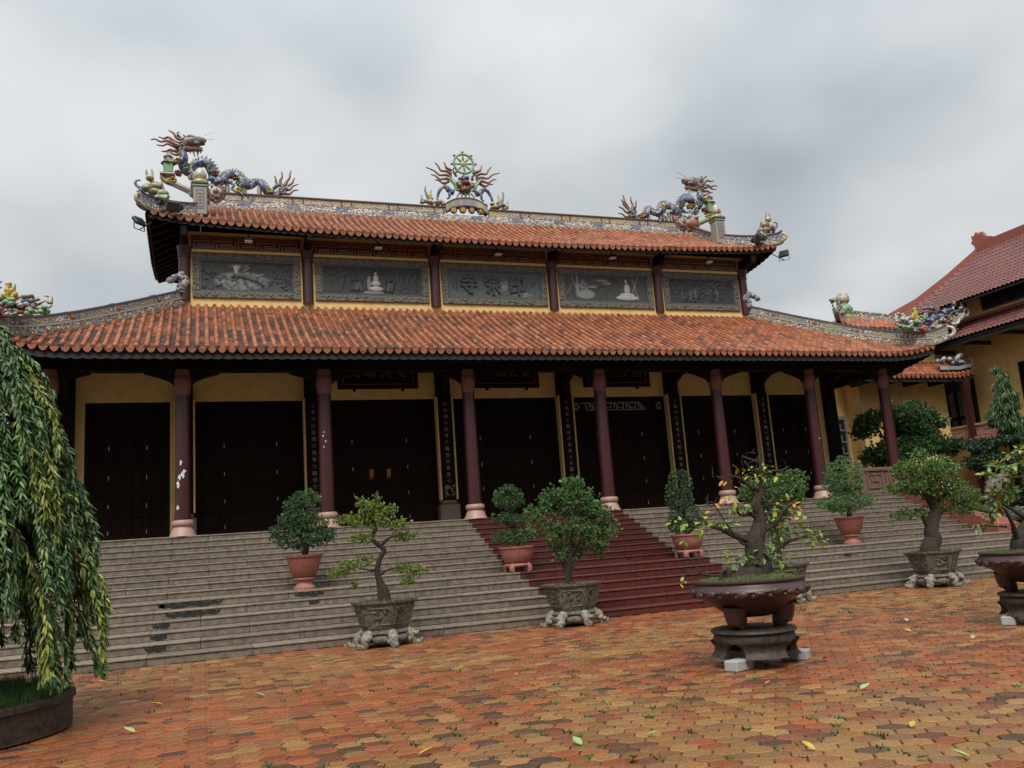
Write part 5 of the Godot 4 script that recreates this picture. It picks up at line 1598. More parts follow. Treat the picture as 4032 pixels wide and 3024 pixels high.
	for a in DRAGON.whisker:
		b = MB.new()
		var wp := spline(trc(a, z, sx), 4)
		for k in wp.size(): wp[k].z += (0.06 if a == DRAGON.whisker[0] else -0.06)
		b.tube(wp, taper(wp.size(), 0.012, 0.01), 5)
		part(b, "whisker", M.steel, hd)
	# legs, leaves and clouds
	for a in DRAGON.leg:
		b = MB.new()
		flame(b, a, z + 0.08, sx, 0.085)
		var e := trc(a, z + 0.08, sx)
		for q in 4:
			var at := e[e.size() - 1]
			b.tube(PackedVector3Array([at, at + V(sx * (0.02 + 0.04 * q), 0.05 - 0.05 * q, 0.05 * (q - 1.5)), at + V(sx * (0.06 + 0.03 * q), 0.02 - 0.06 * q, 0.07 * (q - 1.5))]), PackedFloat32Array([0.035, 0.03, 0.01]), 5)
		part(mosaic(b, BLUE + WHITE), "leg", M.glaze, root)
	for q in [["leaf_yellow", YELLOW, 0.13], ["leaf_green", GREEN, 0.12], ["cloud_white", WHITE, 0.11], ["cloud_brown", BROWN, 0.12]]:
		for p in trc(DRAGON[q[0]][0], z, sx):
			b = MB.new()
			for k in 5:
				var a := TAU * k / 5.0 + 0.4
				b.ball(p + V(cos(a) * q[2] * 0.55, sin(a) * q[2] * 0.5, rf(-0.02, 0.05)), V(q[2] * 0.5, q[2] * 0.42, 0.14), 7, 5)
			part(mosaic(b, q[1]), "leaf_cluster" if q[0].begins_with("leaf") else "cloud_cluster", M.glaze, root)
	# supports between body and ridge
	b = MB.new()
	for k in [30, 44, 58, 72, 84]:
		var at := bp[mini(k, bp.size() - 1)]
		var gy := ridge_y(at.x) + 0.5
		if at.y - gy > 0.05: b.tube(PackedVector3Array([at, V(at.x, gy, z)]), PackedFloat32Array([0.06, 0.09]), 7)
	part(mosaic(b, BROWN + WHITE), "support", M.glaze, root)
	# the ridge-end beast mask that swallows the ridge
	var mw := thing("ridge_end_mask", "brown beast mask with open jaws at the " + ("left" if sx > 0 else "right") + " end of the main ridge", "beast sculpture", V(0, 0, 0), 0.0, "beast masks at the ridge ends")
	b = MB.new()
	for a in DRAGON.maw:
		var mp := spline(trc(a, z + 0.02, sx), 4)
		b.tube(mp, taper(mp.size(), 0.13, 0.15), 8)
	var e2 := trc(DRAGON.maw_eye[0], z + 0.1, sx)[0]
	b.ball(e2 + V(-sx * 0.45, -0.02, -0.05), V(0.4, 0.26, 0.22))
	part(mosaic(b, BROWN + BROWN + [Color(0.14, 0.07, 0.05), Color(0.45, 0.42, 0.38), Color(0.16, 0.17, 0.2)]), "jaws", M.glaze, mw)
	b = MB.new()
	b.ball(e2 + V(0, 0, 0.08), V(0.2, 0.2, 0.12), 12, 6)
	part(mosaic(b, WHITE + [Color(0.15, 0.16, 0.18)]), "eye_rim", M.glaze, mw)
	b = MB.new()
	b.ball(e2 + V(0, 0, 0.13), V(0.12, 0.12, 0.1), 12, 6)
	part(mosaic(b, BROWN), "eye", M.glaze, mw)
	b = MB.new()
	var tp := spline(trc(DRAGON.maw[0], z + 0.16, sx), 6)
	for p in tp: b.ball(p + V(0, 0.03, 0), V(0.035, 0.045, 0.03), 6, 4)
	part(mosaic(b, WHITE), "teeth", M.glaze, mw)
	# little lantern tower on its curved arm behind the dragon
	var la := trc(DRAGON.lantern[0], z, sx)
	var lt := thing("roof_lantern", "small green and white ceramic lantern tower behind the " + ("left" if sx > 0 else "right") + " roof dragon's neck", "lantern", V(la[1].x, la[1].y, z), 0.0, "lantern towers on the roof")
	b = MB.new()
	b.col = Color(0.3, 0.5, 0.28)
	b.box(V(0, 0.22, 0), V(0.3, 0.36, 0.3), 0.02)
	part(mosaic(b, GREEN), "tower", M.glaze, lt)
	b = MB.new()
	b.lathe([Vector2(0.24, 0.38), Vector2(0.22, 0.42), Vector2(0.14, 0.48), Vector2(0.13, 0.56), Vector2(0.17, 0.6), Vector2(0.08, 0.68), Vector2(0.06, 0.72), Vector2(0, 0.74)], 8)
	part(mosaic(b, [Color(0.12, 0.14, 0.13), Color(0.35, 0.2, 0.12), Color(0.45, 0.44, 0.4)]), "tower_roof", M.glaze, lt)
	b = MB.new()
	var ap := spline(trc(DRAGON.arm[0], 0, sx), 4)
	for k in ap.size(): ap[k] -= V(la[1].x, la[1].y, 0)
	b.tube(ap, taper(ap.size(), 0.09, 0.1), 8)
	b.tube(PackedVector3Array([ap[ap.size() - 1], V(sx * -9.1 - la[1].x, ridge_y(9.1) + 0.3 - la[1].y, 0)]), PackedFloat32Array([0.1, 0.11]), 8)
	b.box(V(-sx * 0.02, -0.01, 0), V(0.46, 0.06, 0.4), 0.01)
	part(mosaic(b, MIX), "arm", M.glaze, lt)
func phoenix(sx: float, label: String) -> void:
	var z := -2.2
	var root := thing("corner_beast", label, "beast sculpture", V(0, 0, 0), 0.0, "beasts on the upper hip corners")
	var b := MB.new()
	flame(b, PHOENIX.body[0], z, sx, 0.16)
	part(mosaic(b, GREEN + WHITE + BROWN), "body", M.glaze, root)
	b = MB.new()
	var sk := trc(PHOENIX.skirt[0], z, sx)
	for p in sk: b.ball(p, V(0.2, 0.13, 0.16), 8, 5)
	part(mosaic(b, [Color(0.3, 0.2, 0.15), Color(0.36, 0.24, 0.18), Color(0.35, 0.5, 0.2), Color(0.26, 0.16, 0.12)]), "scaled_cape", M.glaze, root)
	for a in PHOENIX.horn:
		b = MB.new()
		flame(b, a, z, sx, 0.05)
		part(mosaic(b, WHITE + BROWN + BLUE), "ear", M.glaze, root)
	for a in PHOENIX.tail:
		b = MB.new()
		flame(b, a, z, sx, 0.065)
		part(mosaic(b, BLUE), "tail_curl", M.glaze, root)
	b = MB.new()
	b.ball(trc(PHOENIX.body[0], z, sx)[3] + V(0, 0.02, 0.03), V(0.12, 0.11, 0.12), 9, 6)
	part(mosaic(b, WHITE + YELLOW), "head", M.glaze, root)
	b = MB.new()
	for k in 9:
		var p := sk[1] + V(sx * rf(-0.3, 0.32), -0.22 + rf(-0.06, 0.05), rf(-0.1, 0.1))
		b.ball(p, V(0.09, 0.07, 0.09), 7, 4)
	for q in 2:
		var f := sk[0] + V(sx * 0.3 * q, -0.2, 0)
		b.tube(PackedVector3Array([f, f + V(0, -0.25, 0)]), PackedFloat32Array([0.07, 0.09]), 7)
	part(mosaic(b, BLUE + WHITE), "cloud_base", M.glaze, root)
func wheel_ornament() -> void:
	var z := ZC
	var root := thing("wheel_ornament", "green eight-spoked wheel above a horned dragon face with brown flames at the ridge centre", "roof ornament")
	var wc := trc(WHEEL.wheel[0], z + 0.1, 1.0)
	var R := (wc[1] - wc[0]).length() * 1.08
	var wh := group_node("wheel", root, wc[0])
	var b := MB.new()
	var ring := PackedVector3Array()
	for k in 41: ring.append(V(cos(TAU * k / 40) * R * 0.92, sin(TAU * k / 40) * R * 0.92, 0))
	b.tube(ring, taper(41, 0.045, 0.045), 8, false)
	part(mosaic(b, GREEN), "rim", M.glaze, wh)
	for k in 8:
		var a := TAU * k / 8 + 0.06
		b = MB.new()
		var d := V(cos(a), sin(a), 0)
		b.tube(PackedVector3Array([d * 0.07, d * R * 0.45, d * R * 0.5, d * R * 0.9]), PackedFloat32Array([0.025, 0.045, 0.04, 0.028]), 7)
		b.ball(d * R * 1.14, V(0.055, 0.055, 0.05), 8, 6)
		b.tube(PackedVector3Array([d * R * 0.9, d * R * 1.12]), PackedFloat32Array([0.025, 0.025]), 6)
		part(mosaic(b, GREEN), "spoke", M.glaze, wh)
	b = MB.new()
	b.col = Color(0.62, 0.46, 0.06)
	b.ball(V(0, 0, 0), V(0.12, 0.12, 0.06), 12, 6)
	part(mosaic(b, YELLOW), "hub", M.glaze, wh)
	# face
	var fc := group_node("dragon_face", root)
	var f0 := trc(WHEEL.face[0], z, 1.0)[0]; var f1 := trc(WHEEL.face[1], z, 1.0)[0]; var f2 := trc(WHEEL.face[2], z, 1.0)[0]
	b = MB.new()
	b.ball(f0 + V(0, 0, 0.08), V(0.17, 0.13, 0.2), 10, 6)
	part(mosaic(b, BLUE), "brow", M.glaze, fc)
	b = MB.new()
	b.ball(f1 + V(0, -0.02, 0.2), V(0.15, 0.07, 0.14), 10, 6)
	part(mosaic(b, PINK), "nose", M.glaze, fc)
	b = MB.new()
	b.ball(f2 + V(0, 0.02, 0.05), V(0.24, 0.12, 0.2), 10, 6)
	for p in trc(WHEEL.face[3], z, 1.0): b.ball(p + V(0, 0.02, 0.08), V(0.15, 0.11, 0.17), 10, 6)
	b.ball((f1 + f2) / 2, V(0.28, 0.3, 0.14), 10, 6)
	part(mosaic(b, BROWN), "cheeks_and_jaw", M.glaze, fc)
	b = MB.new()
	b.col = Color(0.6, 0.58, 0.52)
	for p in trc(WHEEL.face[3], z, 1.0): b.ball(p + V(0, -0.04, 0.22), V(0.09, 0.03, 0.05), 8, 5)
	for q in 6: b.tube(PackedVector3Array([f2 + V(-0.2 + q * 0.08, 0.07, 0.2), f2 + V(-0.2 + q * 0.08, 0.16, 0.2)]), PackedFloat32Array([0.022, 0.008]), 5)
	part(b, "fangs", M.glaze, fc)
	for p in trc(WHEEL.face[4], z, 1.0):
		b = MB.new()
		b.col = Color(0.5, 0.5, 0.46)
		b.ball(p + V(0, 0, 0.16), V(0.07, 0.06, 0.06), 8, 6)
		b.col = Color(0.03, 0.06, 0.04)
		b.ball(p + V(0, 0, 0.2), V(0.045, 0.045, 0.04), 8, 6)
		part(b, "eye", M.glaze, fc)
	var cx := f1.x
	for s in [1.0, -1.0]:
		var mir := func(a: Array) -> Array:
			var o := a.duplicate()
			for k in range(0, o.size(), 2): o[k] = cx + (o[k] - cx) * s
			return o
		for a in WHEEL.flame:
			b = MB.new()
			flame(b, mir.call(a), z, 1.0, 0.062, rf(-0.06, 0.06))
			part(mosaic(b, BROWN), "flame", M.glaze, root)
		b = MB.new()
		b.col = Color(0.05, 0.07, 0.06)
		flame(b, mir.call(WHEEL.horn[0]), z + 0.05, 1.0, 0.045)
		part(b, "horn", M.glaze, root)
		b = MB.new()
		flame(b, mir.call(WHEEL.arm[0]), z, 1.0, 0.12)
		flame(b, mir.call(WHEEL.arm[1]), z + 0.05, 1.0, 0.07)
		part(mosaic(b, BLUE + [Color(0.2, 0.09, 0.05)]), "foreleg", M.glaze, root)
		b = MB.new()
		var lp := spline(trc(mir.call(WHEEL.leaf[0]), z + 0.12, 1.0), 4)
		b.tube(lp, taper(lp.size(), 0.05, 0.05), 6)
		for k in lp.size():
			for e in [-1.0, 1.0]:
				b.tube(PackedVector3Array([lp[k], lp[k] + V(e * 0.1, 0.05 + 0.02 * e, 0.0)]), PackedFloat32Array([0.03, 0.012]), 5)
		part(mosaic(b, GREEN), "leaf_fin", M.glaze, root)
		var q := 0
		for a in WHEEL.wave:
			b = MB.new()
			flame(b, mir.call(a), z, 1.0, 0.075)
			part(mosaic(b, [GREEN, [Color(0.2, 0.22, 0.26), Color(0.3, 0.31, 0.34)], YELLOW][q]), "wave_plume", M.glaze, root)
			q += 1
		for a in WHEEL.beard:
			b = MB.new()
			flame(b, mir.call(a), z + 0.08, 1.0, 0.04)
			part(mosaic(b, [BLUE, PINK, GREEN][rng.randi() % 3]), "beard_strand", M.glaze, root)
		b = MB.new()
		for k in 14:
			var at := V(cx - s * rf(0.75, 1.6), ridge_y(0) + 0.6 + rf(-0.03, 0.12), z + rf(-0.1, 0.12))
			b.ball(at, V(0.1, 0.08, 0.1), 7, 5)
		part(mosaic(b, MIX), "cloud_base", M.glaze, root)
	# arched plate with four gilt characters on hanging discs
	b = MB.new()
	var ar := spline(trc(WHEEL.arch[0], z + 0.02, 1.0), 4)
	b.band(ar, 0.24, -0.1, 0.16)
	part(mosaic(b, [Color(0.5, 0.46, 0.38), Color(0.42, 0.36, 0.28), Color(0.3, 0.34, 0.4), Color(0.5, 0.4, 0.12)]), "arched_plate", M.glaze, root)
	b = MB.new()
	b.col = Color(0.17, 0.085, 0.055)
	b.band(ar, 0.28, 0.16, 0.2)
	b.band(ar, 0.28, -0.14, -0.1)
	part(b, "plate_edge", M.ridge, root)
	var dn := ["dian", "ming", "guang", "da"]
	var dp := trc(WHEEL.disc[0], z + 0.14, 1.0)
	for k in 4:
		b = MB.new()
		b.lathe([Vector2(0, -0.02), Vector2(0.135, -0.02), Vector2(0.135, 0.02), Vector2(0, 0.02)], 18)
		var dd := group_node("character_disc", root, dp[k])
		part(b, "disc", M.maroon, dd, Transform3D(Basis(V(1, 0, 0), PI / 2), Vector3()))
		b = MB.new()
		glyph(b, dn[k], V(0, 0, 0.02), 0.17, 0.024, 0.015)
		part(b, "gilt_character", M.gold, dd)
func hip_dragon(sx: float, label: String) -> void:
	var z := 1.1
	var root := thing("hip_dragon", label, "dragon sculpture", V(0, 0, 0), 0.0, "dragons on the lower roof hips")
	var b := MB.new()
	for a in HIPDRAGON.flame:
		b = MB.new()
		flame(b, a, z, sx, 0.045)
		part(mosaic(b, BROWN), "tail_flame", M.glaze, root)
	b = MB.new()
	flame(b, HIPDRAGON.blue[0], z, sx, 0.12)
	part(mosaic(b, BLUE), "body_coil", M.glaze, root)
	for a in HIPDRAGON.yellow + []:
		b = MB.new()
		var p := trc(a, z + 0.05, sx)
		b.tube(p, taper(p.size(), 0.05, 0.07), 7)
		b.ball(p[p.size() - 1], V(0.075, 0.075, 0.075), 8, 5)
		part(mosaic(b, YELLOW), "yellow_plume", M.glaze, root)
	for a in HIPDRAGON.wave:
		b = MB.new()
		flame(b, a, z, sx, 0.045)
		part(mosaic(b, GREEN + BROWN), "curl", M.glaze, root)
	var pals := [BLUE + WHITE, BROWN, GREEN, WHITE, GREEN, PINK, WHITE, GREEN, BROWN, WHITE, WHITE, BLUE]
	var k := 0
	for p in trc(HIPDRAGON.mass[0], z, sx):
		b = MB.new()
		for q in 6:
			var a := TAU * q / 6
			b.ball(p + V(cos(a) * 0.06, sin(a) * 0.06, rf(-0.08, 0.08)), V(0.065, 0.055, 0.08), 7, 5)
		part(mosaic(b, pals[k]), "ceramic_cluster", M.glaze, root)
		k += 1
	k = 0
	for p in trc(HIPR.mass[0], z + 0.05, -sx):
		b = MB.new()
		for q in 6:
			var a := TAU * q / 6
			b.ball(p + V(cos(a) * 0.07, sin(a) * 0.06 - 0.03, rf(-0.1, 0.1)), V(0.075, 0.065, 0.09), 7, 5)
		part(mosaic(b, pals[(k * 5 + 2) % 12]), "ceramic_cluster", M.glaze, root)
		k += 1
	b = MB.new()
	flame(b, HIPR.head[0], z + 0.1, -sx, 0.11)
	flame(b, HIPR.jaw[0], z + 0.1, -sx, 0.06)
	part(mosaic(b, BROWN + BLUE), "head", M.glaze, root)
	for a in HIPR.coil:
		b = MB.new()
		flame(b, a, z + 0.1, -sx, 0.12)
		part(mosaic(b, BLUE), "body_coil", M.glaze, root)
	for a in HIPR.white:
		b = MB.new()
		flame(b, a, z + 0.1, -sx, 0.07)
		part(mosaic(b, WHITE), "white_curl", M.glaze, root)
	for a in HIPR.green:
		b = MB.new()
		flame(b, a, z + 0.12, -sx, 0.07)
		part(mosaic(b, GREEN), "green_curl", M.glaze, root)
func floodlight(at: Vector3, yaw: float, pitch: float, anchor: Vector3, label: String) -> void:
	var o := thing("floodlight", label, "floodlight", at, yaw, "floodlights on the temple roof")
	var b := MB.new()
	var bs := Basis(V(1, 0, 0), pitch)
	b.box(bs * V(0, 0, 0), V(0.34, 0.28, 0.09), 0.015, bs)
	for k in 5: b.box(bs * V(-0.12 + k * 0.06, 0, -0.06), V(0.015, 0.22, 0.05), 0.0, bs)
	part(b, "housing", M.metal, o)
	b = MB.new()
	b.box(bs * V(0, 0, 0.047), V(0.29, 0.23, 0.006), 0.0, bs)
	part(b, "lens", M.glass_dark, o)
	b = MB.new()
	for s in [-1.0, 1.0]: b.box(V(s * 0.185, -0.12, -0.02), V(0.012, 0.26, 0.03), 0.0)
	b.box(V(0, -0.25, -0.02), V(0.38, 0.012, 0.03), 0.0)
	b.tube(PackedVector3Array([V(0, -0.25, -0.02), Basis(V(0, 1, 0), -yaw) * (anchor - at)]), PackedFloat32Array([0.018, 0.018]), 6)
	part(b, "mounting_bracket", M.metal, o)
const LAMPY := [10.95, 10.93, 10.91, 10.97, 10.98]
func build_ornaments() -> void:
	roof_dragon(1.0, "mosaic roof dragon with brown flame mane above the left end of the ridge")
	roof_dragon(-1.0, "mosaic roof dragon with brown flame mane above the right end of the ridge")
	phoenix(1.0, "ceramic beast with scaled cape on the upper roof's left corner")
	phoenix(-1.0, "ceramic beast with scaled cape on the upper roof's right corner")
	wheel_ornament()
	hip_dragon(1.0, "coloured ceramic dragon with yellow plume on the lower left hip")
	hip_dragon(-1.0, "coloured ceramic dragon with yellow plume on the lower right hip")
	floodlight(V(-9.92, 11.62, -1.75), 0.25, 0.55, V(-9.95, 11.45, -2.4), "black floodlight standing on the left upper hip ridge")
	floodlight(V(-10.83, 11.18, -1.9), -2.3, 0.7, V(-10.5, 11.25, -2.1), "black floodlight poking out below the upper roof's left corner")
	floodlight(V(9.7, 11.7, -1.8), 0.5, 0.4, V(9.8, 11.5, -2.4), "black floodlight standing on the right upper hip ridge")
	floodlight(V(10.84, 11.22, -1.9), 2.2, 0.5, V(10.5, 11.25, -2.1), "black floodlight poking out below the upper roof's right corner")
	# downlights below the upper eave
	for k in 5:
		var x: float = [-7.85, -3.96, -0.01, 4.14, 7.97][k]
		var o := thing("eave_light", "small pale box lamp under the upper eave above the " + ["first", "second", "middle", "fourth", "last"][k] + " stone panel", "lamp", V(x, LAMPY[k], -2.55), 0.0, "box lamps under the upper eave")
		var b := MB.new()
		b.box(V(0, 0.03, 0.13), V(0.26, 0.1, 0.2), 0.012)
		part(b, "lamp_body", M.metal, o)
		b = MB.new()
		b.box(V(0, -0.035, 0.14), V(0.22, 0.05, 0.17), 0.01)
		part(b, "lamp_cover", M.lamp_glass, o)
		b = MB.new()
		b.box(V(0, 0.16, 0.1), V(0.04, 0.18, 0.04), 0.0)
		part(b, "hanger", M.metal, o)
	# name boards over the three middle doors
	var gl := [["guang", "ming", "da", "si"], ["yin", "ming", "guang", "zong"], ["da", "zong", "si", "ming"]]
	for k in 3:
		var x: float = [-4.1, 0.05, 3.98][k]
		var w: float = [2.48, 2.22, 2.48][k]
		var o := thing("name_board", "dark carved name board with gilt characters above the " + ["third", "middle", "fifth"][k] + " door", "name board", V(x, 6.46, -2.62), 0.0, "name boards above the doors")
		var b := MB.new()
		b.box(V(0, 0.5, 0), V(w, 1.0, 0.05), 0.01)
		part(b, "board", M.wood, o)
		b = MB.new()
		for s in [-1.0, 1.0]:
			b.box(V(0, 0.5 + s * 0.44, 0.03), V(w, 0.12, 0.07), 0.02)
			b.box(V(s * (w / 2 - 0.07), 0.5, 0.03), V(0.12, 0.76, 0.068), 0.02)
		part(b, "carved_frame", M.door, o)
		b = MB.new()
		for s in [-1.0, 1.0]:
			b.box(V(0, 0.5 + s * 0.355, 0.03), V(w - 0.3, 0.03, 0.03), 0.0)
			b.box(V(s * (w / 2 - 0.16), 0.5, 0.03), V(0.03, 0.7, 0.03), 0.0)
		part(b, "red_fillet", M.capital, o)
		for q in 4:
			b = MB.new()
			glyph(b, gl[k][q], V(-w * 0.3 + q * w * 0.2, 0.52, 0.025), 0.34, 0.04, 0.015)
			part(b, "gilt_character", M.old_gilt, o)
		b = MB.new()
		for s in [-1.0, 1.0]: b.box(V(s * w * 0.3, -0.03, 0.01), V(0.09, 0.1, 0.08), 0.02)
		part(b, "bracket", M.wood, o)
	# couplet boards on the inner posts
	var keys := GLYPH.keys()
	for k in range(1, 7):
		var o := thing("couplet_board", "tall dark couplet board with a column of pale characters, " + ["", "leftmost", "second from left", "third from left", "third from right", "second from right", "rightmost"][k], "couplet board", V(XC[k], H + 0.72, -2.884 + 0.29), 0.0, "couplet boards on the inner posts")
		var b := MB.new()
		b.box(V(0, 1.6, 0), V(0.4, 3.18, 0.03), 0.01)
		part(b, "board", M.door, o)
		for q in 14:
			b = MB.new()
			glyph(b, keys[(q * 3 + k * 2) % keys.size()], V(0, 2.95 - q * 0.2, 0.014), 0.125, 0.016, 0.008)
			part(b, "character", M.old_gilt if q % 3 == 0 else M.old_pearl, o)
		if k == 3 or k == 2:
			b = MB.new()
			for q in 26:
				b.ball(V(rf(-0.15, 0.15), rf(0.08, 0.42), 0.016), V(rf(0.02, 0.04), rf(0.015, 0.03), 0.008), 6, 4)
			part(b, "pearl_inlay", M.old_pearl if k == 2 else M.stone_foot, o)
# ---------------------------------------------------------------- pavilion and side hall on the right
func ribbed(b: MB, P: Callable, u0: float, u1: float, wmax: Callable, pitch: float, up: Vector3, c0: Color) -> void:
	var n := int((u1 - u0) / pitch)
	for k in n:
		var u := u0 + k * pitch
		var wm: float = wmax.call(u + pitch * 0.5)
		if wm < 0.05: continue
		var nc := maxi(1, int(wm / 0.3))
		for q in nc:
			var w0 := wm * q / nc; var w1 := wm * (q + 1) / nc
			b.col = vary(c0, 0.18)
			var lift := up * 0.02
			var pts0 := []; var pts1 := []
			for e in [[0.0, 0.0], [0.25, 0.045], [0.5, 0.06], [0.75, 0.045], [1.0, 0.0]]:
				var uu: float = u + pitch * e[0]
				pts0.append(P.call(uu, w0) + up * e[1] + lift); pts1.append(P.call(uu, w1) + up * e[1])
			for e in 4:
				b.quad(pts0[e], pts0[e + 1], pts1[e + 1], pts1[e])
func build_side_buildings() -> void:
	# ---- pavilion beside the hall
	var c := V(16.8, 0, -6.0)
	var pv := thing("side_pavilion", "yellow pavilion with two orange tile roofs and a lotus finial beside the hall", "pavilion", V(0, 0, 0))
	var b := MB.new()
	b.box(V(17.4, 3.75, -6.0), V(4.4, 7.5, 4.0), 0.02)
	part(b, "wall", M.yellow, pv)
	b = MB.new()
	b.box(V(14.2, 3.6, -6.4), V(2.0, 7.2, 3.2), 0.02)
	part(b, "recessed_wall", M.yellow, pv)
	var win := group_node("fret_window", pv, V(14.62, 4.6, -4.79))
	b = MB.new()
	for s in [-1.0, 1.0]:
		b.box(V(s * 0.36, 0, 0.02), V(0.08, 2.0, 0.08), 0.01)
		b.box(V(0, s * 0.96, 0.02), V(0.66, 0.08, 0.078), 0.01)
	part(b, "window_frame", M.grey_paint, win)
	b = MB.new()
	for q in 4:
		var y := -0.72 + q * 0.46
		b.box(V(-0.1, y, 0.02), V(0.44, 0.06, 0.06), 0.0); b.box(V(-0.29, y + 0.125, 0.02), V(0.06, 0.19, 0.06), 0.0)
		b.box(V(0.05, y + 0.23, 0.02), V(0.52, 0.06, 0.06), 0.0); b.box(V(0.1, y - 0.125, 0.02), V(0.06, 0.19, 0.06), 0.0)
	part(b, "fret_bars", M.grey_paint, win)
	b = MB.new()
	b.box(V(0, 0, -0.005), V(0.7, 1.9, 0.02), 0.0)
	part(b, "dark_opening", M.glass_dark, win)
	# lower pent roof
	var lr := group_node("lower_roof", pv)
	var pl := func(u: float, w: float) -> Vector3: return V(u, 6.86 + w * 0.62 + lift_at(u - 17.0, 2.9, 1.0, 0.16) * (1 - w / 1.3), -2.75 - w)
	var wl := func(u: float) -> float: return 1.3
	slope(lr, pl, 14.1, 19.95, wl, V(1, 0, 0), 0, 0.12, 23)
	sheet_under(lr, pl, 14.1, 19.95, wl, 0.09, "soffit_boards", M.wood)
	fascia(lr, pl, 14.1, 19.95, V(0, 0, 1))
	b = MB.new()
	for q in 4: b.box(V(14.9 + q * 1.3, 6.72, -3.4), V(0.16, 0.2, 1.3), 0.02)
	part(b, "eave_beams", M.wood, pv)
	# storey between the roofs
	b = MB.new()
	b.box(V(16.9, 8.15, -6.0), V(4.8, 1.7, 4.1), 0.02)
	part(b, "upper_wall", M.yellow, pv)
	b = MB.new()
	b.box(V(17.2, 8.25, -3.93), V(2.6, 0.7, 0.06), 0.01)
	for q in 16: b.ball(V(17.2 + rf(-1.2, 1.2), 8.25 + rf(-0.25, 0.25), -3.9), V(0.2, 0.07, 0.04), 7, 4)
	part(b, "stone_relief", M.slate_frame, pv)
	var ur := group_node("upper_roof", pv)
	var pu := func(u: float, w: float) -> Vector3:
		var t := w / 3.0
		return V(u, 8.8 + 1.25 * t + lift_at(u - c.x, 3.0, 1.2, 0.3) * (1 - t) * (1 - t), c.z + 3.0 - w)
	var wu := func(u: float) -> float: return clampf(3.0 - absf(u - c.x), 0, 3.0)
	slope(ur, pu, c.x - 3.0, c.x + 3.0, wu, V(1, 0, 0), 0, 0.2, 27)
	sheet_under(ur, pu, c.x - 3.0, c.x + 3.0, wu, 0.1, "soffit_boards", M.wood)
	var pr := func(u: float, w: float) -> Vector3: return V(c.x + 3.0 - w, 8.8 + 1.25 * w / 3.0, u)
	var wr := func(u: float) -> float: return clampf(3.0 - absf(u - c.z), 0, 3.0)
	slope(ur, pr, c.z - 3.0, c.z + 3.0, wr, V(0, 0, -1), 0, 0.2, 28)
	var pq := func(u: float, w: float) -> Vector3: return V(c.x - 3.0 + w, 8.8 + 1.25 * w / 3.0, u)
	slope(ur, pq, c.z - 3.0, c.z + 3.0, wr, V(0, 0, 1), 0, 0.2, 29)
	fascia(ur, pu, c.x - 3.0, c.x + 3.0, V(0, 0, 1))
	for s in [-1.0, 1.0]:
		var path := PackedVector3Array()
		for k in 9:
			var w := 3.0 - 2.95 * k / 8.0
			var p: Vector3 = pu.call(c.x + s * (3.0 - w), w)
			path.append(p + V(0, 0.03, 0))
		path.append(path[8] + V(s * 0.15, 0.1, 0.15)); path.append(path[8] + V(s * 0.26, 0.24, 0.26))
		var hip := group_node("hip_ridge", ur)
		b = MB.new()
		b.col = Color(0.4, 0.38, 0.34)
		b.band(path, 0.18, -0.05, 0.16)
		b.col = Color(0.2, 0.17, 0.14)
		b.band(path, 0.14, 0.16, 0.3)
		part(b, "ridge_body", M.ridge, hip)
		chips(path, 0.185, 0.0, 0.28, 60, 0.06, func(_a: Vector3, _t: float) -> Color: return pick(MIX), hip)
		b = MB.new()
		for k in 60:
			var f := 3.8 + 6.0 * rng.randf()
			var i := mini(int(f), 9)
			var at := path[i].lerp(path[i + 1], f - i) + V(rf(-0.12, 0.12), 0.3 + absf(rf(-0.1, 0.5)) * (0.5 + 0.5 * sin(f)), rf(-0.1, 0.1))
			b.ball(at, V(rf(0.06, 0.12), rf(0.05, 0.1), 0.08), 6, 4)
		part(mosaic(b, MIX + BLUE + GREEN), "ceramic_dragon", M.glaze, hip)
		b = MB.new()
		var cp := PackedVector3Array()
		for k in 10:
			var a := -PI / 2 + k * 0.4
			cp.append(path[10] + V(s * 0.1 * cos(a), 0.16 * (1 + sin(a)) - 0.05, 0.1 * cos(a)))
		b.tube(cp, taper(10, 0.08, 0.05), 8)
		part(mosaic(b, WHITE), "curled_tip", M.glaze, hip)
	var fin := thing("lotus_finial", "white lotus bud finial on a green knob atop the pavilion roof", "finial", V(c.x, 10.0, c.z))
	b = MB.new()
	b.lathe([Vector2(0.34, -0.1), Vector2(0.34, 0.1), Vector2(0.28, 0.14), Vector2(0.36, 0.24), Vector2(0.38, 0.4), Vector2(0.3, 0.54), Vector2(0.2, 0.6)], 16)
	part(mosaic(b, GREEN + [Color(0.5, 0.58, 0.45)]), "knob", M.glaze, fin)
	b = MB.new()
	b.lathe([Vector2(0.2, 0.58), Vector2(0.22, 0.64), Vector2(0.16, 0.7)], 14)
	part(mosaic(b, YELLOW), "collar", M.glaze, fin)
	b = MB.new()
	for k in 8:
		var a := TAU * k / 8
		b.ball(V(cos(a) * 0.2, 0.85, sin(a) * 0.2), V(0.13, 0.19, 0.1), 8, 6, Basis(V(0, 1, 0), -a + PI / 2))
	b.lathe([Vector2(0.15, 0.7), Vector2(0.26, 0.85), Vector2(0.24, 1.05), Vector2(0.1, 1.22), Vector2(0, 1.26)], 14)
	part(mosaic(b, WHITE), "lotus_bud", M.glaze, fin)
	# pent-roof corner piece
	var cb := thing("eave_beast", "small blue and white ceramic beast on the pavilion's lower eave corner", "beast sculpture", V(19.0, 7.2, -2.9))
	b = MB.new()
	b.band(PackedVector3Array([V(-0.7, 0.0, 0), V(-0.3, 0.0, 0), V(0.3, 0.0, 0.02), V(0.75, 0.1, 0.05)]), 0.12, -0.1, 0.04)
	part(mosaic(b, WHITE + BLUE), "plinth", M.glaze, cb)
	b = MB.new()
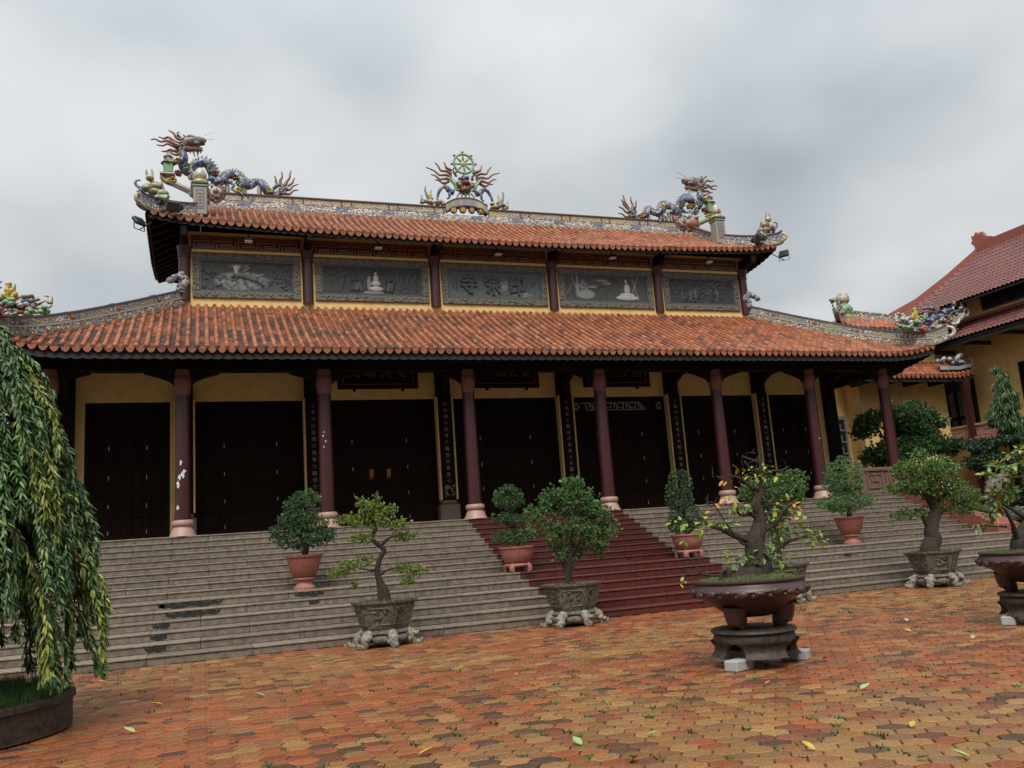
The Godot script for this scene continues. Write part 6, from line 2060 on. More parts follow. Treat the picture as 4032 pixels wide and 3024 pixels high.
	for k in 12: b.ball(V(rf(-0.8, 0.7), 0.2 + rf(-0.05, 0.18), rf(-0.06, 0.06)), V(0.13, 0.1, 0.09), 7, 5)
	b.tube(spline(PackedVector3Array([V(0.2, 0.2, 0), V(0.4, 0.45, 0), V(0.62, 0.5, 0), V(0.8, 0.4, 0)]), 4), taper(13, 0.12, 0.07), 7)
	part(mosaic(b, BLUE + WHITE + [Color(0.4, 0.2, 0.1)]), "body", M.glaze, cb)
	b = MB.new()
	b.tube(spline(PackedVector3Array([V(0.7, 0.0, 0.05), V(0.95, 0.1, 0.08), V(1.0, 0.28, 0.08), V(0.85, 0.36, 0.06)]), 4), taper(13, 0.07, 0.05), 7)
	part(mosaic(b, WHITE), "curl", M.glaze, cb)
	# maroon corner column of the pavilion
	b = MB.new()
	b.lathe([Vector2(0.16, 0), Vector2(0.16, 6.3), Vector2(0.2, 6.35), Vector2(0.2, 6.8), Vector2(0, 6.8)], 18, V(19.55, 0, -2.95))
	part(b, "corner_column", M.maroon, pv)
	# ---- the big side hall, its long front facing the courtyard
	var sh := thing("side_hall", "two-storey yellow hall with maroon tile roofs along the courtyard's right side", "building", V(0, 0, 0))
	var z0 := -7.0; var z1 := 9.0
	b = MB.new()
	b.box(V(24.0, 5.25, -0.6), V(6.2, 10.5, 18.8), 0.02)
	part(b, "wall", M.yellow, sh)
	# top roof
	var top := group_node("top_roof", sh)
	var pt := func(u: float, w: float) -> Vector3:
		var t := w / 4.2
		return V(19.8 + w, 9.92 + 3.1 * (0.8 * t + 0.2 * t * t), u)
	var wt := func(u: float) -> float: return clampf((u - (z0 - 0.1)) * 2.2, 0, 4.2)
	b = MB.new()
	ribbed(b, pt, z0, z1, wt, 0.2, V(-0.55, 0.83, 0), Color(0.19, 0.062, 0.052))
	var o := part(b, "roof_tiles", M.maroon_tile, top)
	o.set_meta("kind", "stuff")
	sheet_under(top, pt, z0, z1, wt, 0.1, "soffit_boards", M.wood)
	b = MB.new()
	b.col = Color(0.36, 0.1, 0.07)
	b.band(PackedVector3Array([V(24, 12.95, -5.15), V(24, 12.95, 2), V(24, 12.95, z1)]), 0.3, 0.0, 0.42)
	b.band(PackedVector3Array([V(19.75, 10.0, z0 - 0.1), V(21.2, 10.75, z0 + 0.6), V(22.6, 11.75, z0 + 1.2), V(24, 12.9, z0 + 1.85)]), 0.26, 0.0, 0.34)
	part(b, "ridge", M.maroon_tile, top)
	b = MB.new()
	b.col = Color(0.4, 0.12, 0.08)
	var fo := PackedVector2Array([Vector2(0, 0), Vector2(1.2, 0.0), Vector2(0.9, 0.18), Vector2(0.6, 0.28), Vector2(0.45, 0.55), Vector2(0.3, 0.45), Vector2(0.18, 0.62), Vector2(0.05, 0.48), Vector2(-0.1, 0.52), Vector2(-0.06, 0.3), Vector2(-0.16, 0.2)])
	b.prism(fo, -0.1, 0.1, Transform3D(Basis(V(0, 1, 0), -PI / 2), V(24, 13.3, -5.2)))
	part(b, "ridge_end", M.maroon_tile, top)
	b = MB.new()
	b.box(V(19.86, 9.86, 1.0), V(0.05, 0.08, 16.0), 0.0)
	for q in 5: b.box(V(20.4, 9.9, -5.2 + q * 3.2), V(1.1, 0.16, 0.14), 0.02)
	part(b, "eave_board", M.fascia, top)
	# middle pent roof
	var mid := group_node("middle_roof", sh)
	var pm := func(u: float, w: float) -> Vector3: return V(19.3 + w, 8.34 + w * 0.6, u)
	var wm := func(_u: float) -> float: return 1.6
	b = MB.new()
	ribbed(b, pm, -7.3, z1, wm, 0.2, V(-0.5, 0.86, 0), Color(0.18, 0.06, 0.052))
	o = part(b, "roof_tiles", M.maroon_tile, mid)
	o.set_meta("kind", "stuff")
	b = MB.new()
	b.col = Color(0.36, 0.1, 0.07)
	b.box(V(20.82, 9.3, 2.0), V(0.2, 0.14, 14.0), 0.03)
	part(b, "flashing_course", M.maroon_tile, mid)
	sheet_under(mid, pm, -7.3, z1, wm, 0.1, "soffit_boards", M.wood)
	b = MB.new()
	b.box(V(19.36, 8.2, 2.0), V(0.05, 0.2, 13.8), 0.0)
	for q in 8: b.box(V(20.1, 8.15, -4.4 + q * 1.8), V(1.5, 0.16, 0.14), 0.02)
	part(b, "eave_board", M.fascia, mid)
	# windows between the roofs
	for q in 5:
		var zc: float = [-3.85, -1.6, 1.4, 4.4, 7.4][q]
		var ww: float = [0.75, 2.2, 2.2, 2.2, 2.2][q]
		var wn := group_node("window", sh, V(20.9, 9.84, zc))
		b = MB.new()
		for s in [-1.0, 1.0]:
			b.box(V(-0.03, s * 0.3, 0), V(0.1, 0.06, ww), 0.005)
			b.box(V(-0.03, 0, s * (ww / 2 - 0.03)), V(0.098, 0.54, 0.06), 0.005)
		b.box(V(-0.03, 0, -ww / 2 + 0.6), V(0.097, 0.54, 0.05), 0.005)
		part(b, "window_frame", M.metal, wn)
		b = MB.new()
		b.box(V(-0.01, 0, 0), V(0.02, 0.55, ww - 0.08), 0.0)
		part(b, "pane", M.glass_dark, wn)
	# gallery doors
	for q in 4:
		var zc: float = [-4.7, -0.5, 3.2, 6.9][q]
		var dn := group_node("gallery_door", sh, V(20.9, 5.6, zc))
		b = MB.new()
		for s in [-1.0, 1.0]: b.box(V(-0.04, 0, s * 0.95), V(0.12, 3.0, 0.1), 0.01)
		b.box(V(-0.04, 1.46, 0), V(0.118, 0.1, 1.8), 0.01)
		part(b, "door_frame", M.wood, dn)
		for e in 4:
			var lf := MB.new()
			lf.box(V(-0.03, -0.05, -0.68 + e * 0.455), V(0.05, 2.88, 0.43), 0.01)
			part(lf, "door_leaf", M.wood, dn)
			lf = MB.new()
			for y in [-0.55, 0.1, 0.65]:
				lf.box(V(-0.062, y, -0.68 + e * 0.455), V(0.012, 0.5, 0.26), 0.004)
				for z in 5: lf.box(V(-0.072, y + rf(-0.18, 0.18), -0.68 + e * 0.455 + rf(-0.08, 0.08)), V(0.014, 0.07, 0.08), 0.004)
			part(lf, "carved_panel", M.slate_frame, dn)
	# gallery floor, balustrade, canopy below it
	b = MB.new()
	b.box(V(20.25, 4.15, 2.4), V(1.5, 0.2, 13.0), 0.01)
	part(b, "gallery_floor", M.grey_paint, sh)
	var bal := group_node("balustrade", sh)
	b = MB.new()
	b.box(V(19.6, 4.86, 2.4), V(0.16, 0.1, 13.0), 0.02)
	b.box(V(19.6, 4.3, 2.4), V(0.16, 0.1, 13.0), 0.02)
	part(b, "rail", M.pinkstone_rail, bal)
	for q in 16:
		b = MB.new()
		var zc := -3.7 + q * 0.8
		b.box(V(19.6, 4.58, zc), V(0.05, 0.46, 0.78), 0.005)
		for e in [[-0.12, -0.22, 0.06, 0.2], [0.1, -0.1, 0.05, 0.3], [-0.05, 0.15, 0.2, 0.05], [0.12, 0.2, 0.05, 0.22], [0.0, 0.28, 0.28, 0.05], [-0.14, 0.0, 0.05, 0.2]]:
			b.box(V(19.565, 4.58 + e[0], zc + e[1]), V(0.03, e[2], e[3]), 0.004)
		part(b, "fret_panel", M.pinkstone_rail, bal)
	var can := group_node("canopy_roof", sh)
	var pc := func(u: float, w: float) -> Vector3: return V(18.7 + w, 4.0 + w * 0.4, u)
	var wc := func(_u: float) -> float: return 0.95
	b = MB.new()
	ribbed(b, pc, -3.9, z1, wc, 0.2, V(-0.37, 0.93, 0), Color(0.34, 0.085, 0.07))
	o = part(b, "roof_tiles", M.maroon_tile, can)
	o.set_meta("kind", "stuff")
	sheet_under(can, pc, -3.9, z1, wc, 0.08, "soffit_boards", M.wood)
	# ground-floor openings in shade
	for q in 4:
		b = MB.new()
		b.box(V(20.86, 1.6, -2.6 + q * 3.0), V(0.1, 3.0, 1.8), 0.01)
		part(b, "ground_floor_door", M.wood, sh)
	# ---- balustrade at the end of the porch
	var pb := thing("porch_balustrade", "brown stone fretwork balustrade at the right end of the porch", "balustrade", V(0, H, 0.1))
	b = MB.new()
	b.box(V(11.12, 0.5, 0), V(0.2, 1.0, 0.2), 0.02)
	b.ball(V(11.12, 1.06, 0), V(0.11, 0.08, 0.11), 10, 6)
	part(b, "newel", M.rail, pb)
	b = MB.new()
	b.box(V(12.2, 0.82, 0), V(2.0, 0.12, 0.14), 0.02)
	b.box(V(12.2, 0.06, 0), V(2.0, 0.12, 0.14), 0.02)
	part(b, "rail", M.rail, pb)
	for q in 2:
		b = MB.new()
		var x := 11.7 + q * 0.9
		b.box(V(x, 0.44, -0.02), V(0.86, 0.64, 0.05), 0.005)
		for e in [[-0.3, 0, 0.05, 0.6], [0.3, 0, 0.05, 0.6], [-0.15, 0.1, 0.05, 0.3], [0.15, -0.1, 0.05, 0.3], [0, 0.22, 0.5, 0.05], [0, -0.22, 0.5, 0.05], [0, 0, 0.25, 0.05], [0.0, 0.1, 0.05, 0.2]]:
			b.box(V(x + e[0], 0.44 + e[1], 0.02), V(e[2], e[3], 0.05), 0.006)
		part(b, "fret_panel", M.rail, pb)
	# ---- stone dragon lying on the stair's right cheek wall
	var ck := thing("stair_cheek", "reddish stone cheek wall stepping down the right side of the stairs", "wall", V(0, 0, 0))
	b = MB.new()
	var out := PackedVector2Array([Vector2(0.3, 0.9), Vector2(3.9, 0.9), Vector2(3.9, 1.12), Vector2(3.2, 1.42), Vector2(0.3, 2.72)])
	b.prism(out, -13.3, -12.45, Transform3D(Basis(V(0, 0, 1), V(0, 1, 0), V(-1, 0, 0)), Vector3()))
	part(b, "cheek_body", M.terracotta_dark, ck)
	var sd := thing("stone_dragon", "grey carved stone dragon lying on the cheek wall beside the stairs", "dragon sculpture", V(0, 0, 0))
	var qd := 0
	for a in STONE_DRAGON.body:
		b = MB.new()
		var p := PackedVector3Array(); var r := PackedFloat32Array()
		for k in range(0, a.size(), 3): p.append(V(a[k], a[k + 1], 2.6 + 0.05 * k)); 
		p = spline(p, 4)
		for k in p.size():
			var f: float = float(k) / (p.size() - 1) * (a.size() / 3 - 1)
			r.append(a[mini(int(round(f)), a.size() / 3 - 1) * 3 + 2] * (1.0 + 0.22 * sin(k * 1.9)))
		b.tube(p, r, 10)
		for k in p.size():
			for e in 9: b.ball(p[k] + V(rf(-1, 1), rf(-0.5, 1), rf(-0.5, 1)).normalized() * r[k] * rf(0.85, 1.1), V(0.07, 0.045, 0.06) * rf(0.6, 1.4), 6, 4, Basis(V(0, 0, 1), rf(0, 3)))
		part(b, ["body_coil", "head_and_neck", "claw"][qd], M.stone_pot, sd)
		qd += 1
# ---------------------------------------------------------------- plants and pots
var LF := {}
func make_leaf(l: float, w: float, fold: float, droop: float, n := 3) -> MB:
	var b := MB.new()
	# blade along +z, folded on its midrib
	var last := []
	for k in n + 1:
		var t := float(k) / n
		var hw := w * 0.5 * sin(PI * clampf(0.08 + t * 0.92, 0, 1)) * (1.15 - 0.3 * t)
		if k == n: hw = 0.0
		var y := -droop * t * t * l
		var p := [V(-hw, y + fold * hw, t * l), V(0, y, t * l), V(hw, y + fold * hw, t * l)]
		if k > 0:
			if k < n:
				b.quad(last[0], p[0], p[1], last[1]); b.quad(last[1], p[1], p[2], last[2])
			else:
				b.tri(last[0], p[1], last[1]); b.tri(last[1], p[1], last[2])
		last = p
	return b
func make_leaves() -> void:
	LF.lance = make_leaf(1.0, 0.2, 0.4, 0.25, 4).mesh()
	LF.oval = make_leaf(1.0, 0.5, 0.35, 0.15, 3).mesh()
	# sprig: five small leaves round a twig
	var b := MB.new()
	var lf := make_leaf(0.62, 0.34, 0.35, 0.2, 2)
	for k in 6:
		var a := k * 2.4
		b.add(lf, Transform3D(Basis(V(0, 1, 0), 0.0) * Basis(V(0, 0, 1), a) * Basis(V(1, 0, 0), -0.75), V(0, 0, 0.08 * k)))
	LF.sprig = b.mesh()
	# fine sprig for clipped hedges
	b = MB.new()
	lf = make_leaf(0.5, 0.3, 0.3, 0.1, 2)
	for k in 5:
		var a := k * 2.4
		b.add(lf, Transform3D(Basis(V(0, 0, 1), a) * Basis(V(1, 0, 0), -0.9), V(0, 0, 0.05 * k)))
	LF.fine = b.mesh()
	# grass tuft
	b = MB.new()
	for k in 7:
		var a := k * 0.9
		var d := V(cos(a), 0, sin(a))
		var s := V(-d.z, 0, d.x) * 0.03
		b.tri(d * 0.05 - s, d * 0.05 + s, d * 0.35 + V(0, 1.0 - 0.06 * k, 0))
	LF.grass = b.mesh()
const DEEP := [Color(0.0239, 0.0644, 0.0184), Color(0.0331, 0.081, 0.0221), Color(0.0442, 0.101, 0.0276), Color(0.0184, 0.0506, 0.0156), Color(0.0552, 0.115, 0.0331)]
const FRESH := [Color(0.11, 0.184, 0.0276), Color(0.156, 0.239, 0.0368), Color(0.202, 0.276, 0.046), Color(0.0828, 0.138, 0.023), Color(0.239, 0.313, 0.0644)]
const MIDG := [Color(0.053, 0.124, 0.0353), Color(0.0765, 0.165, 0.0471), Color(0.106, 0.212, 0.0589), Color(0.0412, 0.0942, 0.0294), Color(0.141, 0.247, 0.0765)]
func crown(parent: Node3D, called: String, ells: Array, n: int, size: float, leaf: Mesh, pal: Array, inner := 0.55, sizevar := 0.35, droop := 0.25, gap := -0.12) -> void:
	# ells: [centre, radii]; leaves fill the outer shell of each lump
	var wsum := 0.0
	var cum := []
	for e in ells:
		var r: Vector3 = e[1]
		wsum += pow(r.x * r.y * r.z, 0.67)
		cum.append(wsum)
	var xs := []; var cs := []
	var fn := FastNoiseLite.new()
	fn.seed = rng.randi() % 1000; fn.frequency = 2.5
	for k in int(n * 1.35):
		var t := rng.randf() * wsum
		var i := 0
		while i < cum.size() - 1 and cum[i] < t: i += 1
		var c: Vector3 = ells[i][0]; var r: Vector3 = ells[i][1]
		var d := V(rng.randfn(), rng.randfn(), rng.randfn()).normalized()
		var q := lerpf(inner, 1.0, pow(rng.randf(), 0.6))
		var p := c + d * r * q
		if gap > -1.0 and fn.get_noise_3d(p.x * 1.6 + 9.0, p.y * 2.2, p.z * 1.6) < gap: continue
		p += d * fn.get_noise_3d(p.x * 2, p.y * 2, p.z * 2) * 0.28 * r.length() * 0.6
		var zd := (d * r.normalized() + V(rf(-0.7, 0.7), rf(-0.5, 0.6) - droop, rf(-0.7, 0.7))).normalized()
		var up := V(rf(-0.6, 0.6), 1.0, rf(-0.6, 0.6)).normalized()
		if absf(zd.dot(up)) > 0.95: up = V(1, 0, 0)
		xs.append(aim(p, zd, up, Vector3.ONE * size * (1.0 + rf(-sizevar, sizevar))))
		cs.append(vary(pick(pal), 0.22))
	copies(leaf, xs, cs, called, M.leaf, parent)
func ell2(list: Array, z: float, depth := 0.9, dz := 0.0) -> Array:
	var o := []
	for e in list:
		o.append([V(e[0], e[1], z + rf(-dz, dz)), V(e[2], e[3], maxf(e[2] * depth, e[3] * 0.6))])
	return o
func limb(b: MB, a: Array, z: float, dz: float, seg := 8, gnarl := 0.0) -> PackedVector3Array:
	var p := PackedVector3Array()
	for k in range(0, a.size(), 3): p.append(V(a[k], a[k + 1], z + dz * (k / 3) / maxf(a.size() / 3 - 1, 1)))
	var sp := spline(p, 4)
	var r := PackedFloat32Array()
	for k in sp.size():
		var f := float(k) / (sp.size() - 1) * (a.size() / 3 - 1)
		var i := mini(int(f), a.size() / 3 - 2)
		r.append(lerpf(a[i * 3 + 2], a[i * 3 + 5], f - i) * (1.0 + gnarl * rf(-1, 1)))
		if gnarl > 0: sp[k] += V(rf(-1, 1), rf(-1, 1), rf(-1, 1)) * r[k] * gnarl * 0.6
	b.tube(sp, r, seg)
	return sp
func traced_tree(called: String, label: String, cat: String, tr_: Array, z: float, m: Material, gnarl := 0.1, spread := 0.35) -> Node3D:
	var root := thing(called, label, cat, V(0, 0, 0))
	for k in tr_.size():
		var b := MB.new()
		var path: Array = tr_[k]
		if k == 0: path = [path[0], path[1] - 0.16, path[2] * 1.15] + path
		limb(b, path, z, 0.0 if k == 0 else rf(-spread, spread), 12 if k == 0 else 7, gnarl * (0.35 if k == 0 else 1.0))
		part(b, "trunk" if k == 0 else "branch", m, root)
	return root
func stone_pot(at: Vector3, label: String, turn: float, w := 1.0) -> void:
	var o := thing("stone_pot", label, "plant pot", at, turn, "grey stone pots along the foot of the stairs")
	var b := MB.new()
	var N := 6
	b.lathe([Vector2(0.0, 0.29), Vector2(0.38, 0.29), Vector2(0.4, 0.32), Vector2(0.53, 0.7), Vector2(0.545, 0.715), Vector2(0.58, 0.73), Vector2(0.59, 0.77), Vector2(0.52, 0.77), Vector2(0.48, 0.7), Vector2(0.0, 0.69)], 20, V(0, 0, 0), 1.05 * w, 0.85 * w, N)
	part(b, "pot_body", M.stone_pot, o)
	# raised panels with carved lumps on each face
	b = MB.new()
	for k in N:
		var a := TAU * (k + 1.0) / N
		var r := 0.405 * 0.88
		var c := V(cos(a) * 0.47 * 0.88 * 1.05 * w, 0.51, sin(a) * 0.47 * 0.88 * 0.85 * w)
		var nrm := V(cos(a), -0.32, sin(a)).normalized()
		var bs := aim(Vector3(), nrm, V(0, 1, 0)).basis
		for q in 9:
			b.ball(c + bs * V(rf(-0.13, 0.13), rf(-0.11, 0.11), -0.008), V(rf(0.02, 0.06), rf(0.015, 0.04), 0.016), 7, 4, bs * Basis(V(0, 0, 1), rf(0, 3)))
		for s in [-1.0, 1.0]:
			b.box(c + bs * V(s * 0.19, 0, -0.004), V(0.022, 0.3, 0.022), 0.004, bs)
			b.box(c + bs * V(0, s * 0.145, -0.004), V(0.36, 0.022, 0.021), 0.004, bs)
	part(b, "carved_panels", M.stone_pot, o)
	b = MB.new()
	b.lathe([Vector2(0, 0.2), Vector2(0.44, 0.2), Vector2(0.47, 0.23), Vector2(0.45, 0.26), Vector2(0.36, 0.285), Vector2(0, 0.29)], 24, V(0, 0, 0), 1.05 * w, 0.85 * w, N)
	b.lathe([Vector2(0, 0.1), Vector2(0.37, 0.1), Vector2(0.42, 0.2), Vector2(0, 0.2)], 24, V(0, 0, 0), 1.05 * w, 0.85 * w, N)
	part(b, "stand_top", M.stone_pot, o)
	# scroll feet
	for k in N:
		var a := TAU * (k + 0.5) / N
		var d := V(cos(a) * 1.05 * w, 0, sin(a) * 0.85 * w)
		b = MB.new()
		var p := spline(PackedVector3Array([d * 0.36 + V(0, 0.22, 0), d * 0.46 + V(0, 0.17, 0), d * 0.48 + V(0, 0.09, 0), d * 0.52 + V(0, 0.035, 0), d * 0.6 + V(0, 0.05, 0), d * 0.6 + V(0, 0.09, 0)]), 3)
		b.tube(p, taper(p.size(), 0.095, 0.045), 8)
		for q in 4: b.ball(d * rf(0.4, 0.52) + V(rf(-0.08, 0.08), rf(0.08, 0.2), rf(-0.08, 0.08)), V(0.06, 0.05, 0.06), 7, 5)
		part(b, "scroll_foot", M.stone_foot, o)
		# hanging apron between feet
		b = MB.new()
		var a2 := TAU * (k + 1.0) / N
		b.ball(V(cos(a2) * 0.4 * w, 0.13, sin(a2) * 0.33 * w), V(0.17, 0.07, 0.06), 9, 5, Basis(V(0, 1, 0), -a2 + PI / 2))
		part(b, "apron", M.stone_pot, o)
	b = MB.new()
	b.lathe([Vector2(0.5, 0.70), Vector2(0.3, 0.73), Vector2(0.0, 0.745)], 18, V(0, 0, 0), 1.05 * w * 0.86, 0.85 * w * 0.86)
	part(b, "soil", M.soil, o)
func clay_pot(at: Vector3, label: String, footed: bool) -> void:
	var o := thing("terracotta_pot", label, "plant pot", at, 0.0, "terracotta pots on the stair landing")
	var b := MB.new()
	if not footed:
		b.lathe([Vector2(0.0, 0.25), Vector2(0.2, 0.25), Vector2(0.24, 0.28), Vector2(0.31, 0.42), Vector2(0.345, 0.58), Vector2(0.36, 0.66), Vector2(0.39, 0.68), Vector2(0.395, 0.72), Vector2(0.36, 0.725), Vector2(0.33, 0.68), Vector2(0.0, 0.66)], 30)
		part(b, "pot_body", M.terracotta_dark, o)
		b = MB.new()
		b.lathe([Vector2(0.0, 0.0), Vector2(0.23, 0.0), Vector2(0.23, 0.05), Vector2(0.18, 0.09), Vector2(0.155, 0.15), Vector2(0.17, 0.2), Vector2(0.22, 0.215), Vector2(0.22, 0.25), Vector2(0, 0.25)], 26)
		part(b, "pedestal", M.terracotta, o)
	else:
		b.lathe([Vector2(0.0, 0.2), Vector2(0.25, 0.2), Vector2(0.3, 0.23), Vector2(0.37, 0.4), Vector2(0.39, 0.52), Vector2(0.42, 0.54), Vector2(0.42, 0.575), Vector2(0.38, 0.58), Vector2(0.35, 0.54), Vector2(0, 0.53)], 30)
		part(b, "pot_body", M.terracotta, o)
		b = MB.new()
		b.lathe([Vector2(0, 0.12), Vector2(0.3, 0.12), Vector2(0.315, 0.15), Vector2(0.3, 0.19), Vector2(0, 0.2)], 26)
		part(b, "stand_top", M.terracotta, o)
		for k in 4:
			var a := PI / 4 + PI / 2 * k
			b = MB.new()
			var d := V(cos(a), 0, sin(a))
			b.tube(spline(PackedVector3Array([d * 0.24 + V(0, 0.15, 0), d * 0.3 + V(0, 0.1, 0), d * 0.29 + V(0, 0.05, 0), d * 0.33 + V(0, 0.0, 0)]), 3), taper(10, 0.075, 0.06), 8)
			part(b, "foot", M.terracotta, o)
	b = MB.new()
	b.lathe([Vector2(0.35, 0.67 if not footed else 0.54), Vector2(0, 0.72 if not footed else 0.58)], 18)
	part(b, "soil", M.soil, o)
func big_bowl(at: Vector3, label_b: String, label_s: String, turn: float) -> void:
	# low stand on white blocks, three-legged bowl on it
	var s := thing("bowl_stand", label_s, "plant stand", at, turn, "dark round plant stands")
	var b := MB.new()
	b.lathe([Vector2(0, 0.25), Vector2(0.47, 0.25), Vector2(0.5, 0.275), Vector2(0.49, 0.3), Vector2(0.45, 0.31), Vector2(0, 0.312)], 36)
	b.lathe([Vector2(0.38, 0.16), Vector2(0.47, 0.16), Vector2(0.475, 0.2), Vector2(0.46, 0.25)], 36)
	part(b, "stand_top", M.stand, s)
	for k in 4:
		var a := PI * 0.2 + PI / 2 * k
		b = MB.new()
		var rows := []
		for j in 7:
			var y := 0.0 + 0.17 * j / 6.0
			var half := lerpf(0.5, 0.68, pow(j / 6.0, 2.5))
			var row := PackedVector3Array()
			for i in 9:
				var aa := a + (i / 8.0 - 0.5) * half * 2
				var rr := 0.47 + 0.045 * pow(absf(j / 6.0 * 2 - 1), 2)
				row.append(V(cos(aa) * rr, y, sin(aa) * rr))
			rows.append(row)
		b.grid(rows, false, true)
		var inner := []
		for r in rows:
			var row := PackedVector3Array()
			for p in r: row.append(V(p.x * 0.84, p.y, p.z * 0.84))
			inner.append(row)
		b.grid(inner, false, false)
		for e in [0, 8]:
			for j in 6:
				b.quad(rows[j][e], rows[j + 1][e], inner[j + 1][e], inner[j][e])
		for i in 8: b.quad(rows[0][i], inner[0][i], inner[0][i + 1], rows[0][i + 1])
		part(b, "stand_leg", M.stand, s)
	var o := thing("bonsai_bowl", label_b, "plant pot", at + V(0, 0.312, 0), turn, "big dark bonsai bowls")
	b = MB.new()
	b.lathe([Vector2(0, 0.13), Vector2(0.22, 0.13), Vector2(0.36, 0.2), Vector2(0.5, 0.3), Vector2(0.6, 0.36), Vector2(0.665, 0.4), Vector2(0.69, 0.44), Vector2(0.68, 0.47), Vector2(0.66, 0.485), Vector2(0.64, 0.52), Vector2(0.66, 0.54), Vector2(0.66, 0.56), Vector2(0.61, 0.565), Vector2(0.57, 0.5), Vector2(0, 0.48)], 48)
	part(b, "bowl_body", M.bowl, o)
	b = MB.new()
	for k in 22:
		var a := TAU * k / 22
		b.ball(V(cos(a) * 0.675, 0.425 + 0.015 * sin(k * 2.0), sin(a) * 0.675), V(0.07, 0.035 + 0.012 * (k % 2), 0.035), 8, 5, Basis(V(0, 1, 0), -a + PI / 2))
		b.ball(V(cos(a + 0.1) * 0.655, 0.395, sin(a + 0.1) * 0.655), V(0.04, 0.03, 0.03), 7, 4, Basis(V(0, 1, 0), -a + PI / 2))
	part(b, "moulded_frieze", M.bowl, o)
	for k in 3:
		var a := 0.9 + TAU * k / 3
		var d := V(cos(a), 0, sin(a))
		b = MB.new()
		b.tube(spline(PackedVector3Array([d * 0.36 + V(0, 0.26, 0), d * 0.36 + V(0, 0.15, 0), d * 0.33 + V(0, 0.05, 0), d * 0.36 + V(0, 0.0, 0)]), 4), taper(13, 0.15, 0.085), 10)
		part(b, "leg", M.bowl, o)
	b = MB.new()
	b.lathe([Vector2(0.61, 0.53), Vector2(0.4, 0.57), Vector2(0.2, 0.585), Vector2(0, 0.59)], 30)
	part(b, "soil", M.soil, o)
	var xs := []; var cs := []
	for k in 900:
		var r := 0.6 * sqrt(rng.randf()); var a := rf(0, TAU)
		xs.append(Transform3D(Basis(V(0, 1, 0), rf(0, TAU)).scaled(Vector3.ONE * rf(0.02, 0.045)), V(cos(a) * r, 0.59 - 0.09 * r * r * 1.6, sin(a) * r)))
		cs.append(Color(rf(0.12, 0.2), rf(0.22, 0.34), rf(0.02, 0.05)))
	var ms := copies(LF.grass, xs, cs, "moss_cover", M.leaf, o)
	ms.set_meta("kind", "stuff")
func support_block(at: Vector3, turn: float, label: String) -> void:
	var b := MB.new()
	b.box(V(0, 0.06, 0), V(0.32, 0.119, 0.18), 0.012)
	var o := part(b, "concrete_block", M.concrete, self, Transform3D(Basis(V(0, 1, 0), turn), at))
	tag(o, label, "block", "pale concrete blocks under the bowl stands")
